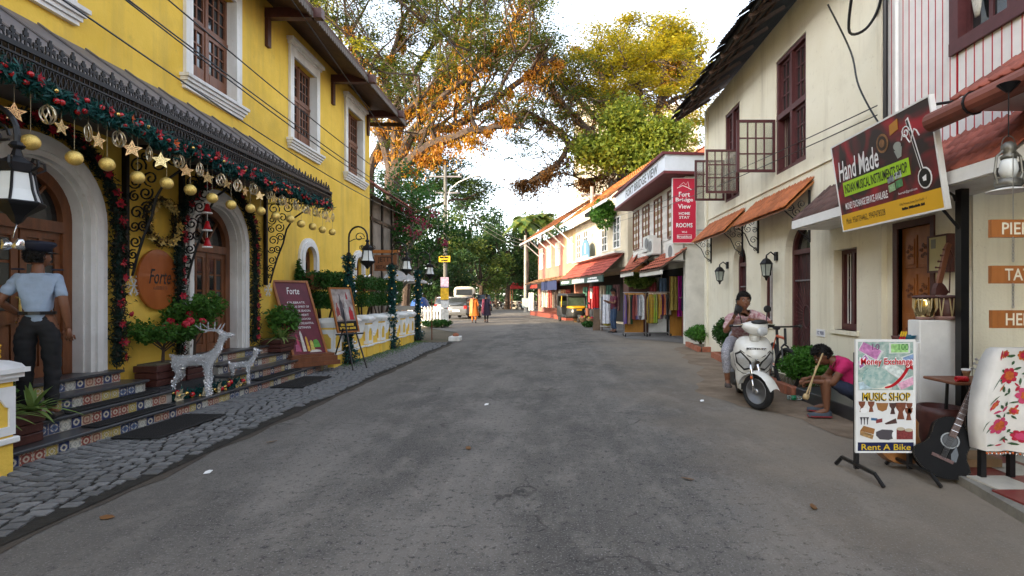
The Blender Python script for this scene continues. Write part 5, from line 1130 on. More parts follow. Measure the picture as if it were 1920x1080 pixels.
# small table with cups and bowls
t=thing('side_table','small dark wooden table with thin splayed legs beside the floral cover','table',(3.72,4.75,.07))
mb=MB(); mb.bbox(3.44,3.95,4.55,4.95,.70,.725,.006); mb.build('table_top',M_('brown_wood'),t)
for x,y,x2,y2 in ((3.5,4.6,3.62,4.62),(3.9,4.6,3.78,4.62),(3.5,4.9,3.62,4.88),(3.9,4.9,3.78,4.88)):
    mb=MB(); mb.tube([(x2,y2,.70),((x+x2)/2+.06,y,.4),(x,y,.07)],.014,6); mb.build('leg',M_('black_paint'),t)
for k,(x,y) in enumerate(((3.62,4.66),(3.74,4.63),(3.86,4.66))):
    t=thing('goblet_drum','little painted cup-shaped drum on the small table','drum',(x,y,.726),0,'little cup drums on the small table'); g=MB(); g.smooth=True; g.lathe([(.025,0),(.018,.025),(.026,.06),(.036,.09)],14,(x,y,.727)); g.build('cup',mat('cup_wood',(.30,.15,.07),.4,var=.3,scale=30),t); g=MB(); g.lathe([(.038,.088),(.038,.10),(.001,.101)],14,(x,y,.727)); g.build('head',wp,t)
for k,(x,y) in enumerate(((3.68,4.59),(3.80,4.585))): bowl(x,y,.727,.036,.045,'small brass singing bowl on the small table',mat('brass',(.7,.55,.28)),'singing_bowl')['group']='singing bowls on the small table'
t=thing('bangle_roll','roll of red beaded bangles lying on the small table','bangles',(3.53,4.6,.726))
for k in range(7): g=MB(); g.tube([(3.49+.014*k,4.6+.02*math.cos(q*PI/6),.748+.02*math.sin(q*PI/6)) for q in range(12)],.006,5,closed=True); g.build('bangle',M_('red_gloss'),t)
# dark barrel under the counter
g=MB(); g.smooth=True; g.lathe([(.17,0),(.19,.15),(.19,.30),(.18,.36),(.16,.36),(.16,.05),(.001,.04)],20,(3.60,4.95,.085)); tag(g.build('wooden_tub',M_('dark_wood')),'dark open tub behind the black guitar','tub')
g=MB(); g.bbox(3.18,3.62,4.28,4.55,.085,.15,.006); tag(g.build('wooden_block',mat('pale_wood',(.30,.18,.09),.6,var=.2)),'low pale wooden block behind the black guitar','block')
# ---- floral cloth thrown over a stand
t=thing('floral_cover','white cloth with red and orange flowers draped over a display stand','cloth',(3.75,3.95,.28))
NU,NV=22,16; g=MB(); g.smooth=True; vs=[]
def cl(a,b):                                              # a 0..1 along X, b 0..1 bottom-top
    x=3.25+.62*a; z=.30+.78*b
    top=1.075-.30*max(0,(.22-a)/.22)**1.8; z=min(z,top-(.0 if b<1 else 0)); z=.30+(top-.30)*b
    sag=.05*math.sin(a*9+b*2)+.025*math.sin(a*23+1.3)
    y=3.98+.10*(b-.5)**2+sag*(1.1-b)*.6-.03
    x-=.03*math.sin(b*PI)*(1-a)
    return V((x,y,z))
for j in range(NV+1):
    for i in range(NU+1): vs.append(cl(i/NU,j/NV))
nb=len(vs); back=[V((p.x,p.y+.16+.12*0,p.z-.01)) for p in vs]
fs=[(j*(NU+1)+i,j*(NU+1)+i+1,(j+1)*(NU+1)+i+1,(j+1)*(NU+1)+i) for j in range(NV) for i in range(NU)]
g.add(vs+back, fs+[tuple(nb+k for k in reversed(f)) for f in fs]+[(NV*(NU+1)+i,NV*(NU+1)+i+1,nb+NV*(NU+1)+i+1,nb+NV*(NU+1)+i) for i in range(NU)]+[(j*(NU+1),(j+1)*(NU+1),nb+(j+1)*(NU+1),nb+j*(NU+1)) for j in range(NV)])
g.build('cloth',mat('cloth_white',(.76,.74,.70),.8,var=.08,scale=6),t)
pal=[mat('petal_red',(.55,.02,.06),.7,var=.25,scale=30),mat('petal_orange',(.62,.14,.03),.7,var=.25,scale=30),mat('petal_pink',(.60,.06,.16),.7,var=.2),mat('leaf_print',(.05,.11,.05),.7,var=.2)]
rf=random.Random(21)
def onc(a,b,d=.005): p=cl(a,b); n=(cl(a+.01,b)-p).cross(cl(a,b+.01)-p).normalized(); return p-n*(-1 if n.y>0 else 1)*d*(-1) if False else V((p.x,p.y-d,p.z))
def petal(a,b,ang,l,w,m,d):
    ca,sa=math.cos(ang),math.sin(ang); pts=[(0,0),(l*.45,w),(l*.85,w*.7),(l,0),(l*.85,-w*.7),(l*.45,-w)]
    q=MB(); q.add([onc(a+(p*ca-r*sa)/.62,b+(p*sa+r*ca)/.78,d) for p,r in pts],[tuple(range(6))]); return q.build('printed_petal' if m!=pal[3] else 'printed_leaf',m,t)
for (a,b,s,c1,c2) in ((.24,.74,.062,0,1),(.42,.55,.072,2,1),(.15,.27,.066,2,1),(.36,.16,.05,0,2),(.62,.80,.06,0,1),(.66,.30,.07,1,0),(.40,.93,.04,1,0),(.10,.52,.03,0,1),(.30,.40,.03,1,0),(.2,.95,.028,1,0),(.5,.72,.03,1,0)):
    for k in range(7): petal(a,b,k*2*PI/7+a,s,s*.36,pal[c1],.006); 
    for k in range(7): petal(a,b,k*2*PI/7+a+.3,s*.6,s*.24,pal[c2],.009)
for k in range(120): petal(rf.uniform(.05,.95),rf.uniform(.04,.95),rf.uniform(0,6.28),rf.uniform(.035,.07),rf.uniform(.006,.011),pal[3] if k%4 else pal[rf.choice((0,1,2))],.0045)
q=MB(); q.smooth=True; q.ball((0,0,0),.009,6,4); bm1,bm2=q.mesh('bead',SB),q.mesh('bead',M_('petal_orange'))
tin=WM[t.name].inverted()
for k in range(44): link('bead',bm1 if k%2 else bm2,t,Matrix.Translation(tin @ (cl(k/44,0)+V((0,-.008,-.012-.006*(k%2))))))
for x in (3.28,3.50,3.75): g=MB(); g.box(x-.02,x+.02,4.05,4.09,.085,.5); g.build('stand_leg',M_('black_paint'),t)
g=MB(); g.box(3.28,3.8,4.03,4.12,.7,.74); g.build('stand_rail',M_('black_paint'),t)
# ---- hanging tattoo planks
t=thing('tattoo_plank_sign','three orange planks with white letters hanging on chains by the shop','sign',(3.4,3.7,1.2))
for k,(s,z,dx) in enumerate((('PIERCING',1.93,0),('TATTOO',1.61,.0),('HENNA',1.30,.006))):
    F=lambda a,b,d=0: V((3.05+dx+a,3.70-d,z+b)); mb=MB(); mb.fbox(F,0,.62,-.062,.062,-.03,0); pk=mb.build('plank',M_('orange_wood'),t)
    w={'PIERCING':.46,'TATTOO':.40,'HENNA':.34}[s]; text(s,F,.07+w/2+(.02 if k else 0),0,w,.085,mat('cream_letter',(.75,.68,.52),.6),pk,d=.003,bold=.012)
    if k<2:
        for cx in (.14,.5):
            for q in range(7): g=MB(); zz=z-.075-q*.024; pl=[(3.05+cx+.007*math.cos(e)*(q%2==0),3.69+.007*math.cos(e)*(q%2),zz+.015*math.sin(e)) for e in [h*PI/4 for h in range(8)]]; g.tube(pl,.0025,4,closed=True); g.build('chain_link',M_('steel'),t)
g=MB(); g.tube([(3.19,3.69,1.99),(3.19,3.69,2.45)],.003,4); g.tube([(3.55,3.69,1.99),(3.55,3.69,2.45)],.003,4); g.build('top_chain',M_('steel'),t)
# ---- old hurricane lantern hanging from the porch
t=thing('hurricane_lantern','old metal hurricane lantern hanging from the porch ceiling','lantern',(3.25,3.82,2.22))
c=(3.27,3.82,2.24); tin_=mat('old_tin',(.22,.21,.18),.45,metal=.6,var=.3,scale=15)
g=MB(); g.smooth=True; g.lathe([(.075,0),(.085,.015),(.08,.05),(.045,.065)],16,c); g.build('tank',tin_,t); g=MB(); g.smooth=True; g.lathe([(.045,.20),(.05,.22),(.03,.24),(.045,.26),(.045,.30),(.02,.325)],16,c); g.build('chimney',tin_,t)
g=MB(); g.smooth=True; g.lathe([(.04,.065),(.058,.12),(.052,.17),(.038,.205)],16,c); g.build('globe',M_('lantern_glass'),t)
g=MB()
for s in (-1,1): g.tube([(c[0]+s*.075,c[1],c[2]+.02),(c[0]+s*.10,c[1],c[2]+.10),(c[0]+s*.085,c[1],c[2]+.22),(c[0]+s*.03,c[1],c[2]+.27)],.009,6)
g.tube([(c[0]+.05*math.cos(k*PI/8),c[1],c[2]+.30+.07*math.sin(k*PI/8)) for k in range(9)],.003,4); g.build('side_tube',tin_,t)
g=MB(); g.lathe([(.13,.0),(.13,.006),(.02,.035)],18,(c[0],c[1],c[2]-.03)); g.build('shade',M_('white_trim'),t)
g=MB(); g.tube([(c[0],c[1],c[2]+.36),(c[0],c[1],2.98)],.004,5); g.lathe([(.015,0),(.06,.05),(.07,.06)],12,(c[0],c[1],2.92)); g.build('hanger',M_('black_iron'),t)
# ================================================================ people
def merge_mesh(name, me, mb, mats):
    bm = bmesh.new(); bm.from_mesh(me)
    if mb:
        t = bpy.data.meshes.new('t'); t.from_pydata([tuple(p) for p in mb.v], [], mb.f); t.polygons.foreach_set('use_smooth',[True]*len(t.polygons)); b2 = bmesh.new(); b2.from_mesh(t); bmesh.ops.recalc_face_normals(b2, faces=b2.faces); b2.to_mesh(t); b2.free(); bm.from_mesh(t); bpy.data.meshes.remove(t)
    out = bpy.data.meshes.new(name); bm.to_mesh(out); bm.free(); out.materials.clear()
    for m in mats: out.materials.append(m)
    bpy.data.meshes.remove(me); return out
def hand_mb(mb, wrist, dirv, palm_n, curl=.5, s=1.0):
    """palm and five unequal bent fingers leaving a wrist along dirv; palm_n = palm side"""
    d = V(dirv).normalized(); n = V(palm_n); n = (n-d*n.dot(d)).normalized(); side = d.cross(n); w = V(wrist)
    mb.tube([w, w+d*.035*s, w+d*.085*s, w+d*.095*s],[.024*s,.036*s,.042*s,.03*s],8,flat=.5)
    for k,(o,l) in enumerate(((-.031,.070),(-.010,.080),(.011,.076),(.031,.060))):
        b = w+d*.085*s+side*o*s; c1 = d*math.cos(curl*.5)+n*math.sin(curl*.5); c2 = d*math.cos(curl*1.5)+n*math.sin(curl*1.5)
        mb.tube([b, b+c1*l*.5*s, b+c1*l*.5*s+c2*l*.32*s, b+c1*l*.5*s+c2*l*.52*s],[.0095*s,.009*s,.008*s,.005*s],6)
    b = w+d*.03*s-side*.034*s; t1 = (d*.75-side*.6+n*.25).normalized(); mb.tube([b,b+t1*.035*s,b+t1*.05*s+d*.022*s],[.012*s,.010*s,.007*s],6)
def wrinkle(me, amp, fr):
    for v in me.vertices: p = v.co; v.co = p+v.normal*amp*(noise.noise(V((p.x*fr,p.y*fr,p.z*fr*2.2)))+.5*noise.noise(V((p.x*fr*2.3+p.z*14,p.y*fr*2.3,p.z*fr*3)))-.15)
    return me
def person(label, loc, rz, J, cl, s=1.0, hair='short', tuck=False, gth=1.0, hands=(True,True), curl=.5, look=0, nod=0, group=None, face=True, skin=None):
    """J: joints in metres, local frame facing +y; cl: clothing materials dict"""
    T = thing('person', label, 'person', loc, rz, group); S = lambda p: V(p)*s; skin = skin or M_('skin')
    pel, ch, nk, hd = J['pelvis'], J['chest'], J['neck'], J['head']
    mid = tuple((a*.5+b*.5) for a,b in zip(pel,ch))
    def chain(*pr): return [(tuple(S(p)), (r*s if not isinstance(r,tuple) else (r[0]*s,r[1]*s))) for p,r in pr]
    L = lambda a,b,t: tuple(x+(y-x)*t for x,y in zip(a,b))
    C = [chain((pel,.118*gth),(mid,.098*gth),(ch,.118*gth),(nk,.052),(L(nk,hd,.6),.052))]
    shirt = [chain(*([(L(pel,mid,-.25),.120*gth),(L(pel,mid,.15),.134*gth)] if tuck else [(L(pel,mid,-.35),.150*gth),(pel,.150*gth)]),(mid,.142*gth),(ch,.166*gth),(L(ch,nk,.7),.088))]; pants = [chain((L(pel,mid,.8),.120*gth),(L(pel,mid,.45),.142*gth),(pel,.146*gth))]
    for sd in 'LR':
        sh,el,wr = J['sh'+sd],J['el'+sd],J['wr'+sd]; hp,kn,an,toe = J['hip'+sd],J['kn'+sd],J['an'+sd],J['toe'+sd]
        C.append(chain((ch,.118*gth),(sh,.056),(L(sh,el,.5),.047),(el,.040),(L(el,wr,.4),.036),(wr,.025)))
        C.append(chain((pel,.118*gth),(hp,.088),(L(hp,kn,.5),.075),(kn,.055),(L(kn,an,.4),.05),(an,.036),(L(an,toe,.55),.034),(toe,.024)))
        sl = cl.get('sleeve',.45); pts=[(ch,.166*gth),(sh,.074)]
        pts += [(L(sh,el,min(sl,1)*.6),.060),(L(sh,el,min(sl,1)),.060)]
        if sl > 1: pts += [(L(el,wr,(sl-1)*.5),.054),(L(el,wr,sl-1),.044)]
        shirt.append(chain(*pts))
        pl = cl.get('leg',1.9); q=[(pel,.142*gth),(hp,.100),(L(hp,kn,min(pl,1)*.5),.090),(L(hp,kn,min(pl,1)),.074)]
        if pl > 1: q += [(L(kn,an,(pl-1)*.5),.066),(L(kn,an,pl-1),.056)]
        pants.append(chain(*q))
    me = skinmesh('body', C, skin, T, 2)
    x = MB(); x.smooth = True
    for i,sd in enumerate('LR'):
        if hands[i]: wr,el = S(J['wr'+sd]),S(J['el'+sd]); hand_mb(x, wr-(wr-el).normalized()*.01*s, J.get('hd'+sd) or (wr-el), J.get('pn'+sd,(0 if i else 0,1,-.2)), curl, s)
    # head: skull ellipsoid narrowed to the chin, nose, ears
    H = S(hd); Rm = Matrix.Rotation(look,3,'Z') @ Matrix.Rotation(-nod,3,'X'); HB = MB(); HB.smooth = True; HB.ball((0,0,0),(.077,.098,.118),20,14)
    for v in HB.v:
        if v.z < 0: k = -v.z/.118; v.x *= 1-.34*k*k; v.y = v.y*(1-.18*k*k)+.016*k
        if v.y > .05: v.y *= .96
    HB.ball((0,.098,-.018),(.014,.022,.02),8,6); HB.ball((0,.09,.008),(.010,.016,.03),8,6); HB.ball((0,.086,-.062),(.026,.012,.009),8,5)
    for sx in (-1,1): HB.ball((sx*.078,-.008,-.012),(.012,.02,.033),8,6)
    for v in HB.v: x.v.append(H+Rm@(V(v)*s))
    n0 = len(x.v)-len(HB.v); x.f += [tuple(i+n0 for i in f) for f in HB.f]
    link('body', merge_mesh('body', me, x, [skin]), T)
    if face:
        for sx in (-1,1):
            e = MB(); e.smooth=True; c = H+Rm@V((sx*.031*s,.082*s,.012*s)); e.ball(tuple(c),.0105*s,8,6); e.build('eye',mat('eye_white',(.38,.33,.30),.3),T,local=True)
            e = MB(); e.smooth=True; c = H+Rm@V((sx*.031*s,.0865*s,.012*s)); e.ball(tuple(c),.0072*s,8,6); e.build('iris',M_('hair'),T,local=True)
            e = MB(); e.tube([H+Rm@(V((sx*.016,.090,.034))*s),H+Rm@(V((sx*.034,.088,.040))*s),H+Rm@(V((sx*.05,.075,.034))*s)],.0045*s,5); e.build('eyebrow',M_('hair'),T,local=True)
        e = MB(); e.tube([H+Rm@(V((-.022,.091,-.060))*s),H+Rm@(V((0,.098,-.061))*s),H+Rm@(V((.022,.091,-.060))*s)],.005*s,5); e.build('lips',mat('lips',(.18,.05,.04),.5),T,local=True)
    if hair:
        n = 1500; d = RNG.normal(0,1,(n*3,3)); d /= np.linalg.norm(d,axis=1,keepdims=True); keep = (d[:,2] > .1) | ((d[:,1] < -.05) & (d[:,2] > -.55)); keep &= ~((d[:,1] > .55) & (d[:,2] < .52)); d = d[keep][:n]
        cap = MB(); cap.smooth=True; cap.ball((0,-.008,.012),(.083,.102,.118),20,14); F2 = []
        for f in cap.f:
            c = sum((cap.v[i] for i in f),V())/len(f); u = V((c.x/.083,c.y/.102,(c.z-.012)/.118))
            if u.z > .45 or (u.y < -.02 and u.z > -.62) : F2.append(f)
        cap.f = F2; cap.mi=[0]*len(F2); cap.sm=[True]*len(F2); cap.v = [H+Rm@(V(v)*s*1.03) for v in cap.v]; hm = cap.build('hair',M_('hair'),T,local=True)
        P = d*np.array([.088,.108,.124])*s*RNG.uniform(.97,1.10,(len(d),1))+np.array([0,-.006,.014])*s; P = P @ np.array(Rm).T + np.array(H); v,f = leaves(P,.035*s,.2,.3); link('hair_locks', npmesh('hair_locks',v,f,M_('hair')), hm)
    link('shirt', wrinkle(skinmesh('shirt', shirt, cl['shirt'], T, 3), .009, 11), T); link('trousers', wrinkle(skinmesh('trousers', pants, cl['pants'], T, 3), .009, 10), T)
    for sd in 'LR':
        an,toe = S(J['an'+sd]),S(J['toe'+sd]); d = (toe-an); d.z = 0; d = d.normalized() if d.length>1e-4 else V((0,1,0)); heel = V((an.x,an.y,min(an.z-.06*s,toe.z)))-d*.05*s
        if cl.get('shoe'):
            b = MB(); b.smooth = True; r_ = V((d.y,-d.x,0)); base = toe.z-.028*s
            rows = []
            for t_,w_,h_ in ((0,.034,.07),(.06,.038,.08),(.13,.042,.065),(.20,.046,.048),(.26,.036,.036)):
                c = heel+d*t_*s; rows.append([V((c.x,c.y,base))+r_*w_*s*math.cos(a)+V((0,0,max(0,h_*s*math.sin(a)))) for a in [PI*k/8 for k in range(9)]])
            vs = [p for r in rows for p in r]; b.add(vs,[(i*9+k,i*9+k+1,i*9+10+k,i*9+9+k) for i in range(4) for k in range(8)]+[tuple(range(9)),tuple(range(36,45))]); b.build('shoe',cl['shoe'],T,local=True)
            b = MB(); oc=[heel+d*t_*s+r_*w_*s*sg for sg,seq in ((1,((0,.037),(.13,.046),(.2,.05),(.265,.03))),(-1,((.265,.03),(.2,.05),(.13,.046),(0,.037)))) for t_,w_ in seq]; b.add([V((p.x,p.y,base-.004)) for p in oc]+[V((p.x,p.y,base+.012)) for p in oc],[tuple(range(8)),tuple(range(8,16))]+[(i,(i+1)%8,8+(i+1)%8,8+i) for i in range(8)]); b.build('shoe_sole',cl.get('sole',M_('rubber')),T,local=True)
    return T
def stand(**kw):
    J = dict(pelvis=(0,0,.95),chest=(0,-.01,1.30),neck=(0,.0,1.46),head=(0,.025,1.60),
      shL=(-.165,0,1.38),elL=(-.23,-.03,1.12),wrL=(-.25,.05,.88),shR=(.165,0,1.38),elR=(.24,-.03,1.12),wrR=(.25,.05,.88),
      hipL=(-.09,0,.90),knL=(-.10,.03,.49),anL=(-.10,-.02,.08),toeL=(-.12,.13,.03),hipR=(.09,0,.90),knR=(.10,.03,.49),anR=(.10,-.02,.08),toeR=(.12,.13,.03))
    J.update(kw); return J
mat('guard_blue',(.33,.42,.55),.75,var=.12,scale=7,bump=.4,bscale=14); mat('black_cloth',(.012,.012,.014),.8,var=.2,scale=9); mat('navy_cloth',(.015,.02,.05),.8,var=.2,scale=9)
G = person('security guard in pale blue shirt and navy cap facing the arched door',(-4.80,4.98,.315),.55,stand(shL=(-.145,0,1.37),shR=(.145,0,1.37),elL=(-.27,-.03,1.16),wrL=(-.17,.15,1.03),elR=(.20,-.03,1.12),wrR=(.22,.04,.88)),dict(shirt=M_('guard_blue'),pants=M_('black_cloth'),sleeve=.75,leg=1.95,shoe=M_('black_paint')),.95,look=-.7,face=False,tuck=True,gth=.84)
H = V((0,.025,1.60))*.95; g = MB(); g.smooth=True; Rz = Matrix.Rotation(-.7,3,'Z')
g.lathe([(.092,.045),(.095,.08),(.125,.11),(.115,.135),(.05,.145),(.001,.146)],20); g.v=[H+Rz@V((p.x,p.y*1.12-.005,p.z)) for p in g.v]; cp=g.build('cap',mat('cap_navy',(.012,.016,.035),.6),G,local=True)
g = MB(); g.add([H+Rz@V(p) for p in [(.085*math.cos(a),.10*math.sin(a),.05) for a in [PI*k/8 for k in range(9)]]+[(.09*math.cos(a),.10*math.sin(a)+.07*math.sin(a),.035) for a in [PI*k/8 for k in range(9)]]],[(k,k+1,10+k,9+k) for k in range(8)]); g.build('cap_peak',M_('black_paint'),cp,local=True)
g = MB(); g.tube([V((.128*math.cos(a),.118*math.sin(a)-.01,1.045))*.95 for a in [k*PI/10 for k in range(20)]],.018,4,closed=True,flat=1.2); g.build('belt',M_('black_paint'),G,local=True)
for sx in (-1,1): g = MB(); g.bbox(sx*.135-.045,sx*.135+.045,-.025,.025,1.39,1.405,.005); g.build('epaulette',M_('cap_navy'),G,local=True)
# scooter
def scooter():
    th = PI-.165; T = thing('scooter','white motor scooter with turned front wheel and KL number plate','scooter',(2.76,7.5,.006),th)
    wh = mat('scooter_white',(.72,.71,.66),.22,var=.08,scale=6,coat=.5); blk = mat('scooter_black',(.02,.02,.021),.5,var=.1); chrome = mat('chrome',(.75,.75,.76),.12,metal=1,var=.03)
    def wheel(c, steer, nm, parent):
        Rz = Matrix.Translation(V(c)) @ Matrix.Rotation(steer,4,'Z')
        g = MB(); g.M = Rz; g.smooth=True; R0=.235
        g.lathe([(R0-.07,-.036),(R0-.03,-.048),(R0-.008,-.035),(R0,0),(R0-.008,.035),(R0-.03,.048),(R0-.07,.036),(R0-.07,-.036)],28,(0,0,0),V((1,0,0))); w_=g.build('tyre',M_('tyre'),T,local=True); w_.name=nm+'_tyre'
        g = MB(); g.M = Rz; g.smooth=True; g.lathe([(.166,-.034),(.155,-.036),(.150,-.02),(.150,.02),(.155,.036),(.166,.034)],28,(0,0,0),V((1,0,0))); g.lathe([(.0,-.045),(.035,-.045),(.04,0),(.035,.045),(0,.045)],12,(0,0,0),V((1,0,0))); g.build('rim',mat('alloy',(.45,.45,.46),.35,metal=.8,var=.08),T,local=True)
        g = MB(); g.M = Rz
        for k in range(5):
            a=k*2*PI/5+.3; ca,sa=math.cos(a),math.sin(a); q=(-sa,ca)
            for xs in (-.03,.012): g.add([(xs,.03*ca+.018*q[0]*1,.03*sa+.018*q[1]),(xs,.155*ca+.035*q[0],.155*sa+.035*q[1]),(xs,.155*ca-.02*q[0],.155*sa-.02*q[1]),(xs,.03*ca-.018*q[0],.03*sa-.018*q[1]),(xs+.018,.03*ca+.018*q[0],.03*sa+.018*q[1]),(xs+.018,.155*ca+.035*q[0],.155*sa+.035*q[1]),(xs+.018,.155*ca-.02*q[0],.155*sa-.02*q[1]),(xs+.018,.03*ca-.018*q[0],.03*sa-.018*q[1])],[(0,1,2,3),(7,6,5,4),(0,4,5,1),(1,5,6,2),(2,6,7,3),(3,7,4,0)])
        g.build('spokes',M_('alloy'),T,local=True)
    st = .62; fc = (0,.62,.235); wheel(fc,st,'front',T); wheel((0,-.62,.225),0,'rear',T)
    Rs = Matrix.Translation(V(fc)) @ Matrix.Rotation(st,4,'Z')
    for sx in (-1,1):
        g=MB(); g.M=Rs; g.smooth=True; g.tube([(sx*.075,.0,0),(sx*.075,-.02,.16)],.016,8); g.tube([(sx*.075,-.02,.15),(sx*.06,-.06,.34)],.022,8); g.build('fork_leg',chrome,T,local=True)
    g=MB(); g.M=Rs; g.ball((.092,-.02,.18),(.012,.02,.02),8,6); g.build('reflector',mat('orange_reflector',(.7,.12,.01),.3),T,local=True)
    g=MB(); g.M=Rs; g.smooth=True; rows=[]                       # front mudguard
    for k in range(11):
        a=R(15+k*15); rr=.27; rows.append([(x_, rr*math.cos(a)*(1-.0)+(.02 if k==0 else 0), rr*math.sin(a)-abs(x_)**2*5+(.0)) for x_ in (-.085,-.06,-.03,0,.03,.06,.085)])
    vs=[p for r in rows for p in r]; g.add(vs,[(i*7+k,i*7+k+1,i*7+8+k,i*7+7+k) for i in range(10) for k in range(6)]); g.build('mudguard',wh,T,local=True)
    def loft(rows, m, nm, par=T, close=False):
        g=MB(); g.smooth=True; n=len(rows[0]); g.add([p for r in rows for p in r],[(i*n+k,i*n+(k+1)%n,(i+1)*n+(k+1)%n,(i+1)*n+k) for i in range(len(rows)-1) for k in range(n if close else n-1)]+([tuple(range(n-1,-1,-1)),tuple(range((len(rows)-1)*n,len(rows)*n))] if close else [])); return g.build(nm,m,par,local=True)
    # leg shield: arcs with thickness
    def sec(z,w_,y,dp): return [(w_*math.cos(a),y-dp+dp*math.sin(a),z) for a in [PI*k/12 for k in range(13)]]+[(.93*w_*math.cos(a),y-dp-.03+dp*.9*math.sin(a)-.02,z) for a in [PI*(12-k)/12 for k in range(13)]]
    loft([sec(z,w_,y,dp) for z,w_,y,dp in ((.17,.13,.30,.03),(.22,.19,.33,.07),(.34,.215,.36,.10),(.46,.225,.40,.13),(.56,.235,.47,.18),(.64,.25,.55,.26),(.70,.255,.56,.27),(.78,.245,.53,.24),(.86,.215,.47,.18),(.91,.17,.42,.12),(.93,.10,.38,.08))],wh,'leg_shield',close=True)
    SEC=((.17,.13,.30,.03),(.22,.19,.33,.07),(.34,.215,.36,.10),(.46,.225,.40,.13),(.56,.235,.47,.18),(.64,.25,.55,.26),(.70,.255,.56,.27),(.78,.245,.53,.24),(.86,.215,.47,.18),(.91,.17,.42,.12),(.93,.10,.38,.08))
    def sy(x,z):
        for (z0,w0,y0,d0),(z1,w1,y1,d1) in zip(SEC,SEC[1:]):
            if z0<=z<=z1: t_=(z-z0)/(z1-z0); w_,y,dp=w0+(w1-w0)*t_,y0+(y1-y0)*t_,d0+(d1-d0)*t_; return y-dp+dp*math.sqrt(max(0,1-(x/w_)**2))
        return .4
    def decal(nm,pts,m,o=.008):
        pts=[(a[0]+(b[0]-a[0])*k/5,a[1]+(b[1]-a[1])*k/5) for a,b in zip(pts,pts[1:]+pts[:1]) for k in range(5)]; n=len(pts); cx=sum(p[0] for p in pts)/n; cz=sum(p[1] for p in pts)/n; q=MB(); q.smooth=True; vs=[]
        for f in (1,.8,.6,.4,.2,.02): vs+=[(x_,sy(x_,z_)+o,z_) for x_,z_ in [(cx+(a-cx)*f,cz+(b-cz)*f) for a,b in pts]]
        q.add(vs,[(j*n+i,j*n+(i+1)%n,j*n+n+(i+1)%n,j*n+n+i) for j in range(5) for i in range(n)]+[tuple(range(5*n,6*n))]); q.build(nm,m,T,local=True)
    for sx in (-1,1):
        decal('lens_surround',[(sx*a,b) for a,b in ((.03,.50),(.06,.60),(.19,.74),(.245,.70),(.225,.57),(.13,.47))],blk,.006); decal('indicator_lens',[(sx*a,b) for a,b in ((.06,.52),(.09,.60),(.19,.715),(.235,.68),(.21,.58),(.13,.50))],mat('lens',(.55,.56,.56),.08,var=.1,scale=30,spec=.8),.014)
        q=MB(); q.tube([(sx*a,sy(sx*a,b)+.004,b) for a,b in ((.245,.79),(.18,.74),(.10,.68),(0,.63))],.005,5); q.build('panel_seam',blk,T,local=True); q=MB(); q.tube([(sx*a,sy(sx*a,b)+.004,b) for a,b in ((.232,.55),(.20,.47),(.14,.43),(0,.42))],.005,5); q.build('panel_seam',blk,T,local=True)
    decal('beak_grille',[(-.05,.60),(0,.635),(.05,.60),(.035,.50),(0,.455),(-.035,.50)],chrome,.010); decal('wheel_arch_shadow_panel',[(-.15,.20),(-.16,.34),(-.10,.41),(0,.42),(.10,.41),(.16,.34),(.15,.20)],blk,.008)
    for sx in ():
        q=MB(); q.smooth=True; q.add([(sx*.20,.435,.70),(sx*.225,.40,.64),(sx*.15,.52,.56),(sx*.06,.575,.53),(sx*.10,.555,.60),(sx*.16,.50,.68)],[(0,1,2,3,4,5)]); q.v=[p+V((0,.012,0)) for p in q.v]; q.build('indicator_lens',mat('lens',(.55,.56,.56),.08,var=.1,scale=30,spec=.8),T,local=True)
        q=MB(); q.add([(sx*.055,.585,.535),(sx*.012,.59,.48),(0,.59,.58),(sx*.09,.568,.61)],[(0,1,2,3)]); q.build('beak_trim',chrome if sx<0 else blk,T,local=True)
    g=MB(); g.bbox(-.13,.13,.5,.51,.74,.805,.004); g.M=None; P=g.build('number_plate',M_('white_print'),T,local=True); P.rotation_euler=(-.75,0,0); P.location=(0,.48-.26*0,.0)
    P.matrix_basis = Matrix.Translation(V((0,.535,.775))) @ Matrix.Rotation(-.72,4,'X') @ Matrix.Translation(V((0,-.505,-.772)))
    FT = lambda a,b,d=0: WM[T.name] @ (P.matrix_basis @ V((-a,.512+d,.7725+b))); text('KL-43J-97',FT,0,0,.235,.048,M_('black_paint'),T,d=.002,bold=.02)
    # steering head, cowl and bars
    Rh = Matrix.Translation(V((0,.40,.95))) @ Matrix.Rotation(st*.75,4,'Z')
    g=MB(); g.smooth=True; g.tube([(0,.42,.86),(0,.40,.97)],.07,10); g.build('steering_neck',wh,T,local=True)
    def cs(x_,w_,y0,y1,z0,z1): return [Rh@V((x_+w_*0, y0+(y1-y0)*(.5+.5*math.cos(a)), z0+(z1-z0)*(.5+.5*math.sin(a)))) for a in [2*PI*k/12 for k in range(12)]]
    loft([cs(x_,0,y0,y1,z0,z1) for x_,y0,y1,z0,z1 in ((-.20,-.02,.03,.10,.15),(-.14,-.05,.10,.04,.17),(-.07,-.07,.17,.0,.19),(0,-.07,.19,-.02,.195),(.07,-.07,.17,.0,.19),(.14,-.05,.10,.04,.17),(.20,-.02,.03,.10,.15))],wh,'handlebar_cowl',close=True)
    g=MB(); g.smooth=True; g.M=Rh; g.ball((0,.165,.055),(.085,.035,.062),14,8); g.build('headlight',M_('lens'),T,local=True)
    g=MB(); g.M=Rh; g.smooth=True; g.ball((0,.10,.17),(.12,.09,.035),12,6); g.build('visor',blk,T,local=True)
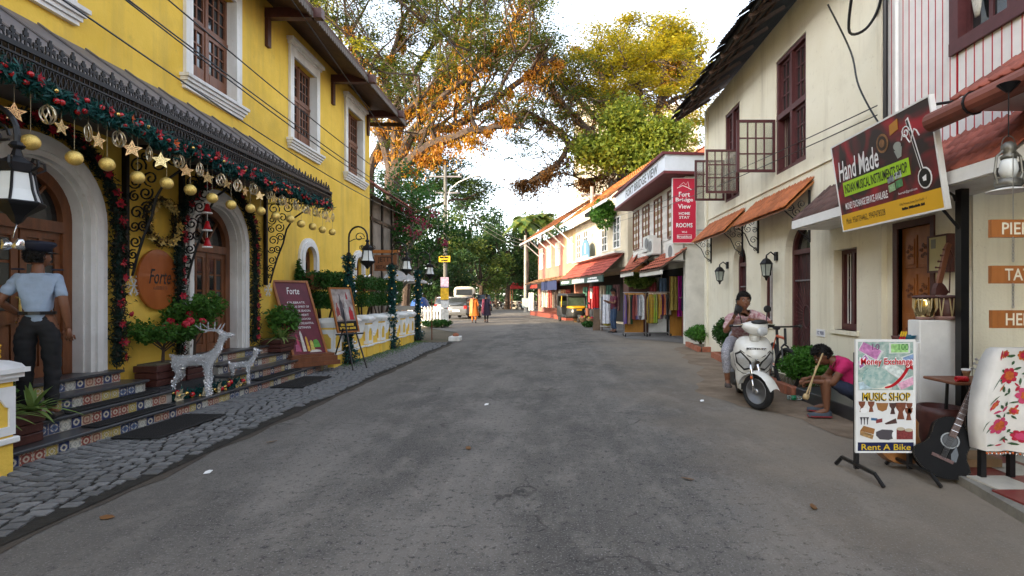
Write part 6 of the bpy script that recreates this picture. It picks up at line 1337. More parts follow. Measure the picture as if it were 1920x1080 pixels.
    for sx in (-1,1):
        g=MB(); g.M=Rh; g.smooth=True; g.tube([(sx*.18,0,.125),(sx*.35,-.05,.12)],.018,8); g.build('grip',blk,T,local=True)
        g=MB(); g.M=Rh; g.tube([(sx*.2,.03,.14),(sx*.33,.0,.13)],.008,5); g.build('brake_lever',chrome,T,local=True)
        g=MB(); g.M=Rh; g.smooth=True; g.tube([(sx*.19,0,.14),(sx*.22,-.02,.30)],.007,6); g.ball((sx*.225,-.02,.34),(.062,.016,.05),12,8); g.build('mirror',blk,T,local=True)
    # floor, body, seat
    g=MB(); g.bbox(-.17,.17,-.16,.30,.22,.30,.03); g.build('floorboard',blk,T,local=True)
    loft([[(w_*math.cos(a),y,zc+h*math.sin(a)) for a in [2*PI*k/16 for k in range(16)]] for y,w_,zc,h in ((-.12,.10,.46,.16),(-.2,.17,.50,.22),(-.45,.20,.55,.21),(-.75,.19,.62,.17),(-.98,.10,.68,.09))],wh,'rear_body',close=True)
    loft([[(w_*math.cos(a),y,zc+h*math.sin(a)) for a in [2*PI*k/16 for k in range(16)]] for y,w_,zc,h in ((-.10,.09,.71,.04),(-.2,.14,.74,.06),(-.45,.15,.76,.06),(-.75,.14,.80,.05),(-.92,.08,.80,.03))],blk,'seat',close=True)
    g=MB(); g.bbox(.06,.2,-.75,-.25,.16,.40,.04); g.build('engine',mat('engine',(.12,.12,.12),.5,metal=.5),T,local=True)
    g=MB(); g.smooth=True; g.tube([(-.14,-.2,.2),(-.16,-.5,.22),(-.17,-.9,.3)],[.02,.05,.055],8); g.build('exhaust',blk,T,local=True)
    g=MB(); g.tube([(-.1,-.2,.2),(-.26,-.25,.01)],.012,6); g.build('stand',blk,T,local=True)
    return T
scooter()
# scooter rider leaning on the bars
RS = mat('rider_shirt',(.30,.10,.12),.8,var=.3,scale=26,col2=(.62,.52,.50)); RP = mat('rider_check',(.42,.41,.44),.8,var=.3,scale=60,col2=(.10,.10,.13))
J = stand(pelvis=(.02,-.40,.86),chest=(.06,-.08,1.12),neck=(.08,.05,1.27),head=(.08,.11,1.395),shL=(-.11,-.01,1.21),elL=(-.25,.22,1.09),wrL=(-.02,.34,1.15),shR=(.24,-.01,1.19),elR=(.33,.14,.97),wrR=(.25,.32,1.16),
    hdL=(.95,.25,.1),pnL=(.1,.6,-.6),hdR=(-.25,.25,.9),pnR=(-.7,.5,0),hipL=(-.10,-.30,.83),knL=(-.27,.06,.70),anL=(-.25,.02,.36),toeL=(-.26,.16,.335),hipR=(.16,-.30,.83),knR=(.32,.08,.70),anR=(.28,.0,.27),toeR=(.29,.15,.24))
RD = person('young man in red patterned shirt and checked trousers on the scooter holding a phone',(2.76,7.5,0),PI-.165,J,dict(shirt=RS,pants=RP,sleeve=.95,leg=1.75,shoe=mat('sandal',(.05,.035,.03),.6)),1.0,curl=.8,look=.12)
t = thing('mobile_phone','dark mobile phone held up by the scooter rider','phone',(2.60,7.21,1.30)); g=MB(); g.M=Matrix.Translation(V((2.47,7.14,1.285))) @ Matrix.Rotation(.5,4,'Z') @ Matrix.Rotation(.5,4,'Y') @ Matrix.Rotation(-.2,4,'X'); g.bbox(-.038,.038,-.005,.005,-.075,.075,.003); g.build('case',mat('phone_case',(.03,.02,.02),.3),t)
g=MB(); g.M=Matrix.Translation(V((2.47,7.14,1.285))) @ Matrix.Rotation(.5,4,'Z') @ Matrix.Rotation(.5,4,'Y') @ Matrix.Rotation(-.2,4,'X'); g.box(-.033,.033,.0052,.006,-.07,.07); g.build('screen',M_('window_glass'),t)
# boy in pink
mat('pink_shirt',(.58,.02,.14),.8,var=.15,scale=8,bump=.4,bscale=14); mat('boy_shorts',(.03,.04,.08),.85,var=.2,scale=12)
J = stand(pelvis=(0,-.02,.28),chest=(0,.18,.58),neck=(0,.31,.68),head=(0,.42,.73),shL=(-.17,.20,.66),elL=(-.20,.34,.42),wrL=(-.06,.56,.42),shR=(.17,.20,.66),elR=(.22,.36,.42),wrR=(.08,.57,.44),hdL=(.5,.6,-.3),hdR=(-.4,.7,-.2),pnL=(.3,.2,-.8),pnR=(-.3,.2,-.8),
    hipL=(-.10,.0,.26),knL=(-.17,.40,.46),anL=(-.17,.40,.09),toeL=(-.19,.54,.045),hipR=(.10,.0,.26),knR=(.17,.38,.46),anR=(.16,.36,.09),toeR=(.18,.50,.045))
BY = person('boy in bright pink T-shirt and dark shorts bent forward on the black step',(3.72,6.42,.008),R(72),J,dict(shirt=M_('pink_shirt'),pants=M_('boy_shorts'),sleeve=.55,leg=.85,shoe=mat('slip_on',(.08,.10,.13),.8,var=.15),sole=mat('red_sole',(.3,.04,.05),.6)),1.0,curl=.9,nod=.75)
t = thing('bow_fiddle','thin bamboo fiddle and bow held by the boy in pink','fiddle',(3.2,6.4,.2)); g=MB(); g.tube([(3.0,6.3,.30),(3.26,6.42,.78)],.010,6); g.build('neck',mat('bamboo',(.5,.36,.18),.5),t); g=MB(); g.tube([(3.05,6.34,.28),(3.22,6.5,.62)],.007,6); g.build('bow',M_('bamboo'),t)
g=MB(); g.smooth=True; g.lathe([(.0,0),(.03,.004),(.036,.03),(.034,.06),(0,.062)],12,(2.985,6.29,.25),V((.3,.15,.6)).normalized()); g.build('bowl',M_('bamboo'),t)
# bicycle
def bicycle():
    T = thing('bicycle','black and orange mountain bicycle parked beside the scooter','bicycle',(3.74,8.75,.006),PI-.2); bm_=mat('bike_black',(.015,.015,.017),.35); og=mat('bike_orange',(.65,.10,.03),.35)
    def wheel(y,st):
        M=Matrix.Translation(V((0,y,.335))) @ Matrix.Rotation(st,4,'Z'); g=MB(); g.M=M; g.smooth=True; g.tube([(0,.308*math.cos(k*PI/16),.308*math.sin(k*PI/16)) for k in range(32)],.027,8,closed=True); g.build('tyre',M_('tyre'),T,local=True)
        g=MB(); g.M=M; g.tube([(0,.278*math.cos(k*PI/16),.278*math.sin(k*PI/16)) for k in range(32)],.010,6,closed=True); g.build('rim',bm_,T,local=True)
        g=MB(); g.M=M
        for k in range(24): a=k*PI/12; g.tube([((-1)**k*.03,0,0),(0,.275*math.cos(a),.275*math.sin(a))],.0015,3)
        g.lathe([(.02,-.05),(.02,.05)],8,(0,0,0),V((1,0,0))); tag(g.build('spokes',M_('steel'),T,local=True),kind='stuff')
    wheel(.52,.35); wheel(-.52,0)
    Mf=Matrix.Translation(V((0,.52,.335))) @ Matrix.Rotation(.35,4,'Z')
    for sx in (-1,1): g=MB(); g.M=Mf; g.tube([(sx*.055,0,0),(sx*.055,-.07,.34),(0,-.08,.38)],.016,6); g.build('fork',bm_,T,local=True)
    hd0,hd1,bb,st,rr=(0,.42,.62),(0,.38,.80),(0,-.08,.30),(0,-.22,.80),(0,-.52,.335)
    for nm,a,b,m_ in (('top_tube',hd1,st,og),('down_tube',hd0,bb,bm_),('seat_tube',bb,(0,-.25,.90),bm_)): g=MB(); g.tube([a,b],.022,8); g.build(nm,m_,T,local=True)
    for sx in (-1,1):
        for nm,a,b in (('seat_stay',(sx*.02,-.22,.78),(sx*.06,-.52,.335)),('chain_stay',(sx*.03,-.08,.30),(sx*.06,-.52,.335))): g=MB(); g.tube([a,b],.010,6); g.build(nm,og,T,local=True)
    g=MB(); g.tube([(0,.40,.71),(0,.36,.96)],.02,8); g.tube([Mf@V((-.33,-.16,.66)),Mf@V((-.1,-.13,.65)),Mf@V((.1,-.13,.65)),Mf@V((.33,-.16,.66))],.014,8); g.build('handlebar',bm_,T,local=True)
    for sx in (-1,1): g=MB(); g.tube([Mf@V((sx*.24,-.15,.655)),Mf@V((sx*.35,-.165,.66))],.02,8); g.ball(tuple(Mf@V((sx*.27,-.09,.66))),.03,8,6); g.build('grip',bm_,T,local=True)
    g=MB(); g.smooth=True; g.ball((0,-.27,.93),(.06,.13,.035),12,6); g.build('saddle',bm_,T,local=True)
    g=MB(); g.tube([(.02,-.08,.30),(.1,-.08,.30)],.012,6); g.lathe([(.09,0),(.09,.008)],20,(.04,-.08,.30),V((1,0,0))); g.tube([(.08,-.08,.3),(.09,.05,.2)],.012,6); g.build('crank',bm_,T,local=True)
    for a,b in (((.09,.05,.2),1),((-.09,-.21,.4),-1)): g=MB(); g.cbox((a[0]+b*.05,a[1],a[2]),.1,.06,.02); g.build('pedal',bm_,T,local=True)
bicycle()
# water bottle on the ground
t=thing('plastic_bottle','clear plastic bottle with green label lying by the bicycle wheel','bottle',(3.42,7.55,.01)); cl_=mat('clear_plastic',(.7,.8,.78),.08,var=.05,trans=.8)
g=MB(); g.smooth=True; g.lathe([(.0,0),(.033,.005),(.034,.16),(.02,.20),(.012,.21),(.012,.225),(0,.226)],12,(3.30,7.5,.045),V((1,-.12,0)).normalized()); g.build('body',cl_,t); g=MB(); g.smooth=True; g.lathe([(.035,.06),(.035,.12)],12,(3.30,7.5,.045),V((1,-.12,0)).normalized()); g.build('label',mat('green_label',(.02,.22,.10),.4),t)
# ================================================================ near plants
def bush(name,label,c,r,n,size,m,cat='bush',group=None,flat=.35,hang=0,stem=True,asp=.55,lumps=9):
    T=thing(name,label,cat,(c[0],c[1],max(0,c[2]-r[2])),0,group); P=[cloud(n//3,c,tuple(q*.82 for q in r),.55,.6)]
    rr=np.random.default_rng(int(abs(c[0]*97+c[1]*31)))
    for k in range(lumps):
        d=rr.normal(0,1,3); d/=np.linalg.norm(d); d[2]=abs(d[2])*.8-.15; cc=np.array(c)+d*np.array(r)*.62; P.append(cloud(n*2//(3*lumps),cc,tuple(q*rr.uniform(.38,.55) for q in r),.3,.6))
    leafobj('foliage',np.concatenate(P),size,m,T,flat,asp,hang)
    if stem:
        g=MB()
        for k in range(6): a=k*1.05; g.tube([(c[0]+.02*math.cos(a),c[1]+.02*math.sin(a),max(.0,c[2]-r[2])),(c[0]+r[0]*.25*math.cos(a),c[1]+r[1]*.25*math.sin(a),c[2]-r[2]*.3),(c[0]+r[0]*.6*math.cos(a),c[1]+r[1]*.6*math.sin(a),c[2]+r[2]*.3)],[.014,.010,.005],5)
        g.build('stems',M_('bark'),T)
    return T
HL,PLf=M_('hedge_leaf'),M_('plant_leaf')
leafmat('bright_hedge',[(.03,.10,.012),(.06,.18,.02),(.12,.30,.04)])
bush('clipped_shrub','low green shrub beside the black step and the boy',(3.85,8.05,.42),(.34,.65,.36),7000,.055,M_('bright_hedge'),'shrub')
bush('clipped_shrub','round clipped shrub behind the scooter rider',(4.00,12.0,.62),(.36,.45,.48),5200,.06,HL,'shrub')
bush('clipped_shrub','low spreading shrub in the brick planter by the clothes shop',(4.15,14.9,.45),(.45,.6,.30),4500,.065,M_('bright_hedge'),'shrub')
# terracotta planter kerbs
t=thing('planter_bed','terracotta brick planter kerb along the cream house','planter',(3.9,12,0))
bq=MB(); bq.bbox(-.055,.055,-.115,.115,0,.14,.008); bme_=bq.mesh('brick',M_('terracotta')); ti=WM[t.name].inverted(); rr=random.Random(2)
def brick_line(a,b):
    a,b=V(a),V(b); L_=(b-a).length; n=int(L_/.24); an=math.atan2(b.y-a.y,b.x-a.x)-PI/2
    for k in range(n): link('brick',bme_,t,ti @ Matrix.Translation(a+(b-a)*(k+.5)/n+V((rr.uniform(-.01,.01),0,rr.uniform(-.012,.004)))) @ Matrix.Rotation(an+rr.uniform(-.04,.04),4,'Z'))
brick_line((3.52,7.7,0),(3.68,9.6,0)); brick_line((3.7,9.9,0),(3.9,12.9,0)); brick_line((3.92,14.2,0),(4.05,16.0,0)); brick_line((3.95,14.15,0),(4.6,14.15,0)); brick_line((3.9,13.0,0),(4.2,13.0,0))
g=MB(); g.add([(3.55,7.7,.06),(3.95,13.0,.06),(4.2,13.0,.06),(4.2,7.7,.06)],[(0,1,2,3)]); g.add([(3.95,14.2,.06),(4.08,16.0,.06),(4.7,16.0,.06),(4.7,14.2,.06)],[(0,1,2,3)]); g.build('soil',M_('earth'),t)
g=MB(); g.bbox(3.75,4.19,9.6,9.9,.0,.05,.01); g.build('entry_slab',mat('red_oxide',(.28,.07,.05),.6,var=.2),t)
# left-hand planters and plants
def planter_box(label,x0,x1,y0,y1,z0,z1):
    t=thing('planter_box',label,'planter',((x0+x1)/2,(y0+y1)/2,z0)); n=3
    for k in range(n):
        h=(z1-z0)/n; g=MB(); g.bbox(x0-.01*(k==2),x1+.01*(k==2),y0-.01*(k==2),y1+.01*(k==2),z0+h*k,z0+h*(k+1)-.008,.006); g.build('plank',M_('dark_wood'),t)
    g=MB(); g.box(x0+.02,x1-.02,y0+.02,y1-.02,z1-.008,z1+.012); g.build('soil',M_('earth'),t)
planter_box('dark slatted planter box below the oval sign holding the rose bush',-5.22,-4.93,6.66,7.18,.332,.60); planter_box('dark slatted planter box before the farther door',-5.22,-4.93,7.22,7.72,.332,.56)
planter_box('dark slatted planter box on the steps beside the gate pillar',-5.0,-4.62,4.42,4.85,.157,.42); planter_box('dark slatted planter box behind the leaning menu board',-5.22,-4.85,9.55,10.5,.47,.70)
def rose(label,c,h,n,fl,w=.3):
    T=thing('rose_bush',label,'plant',(c[0],c[1],c[2])); g=MB(); r=random.Random(int(c[1]*10)); tips=[]
    g.tube([(c[0],c[1],c[2]),(c[0]+.01,c[1],c[2]+h*.35)],[.02,.015],6)
    for k in range(9):
        a=k*.7; p=V((c[0]+.01,c[1],c[2]+h*r.uniform(.2,.4))); q=p+V((math.cos(a)*w*.5,math.sin(a)*w*.6,h*.3)); e=q+V((math.cos(a)*w*.4,math.sin(a)*w*.5,h*r.uniform(.05,.3))); g.tube([p,q,e],[.010,.007,.003],5); tips+=[q,e,(q+e)/2]
    g.build('stems',M_('bark'),T); P=np.concatenate([cloud(n//len(tips),tuple(p),(.10,.13,.10)) for p in tips]); leafobj('foliage',P,.055,PLf,T,.4,.6)
    q=MB(); q.smooth=True
    for k in range(7): a=k*.9; q.ball((.018*math.cos(a),.018*math.sin(a),.01*(k%3)),(.02,.02,.024),6,4)
    fm=q.mesh('flower',RC); ti=WM[T.name].inverted()
    for k in range(fl): p=r.choice(tips); link('flower',fm,T,Matrix.Translation(ti@(p+V((r.uniform(-.02,.1),r.uniform(-.1,.1),r.uniform(.04,.12))))) @ Matrix.Scale(1.4,4))
rose('bushy red rose growing in the planter below the oval sign',(-5.05,6.92,.6),.62,2600,9,.38); rose('leafy climbing rose before the farther arched door',(-5.03,7.5,.56),1.05,2800,1,.32)
def dracaena(label,c,n,l,m,T=None,nm='spider_plant'):
    T=thing(nm,label,'plant',c); g=MB(); r=random.Random(int(c[1]*13)); inv=None
    for k in range(n):
        a=k*2.4+r.uniform(-.3,.3); e=r.uniform(.3,1.2); L_=l*r.uniform(.7,1.1); d=V((math.cos(a),math.sin(a),0)); s=V((-math.sin(a),math.cos(a),0)); pts=[]
        for i in range(6): t_=i/5; pts.append(V(c)+d*L_*t_*math.cos(e)*(1+.2*t_)+V((0,0,L_*(math.sin(e)*t_-.75*t_*t_*math.cos(e)*.9))))
        w=[.010,.020,.022,.018,.010,.001]; vs=[p+s*w_ for p,w_ in zip(pts,w)]+[p-s*w_ for p,w_ in zip(pts,w)]; q=MB(); q.add(vs,[(i,i+1,7+i,6+i) for i in range(5)]); q.build('leaf',m,T)
dracaena('striped spider plant in the box beside the gate pillar',(-4.74,4.50,.42),46,.36,M_('pale_leaf')); dracaena('second striped spider plant spilling toward the lowest step',(-4.68,4.80,.42),40,.36,M_('pale_leaf'))
dracaena('striped spider plant at the foot of the leaning menu board',(-4.95,9.75,.70),34,.42,M_('pale_leaf'))
T=bush('flowering_plant','upright leafy plant with one yellow flower spike beside the gate pillar',(-4.84,4.66,.66),(.10,.13,.24),420,.10,PLf,'plant'); g=MB(); g.smooth=True
for k in range(9): g.ball((-4.84+.012*math.cos(k*2),4.66+.012*math.sin(k*2),.93+.014*k),.013,6,4)
g.build('flower_spike',mat('yellow_flower',(.75,.5,.02),.6),T)
bush('green_plant','leafy green plant left of the door behind the guard',(-4.98,4.45,.95),(.2,.2,.45),1500,.08,PLf,'plant')
bush('green_plant','loose leafy plant in the box behind the leaning menu board',(-5.02,10.0,1.0),(.26,.55,.42),650,.11,PLf,'plant',lumps=14)
# clipped hedge trees behind the parapet
for k,(x,y,lab) in enumerate(((-5.0,11.6,'box-clipped tree under the arched window behind the parapet'),(-5.05,14.2,'box-clipped tree behind the second garlanded lamp post'),(-5.2,16.3,'box-clipped tree behind the far garlanded lamp post'))):
    T=thing('clipped_tree',lab,'tree',(x,y,0)); n=9000 if k==0 else 6000; P=RNG.uniform(-1,1,(n,3)); P=np.sign(P)*np.abs(P)**.62; P*=np.array([.42,.85 if k else .62,.36]); P[:,2]*=1+.12*np.sin(P[:,1]*7); P+=np.array([x,y,1.62]); leafobj('crown',P,.06,HL,T,.35,.6)
    g=MB(); 
    for a in range(5): g.tube([(x,y,0),(x+.05*math.cos(a*1.3),y+.1*math.sin(a*1.3),.6),(x+.25*math.cos(a*1.3),y+.45*math.sin(a*1.3),1.35)],[.035,.025,.015],6)
    g.build('trunk',M_('bark'),T)
for k in range(7): bush('green_plant','leafy filler plant growing behind the yellow parapet',(-5.05+.1*(k%2),11.0+k*.95,.62),(.28,.45,.45),1300,.085,HL,'plant','filler plants behind the parapet')
bush('thin_shrub','thin upright shrub with yellow flowers against the yellow wall',(-5.12,13.1,1.5),(.10,.18,.75),500,.07,PLf,'shrub'); bush('climber','narrow green climber beside the small arched window',(-5.2,10.95,1.6),(.08,.10,.8),900,.07,HL,'plant')
# ================================================================ farther shops on the right
def seg_frame(P0, P1):
    p0, p1 = V((*P0,0)), V((*P1,0)); r = (p1-p0).normalized(); n = V((-r.y, r.x, 0))     # n points to the street (-X side)
    if n.x > 0: n = -n
    return (lambda a,b,d=0: p0+r*a+V((0,0,b))+n*d), (p1-p0).length, r, n
def strip_roof(F, a0, a1, z0, d0, z1, d1, tw, tl, m, T, name='tile_courses', th=.05):
    """far roof: tile courses joined into one part (single tiles are under ten pixels)"""
    S = math.hypot(z1-z0, d1-d0); rows = max(2,int(S/tl)); cols = max(2,int((a1-a0)/tw)); g = MB()
    for j in range(rows):
        t0,t1 = j/rows,(j+1)/rows+.03; za,zb = z0+(z1-z0)*t0+.03, z0+(z1-z0)*t1; da,db = d0+(d1-d0)*t0, d0+(d1-d0)*t1; vs=[]
        for i in range(cols*2+1):
            a = a0+(a1-a0)*i/(cols*2); k = .035 if i%2 else 0; w = .02*noise.noise(V((a*1.7,j*.9,z0))); vs += [F(a,za+k+w,da),F(a,zb+k+w-.015,db)]
        g.add(vs,[(2*i,2*i+2,2*i+3,2*i+1) for i in range(cols*2)])
    o = g.build(name, m, T); tag(o, kind='stuff')
    g = MB(); g.add([F(a0,z0-th,d0),F(a1,z0-th,d0),F(a1,z1-th,d1),F(a0,z1-th,d1),F(a0,z0,d0),F(a1,z0,d0),F(a1,z1,d1),F(a0,z1,d1)],[(0,1,2,3),(0,4,5,1),(0,3,7,4),(1,5,6,2)]); g.build('roof_deck', M_('soffit_wood'), T)
def shop_window(T, F, a0, a1, b0, b1, m, cols=2, rows=3, d=.0, glass=None):
    g = MB(); f = .06; g.fbox(F,a0,a1,b0,b0+f,d,d+.06).fbox(F,a0,a1,b1-f,b1,d,d+.06).fbox(F,a0,a0+f,b0+f,b1-f,d,d+.06).fbox(F,a1-f,a1,b0+f,b1-f,d,d+.06)
    for i in range(1,cols): x=a0+(a1-a0)*i/cols; g.fbox(F,x-.025,x+.025,b0+f,b1-f,d+.005,d+.05)
    for j in range(1,rows): y=b0+(b1-b0)*j/rows; g.fbox(F,a0+f,a1-f,y-.02,y+.02,d+.008,d+.045)
    W = g.build('window', m, T); g = MB(); g.fbox(F,a0+f,a1-f,b0+f,b1-f,d+.004,d+.012); g.build('pane', glass or M_('window_glass'), W); return W
# ---- guest house with the white fascia
FBV = thing('guest_house','white boarded guest house with long white name fascia and red tile awnings','building',(5.5,19.5,0))
FA, LA, ra, na = seg_frame((4.1,16.57),(3.47,23.0))
g=MB(); g.fbox(FA,0,LA,2.9,5.25,-5,-.05); g.fbox(FA,0,LA,0,2.9,-5,-1.3); g.fbox(FA,0,.2,0,2.9,-1.3,-.05); g.fbox(FA,LA-.2,LA,0,2.9,-1.3,-.05); g.build('wall', mat('white_wash',(.72,.69,.62),.8,var=.12,scale=2), FBV)
for k in range(15): q=MB(); q.fbox(FA,0,LA,2.95+k*.15,2.95+k*.15+.138,-.05,-.028+.012*(k%2)); q.build('wall_board', mat('siding',(.74,.72,.67),.7,var=.1,scale=3,rnd=.06), FBV)
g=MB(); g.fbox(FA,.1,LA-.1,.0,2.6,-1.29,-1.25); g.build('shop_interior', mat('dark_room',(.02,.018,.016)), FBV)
g=MB(); g.fbox(FA,-.35,LA+.3,5.22,5.30,-5,.75); g.fbox(FA,-.35,LA+.3,5.80,5.88,-5,.80); g.build('eave_band', mat('maroon_band',(.16,.03,.035),.6), FBV)
g=MB(); g.fbox(FA,-.3,LA+.25,5.30,5.80,-5,.70); FS_=g.build('fascia', mat('fascia_white',(.74,.78,.84),.5,var=.05), FBV)
Ft=lambda a,b,d=0: FA(LA-a,b,d); text('FORT BRIDGE VIEW',Ft,LA-2.6,5.55,4.3,.30,M_('black_paint'),FBV,d=.705,bold=.02)
for a in (.7,2.3,3.9,5.4): W=shop_window(FBV,FA,a,a+.9,3.45,5.05,M_('brown_wood'),2,1,-.03,mat('curtain',(.42,.33,.20),.8,var=.35,scale=12,streak=True)); 
for (a0,a1,z0) in ((-.2,2.2,2.35),(3.4,5.2,2.45)):
    strip_roof(FA,a0,a1,z0,.85,z0+.62,-.02,.22,.18,mat('tile_far',(.46,.13,.07),.8,var=.3,scale=3,bump=.2,col2=(.28,.08,.05)),FBV)
    g=MB(); g.fbox(FA,a0,a1,z0-.18,z0-.05,.74,.82); g.build('awning_fascia', M_('white_wash'), FBV)
for (a,z) in ((.35,2.62),(2.6,3.0),(3.1,3.15)):
    t=thing('air_conditioner','white outdoor air conditioner unit bracketed on the guest house wall','air conditioner',FA(a,z,.2),0,'air conditioners on the guest house'); g=MB(); F=lambda x,y,d=0,a=a,z=z: FA(a+x,z+y,d); g.fbox(F,-.4,.4,0,.55,.05,.35); g.build('case',mat('ac_white',(.66,.65,.60),.5,var=.06),t); g=MB(); g.lathe([(.0,0),(.2,0),(.2,.012),(0,.012)],16,F(-.08,.28,.35),na); g.build('fan_grille',mat('ac_grey',(.2,.2,.2),.6),t); g=MB(); g.fbox(F,-.4,.4,-.04,-.005,.0,.38); g.build('bracket',M_('concrete'),t)
# red vertical sign
t=thing('guest_house_sign','tall red vertical Fort Bridge View home stay rooms sign','sign',(4.1,16.4,3.1)); Fv=lambda a,b,d=0: V((3.72+a,16.42-d,3.14+b)); g=MB(); g.fbox(Fv,0,.71,0,1.98,-.10,0); g.build('box',mat('sign_crimson',(.55,.012,.05),.4,var=.03),t)
g=MB()
for a0,a1,b0,b1 in ((-.015,0,-.015,1.995),(.71,.725,-.015,1.995),(0,.71,1.98,1.995),(0,.71,-.015,0)): g.fbox(Fv,a0,a1,b0,b1,-.105,.006)
g.build('frame',M_('white_paint'),t)
for s_,y,w_,h_ in (('Fort',1.49,.34,.15),('Bridge',1.31,.54,.15),('View',1.12,.40,.14),('HOME',.90,.34,.085),('STAY',.78,.32,.085),('ROOMS',.54,.50,.14),('Wi-fi',.33,.16,.06),('Breakfast',.185,.42,.06)): text(s_,Fv,.355,y,w_,h_,M_('white_print'),t,d=.003,bold=.02)
g=MB(); g.tube([Fv(.13,1.68,.004),Fv(.3,1.76,.004),Fv(.45,1.70,.004),Fv(.58,1.63,.004)],.012,4); g.tube([Fv(.2,1.74,.004),Fv(.33,1.86,.004),Fv(.4,1.78,.004),Fv(.46,1.88,.004),Fv(.5,1.70,.004)],.007,4); g.build('bridge_mark',M_('white_print'),t)
g=MB(); g.fbox(Fv,.13,.58,.125,.135,.001,.004).fbox(Fv,.13,.58,.235,.245,.001,.004).fbox(Fv,.13,.14,.135,.235,.001,.004).fbox(Fv,.57,.58,.135,.235,.001,.004); g.build('word_frame',M_('white_print'),t)
g=MB(); g.tube([Fv(.7,1.6,-.05),Fv(1.0,1.6,-.05)],.02,6); g.tube([Fv(.7,.4,-.05),Fv(1.0,.4,-.05)],.02,6); g.build('bracket',M_('steel'),t)
# small gabled porch and yellow-black sign
t=thing('gabled_porch','little gabled porch with red tiles between the guest house and the next shop','porch',(3.3,23.6,0))
Fg=lambda a,b,d=0: V((3.05+a, 22.2-d+.0, b))
for sx in (-1,1):
    g=MB(); g.add([V((3.65,22.2,3.35)),V((3.65,24,3.35)),V((3.65+sx*.55,24,2.45)),V((3.65+sx*.55,22.2,2.45))],[(0,1,2,3)]); g.add([p+V((0,0,.06)) for p in g.v[:4]],[(0,1,2,3)]); g.build('roof_slope',M_('tile_far'),t)
g=MB(); g.add([(3.2,22.25,2.5),(4.1,22.25,2.5),(3.65,22.25,3.3)],[(0,1,2)]); g.build('gable',M_('orange_wood'),t); g=MB(); g.box(3.2,4.1,22.3,23.9,0,2.48); g.build('porch_wall',M_('dark_wood'),t)
t=thing('menu_sign','black and yellow vertical shop sign beside the gabled porch','sign',(3.9,20.9,2.2)); Fv2=lambda a,b,d=0: V((3.72+a,20.8-d,2.25+b)); g=MB(); g.fbox(Fv2,0,.52,0,1.15,-.08,0); g.build('board',M_('black_paint'),t)
for k in range(4): g=MB(); g.fbox(Fv2,.04+.2*(k%2),.26+.2*(k%2),.08+k*.27,.28+k*.27,.001,.006); g.build('yellow_panel',mat('sign_yellow2',(.65,.5,.03),.5,var=.3,scale=20),t)
# ---- white shop with the round-topped blue sign, then the pink shop under one long tiled roof
WHs=thing('white_shop','white two-storey shop with round-topped blue sign and red tile awning','building',(4.5,29,0)); FW,LW,rw,nw=seg_frame((3.5,24.6),(1.5,34.0))
mat('warm_white',(.62,.54,.40),.8,var=.12,scale=1.5)
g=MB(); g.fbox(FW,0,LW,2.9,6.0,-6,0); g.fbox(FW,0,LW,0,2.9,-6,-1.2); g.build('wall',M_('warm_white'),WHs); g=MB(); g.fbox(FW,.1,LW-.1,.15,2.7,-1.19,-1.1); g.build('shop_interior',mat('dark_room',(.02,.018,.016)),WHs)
strip_roof(FW,.5,LW-.3,2.55,1.1,3.55,0,.25,.22,mat('tile_pinkred',(.42,.09,.07),.8,var=.3,scale=2,col2=(.27,.07,.05)),WHs)
g=MB(); g.fbox(FW,.5,LW-.3,2.2,2.52,1.0,1.06); BS=g.build('sign_band',mat('band_green',(.02,.06,.05),.5,var=.1),WHs)
Ft=lambda a,b,d=0: FW(LW-a,b,d); marks(Ft,1.6,2.36,2.0,.14,M_('white_print'),WHs,1.066,7); marks(Ft,4.6,2.36,2.6,.22,M_('white_print'),WHs,1.066,8); marks(Ft,7.4,2.42,1.6,.09,M_('white_print'),WHs,1.066,9); marks(Ft,7.5,2.28,2.0,.10,M_('white_print'),WHs,1.066,10)
for a in (1.0,3.0,6.6,8.2): shop_window(WHs,FW,a,a+1.0,3.85,5.4,M_('white_trim'),2,4)
g=MB(); g.fbox(FW,.4,LW-1,3.55,3.65,0,.5); g.build('balcony_slab',M_('white_wash'),WHs)
for k in range(4):
    t_=LW*.5; 
t=thing('round_top_sign','round-topped blue sign standing on the tile awning of the white shop','sign',FW(4.9,3.5,.4)); Fs2=lambda a,b,d=0: FW(5.75-a,3.55+b,.45+d); g=MB(); g.poly(Fs2,[(-.8,0),(.8,0),(.8,.55)]+[(.8*math.cos(PI*k/10),.55+.62*math.sin(PI*k/10)) for k in range(1,10)]+[(-.8,.55)],-.05,0); g.build('board',mat('sign_blue',(.10,.22,.36),.5,var=.1),t); marks(Fs2,0,.2,1.2,.16,M_('white_print'),t,.006,11); g=MB(); g.poly(Fs2,[(-.12,.4),(.12,.4),(.06,.95),(-.06,.95)],.002,.006); g.build('tower_mark',M_('white_print'),t)
PB=thing('pink_shop','salmon pink shop house with white windows lit by evening sun','building',(3,40,0)); FP,LP,rp,np_=seg_frame((1.5,34.05),(-1.17,45.0))
mat('salmon',(.42,.19,.14),.85,var=.12,scale=1.2,col2=(.35,.14,.11)); mat('salmon_pale',(.52,.37,.20),.85,var=.1,scale=1.2)
g=MB(); g.fbox(FP,0,3.0,2.9,6.0,-6,0); g.build('wall',M_('salmon_pale'),PB); g=MB(); g.fbox(FP,3.0,LP,2.9,6.0,-6,0.002); g.fbox(FP,0,.3,0,2.9,-6,0); g.fbox(FP,LP-2.2,LP,0,2.9,-6,0); g.fbox(FP,.3,LP-2.2,0,2.9,-6,-1.2); g.build('wall',M_('salmon'),PB)
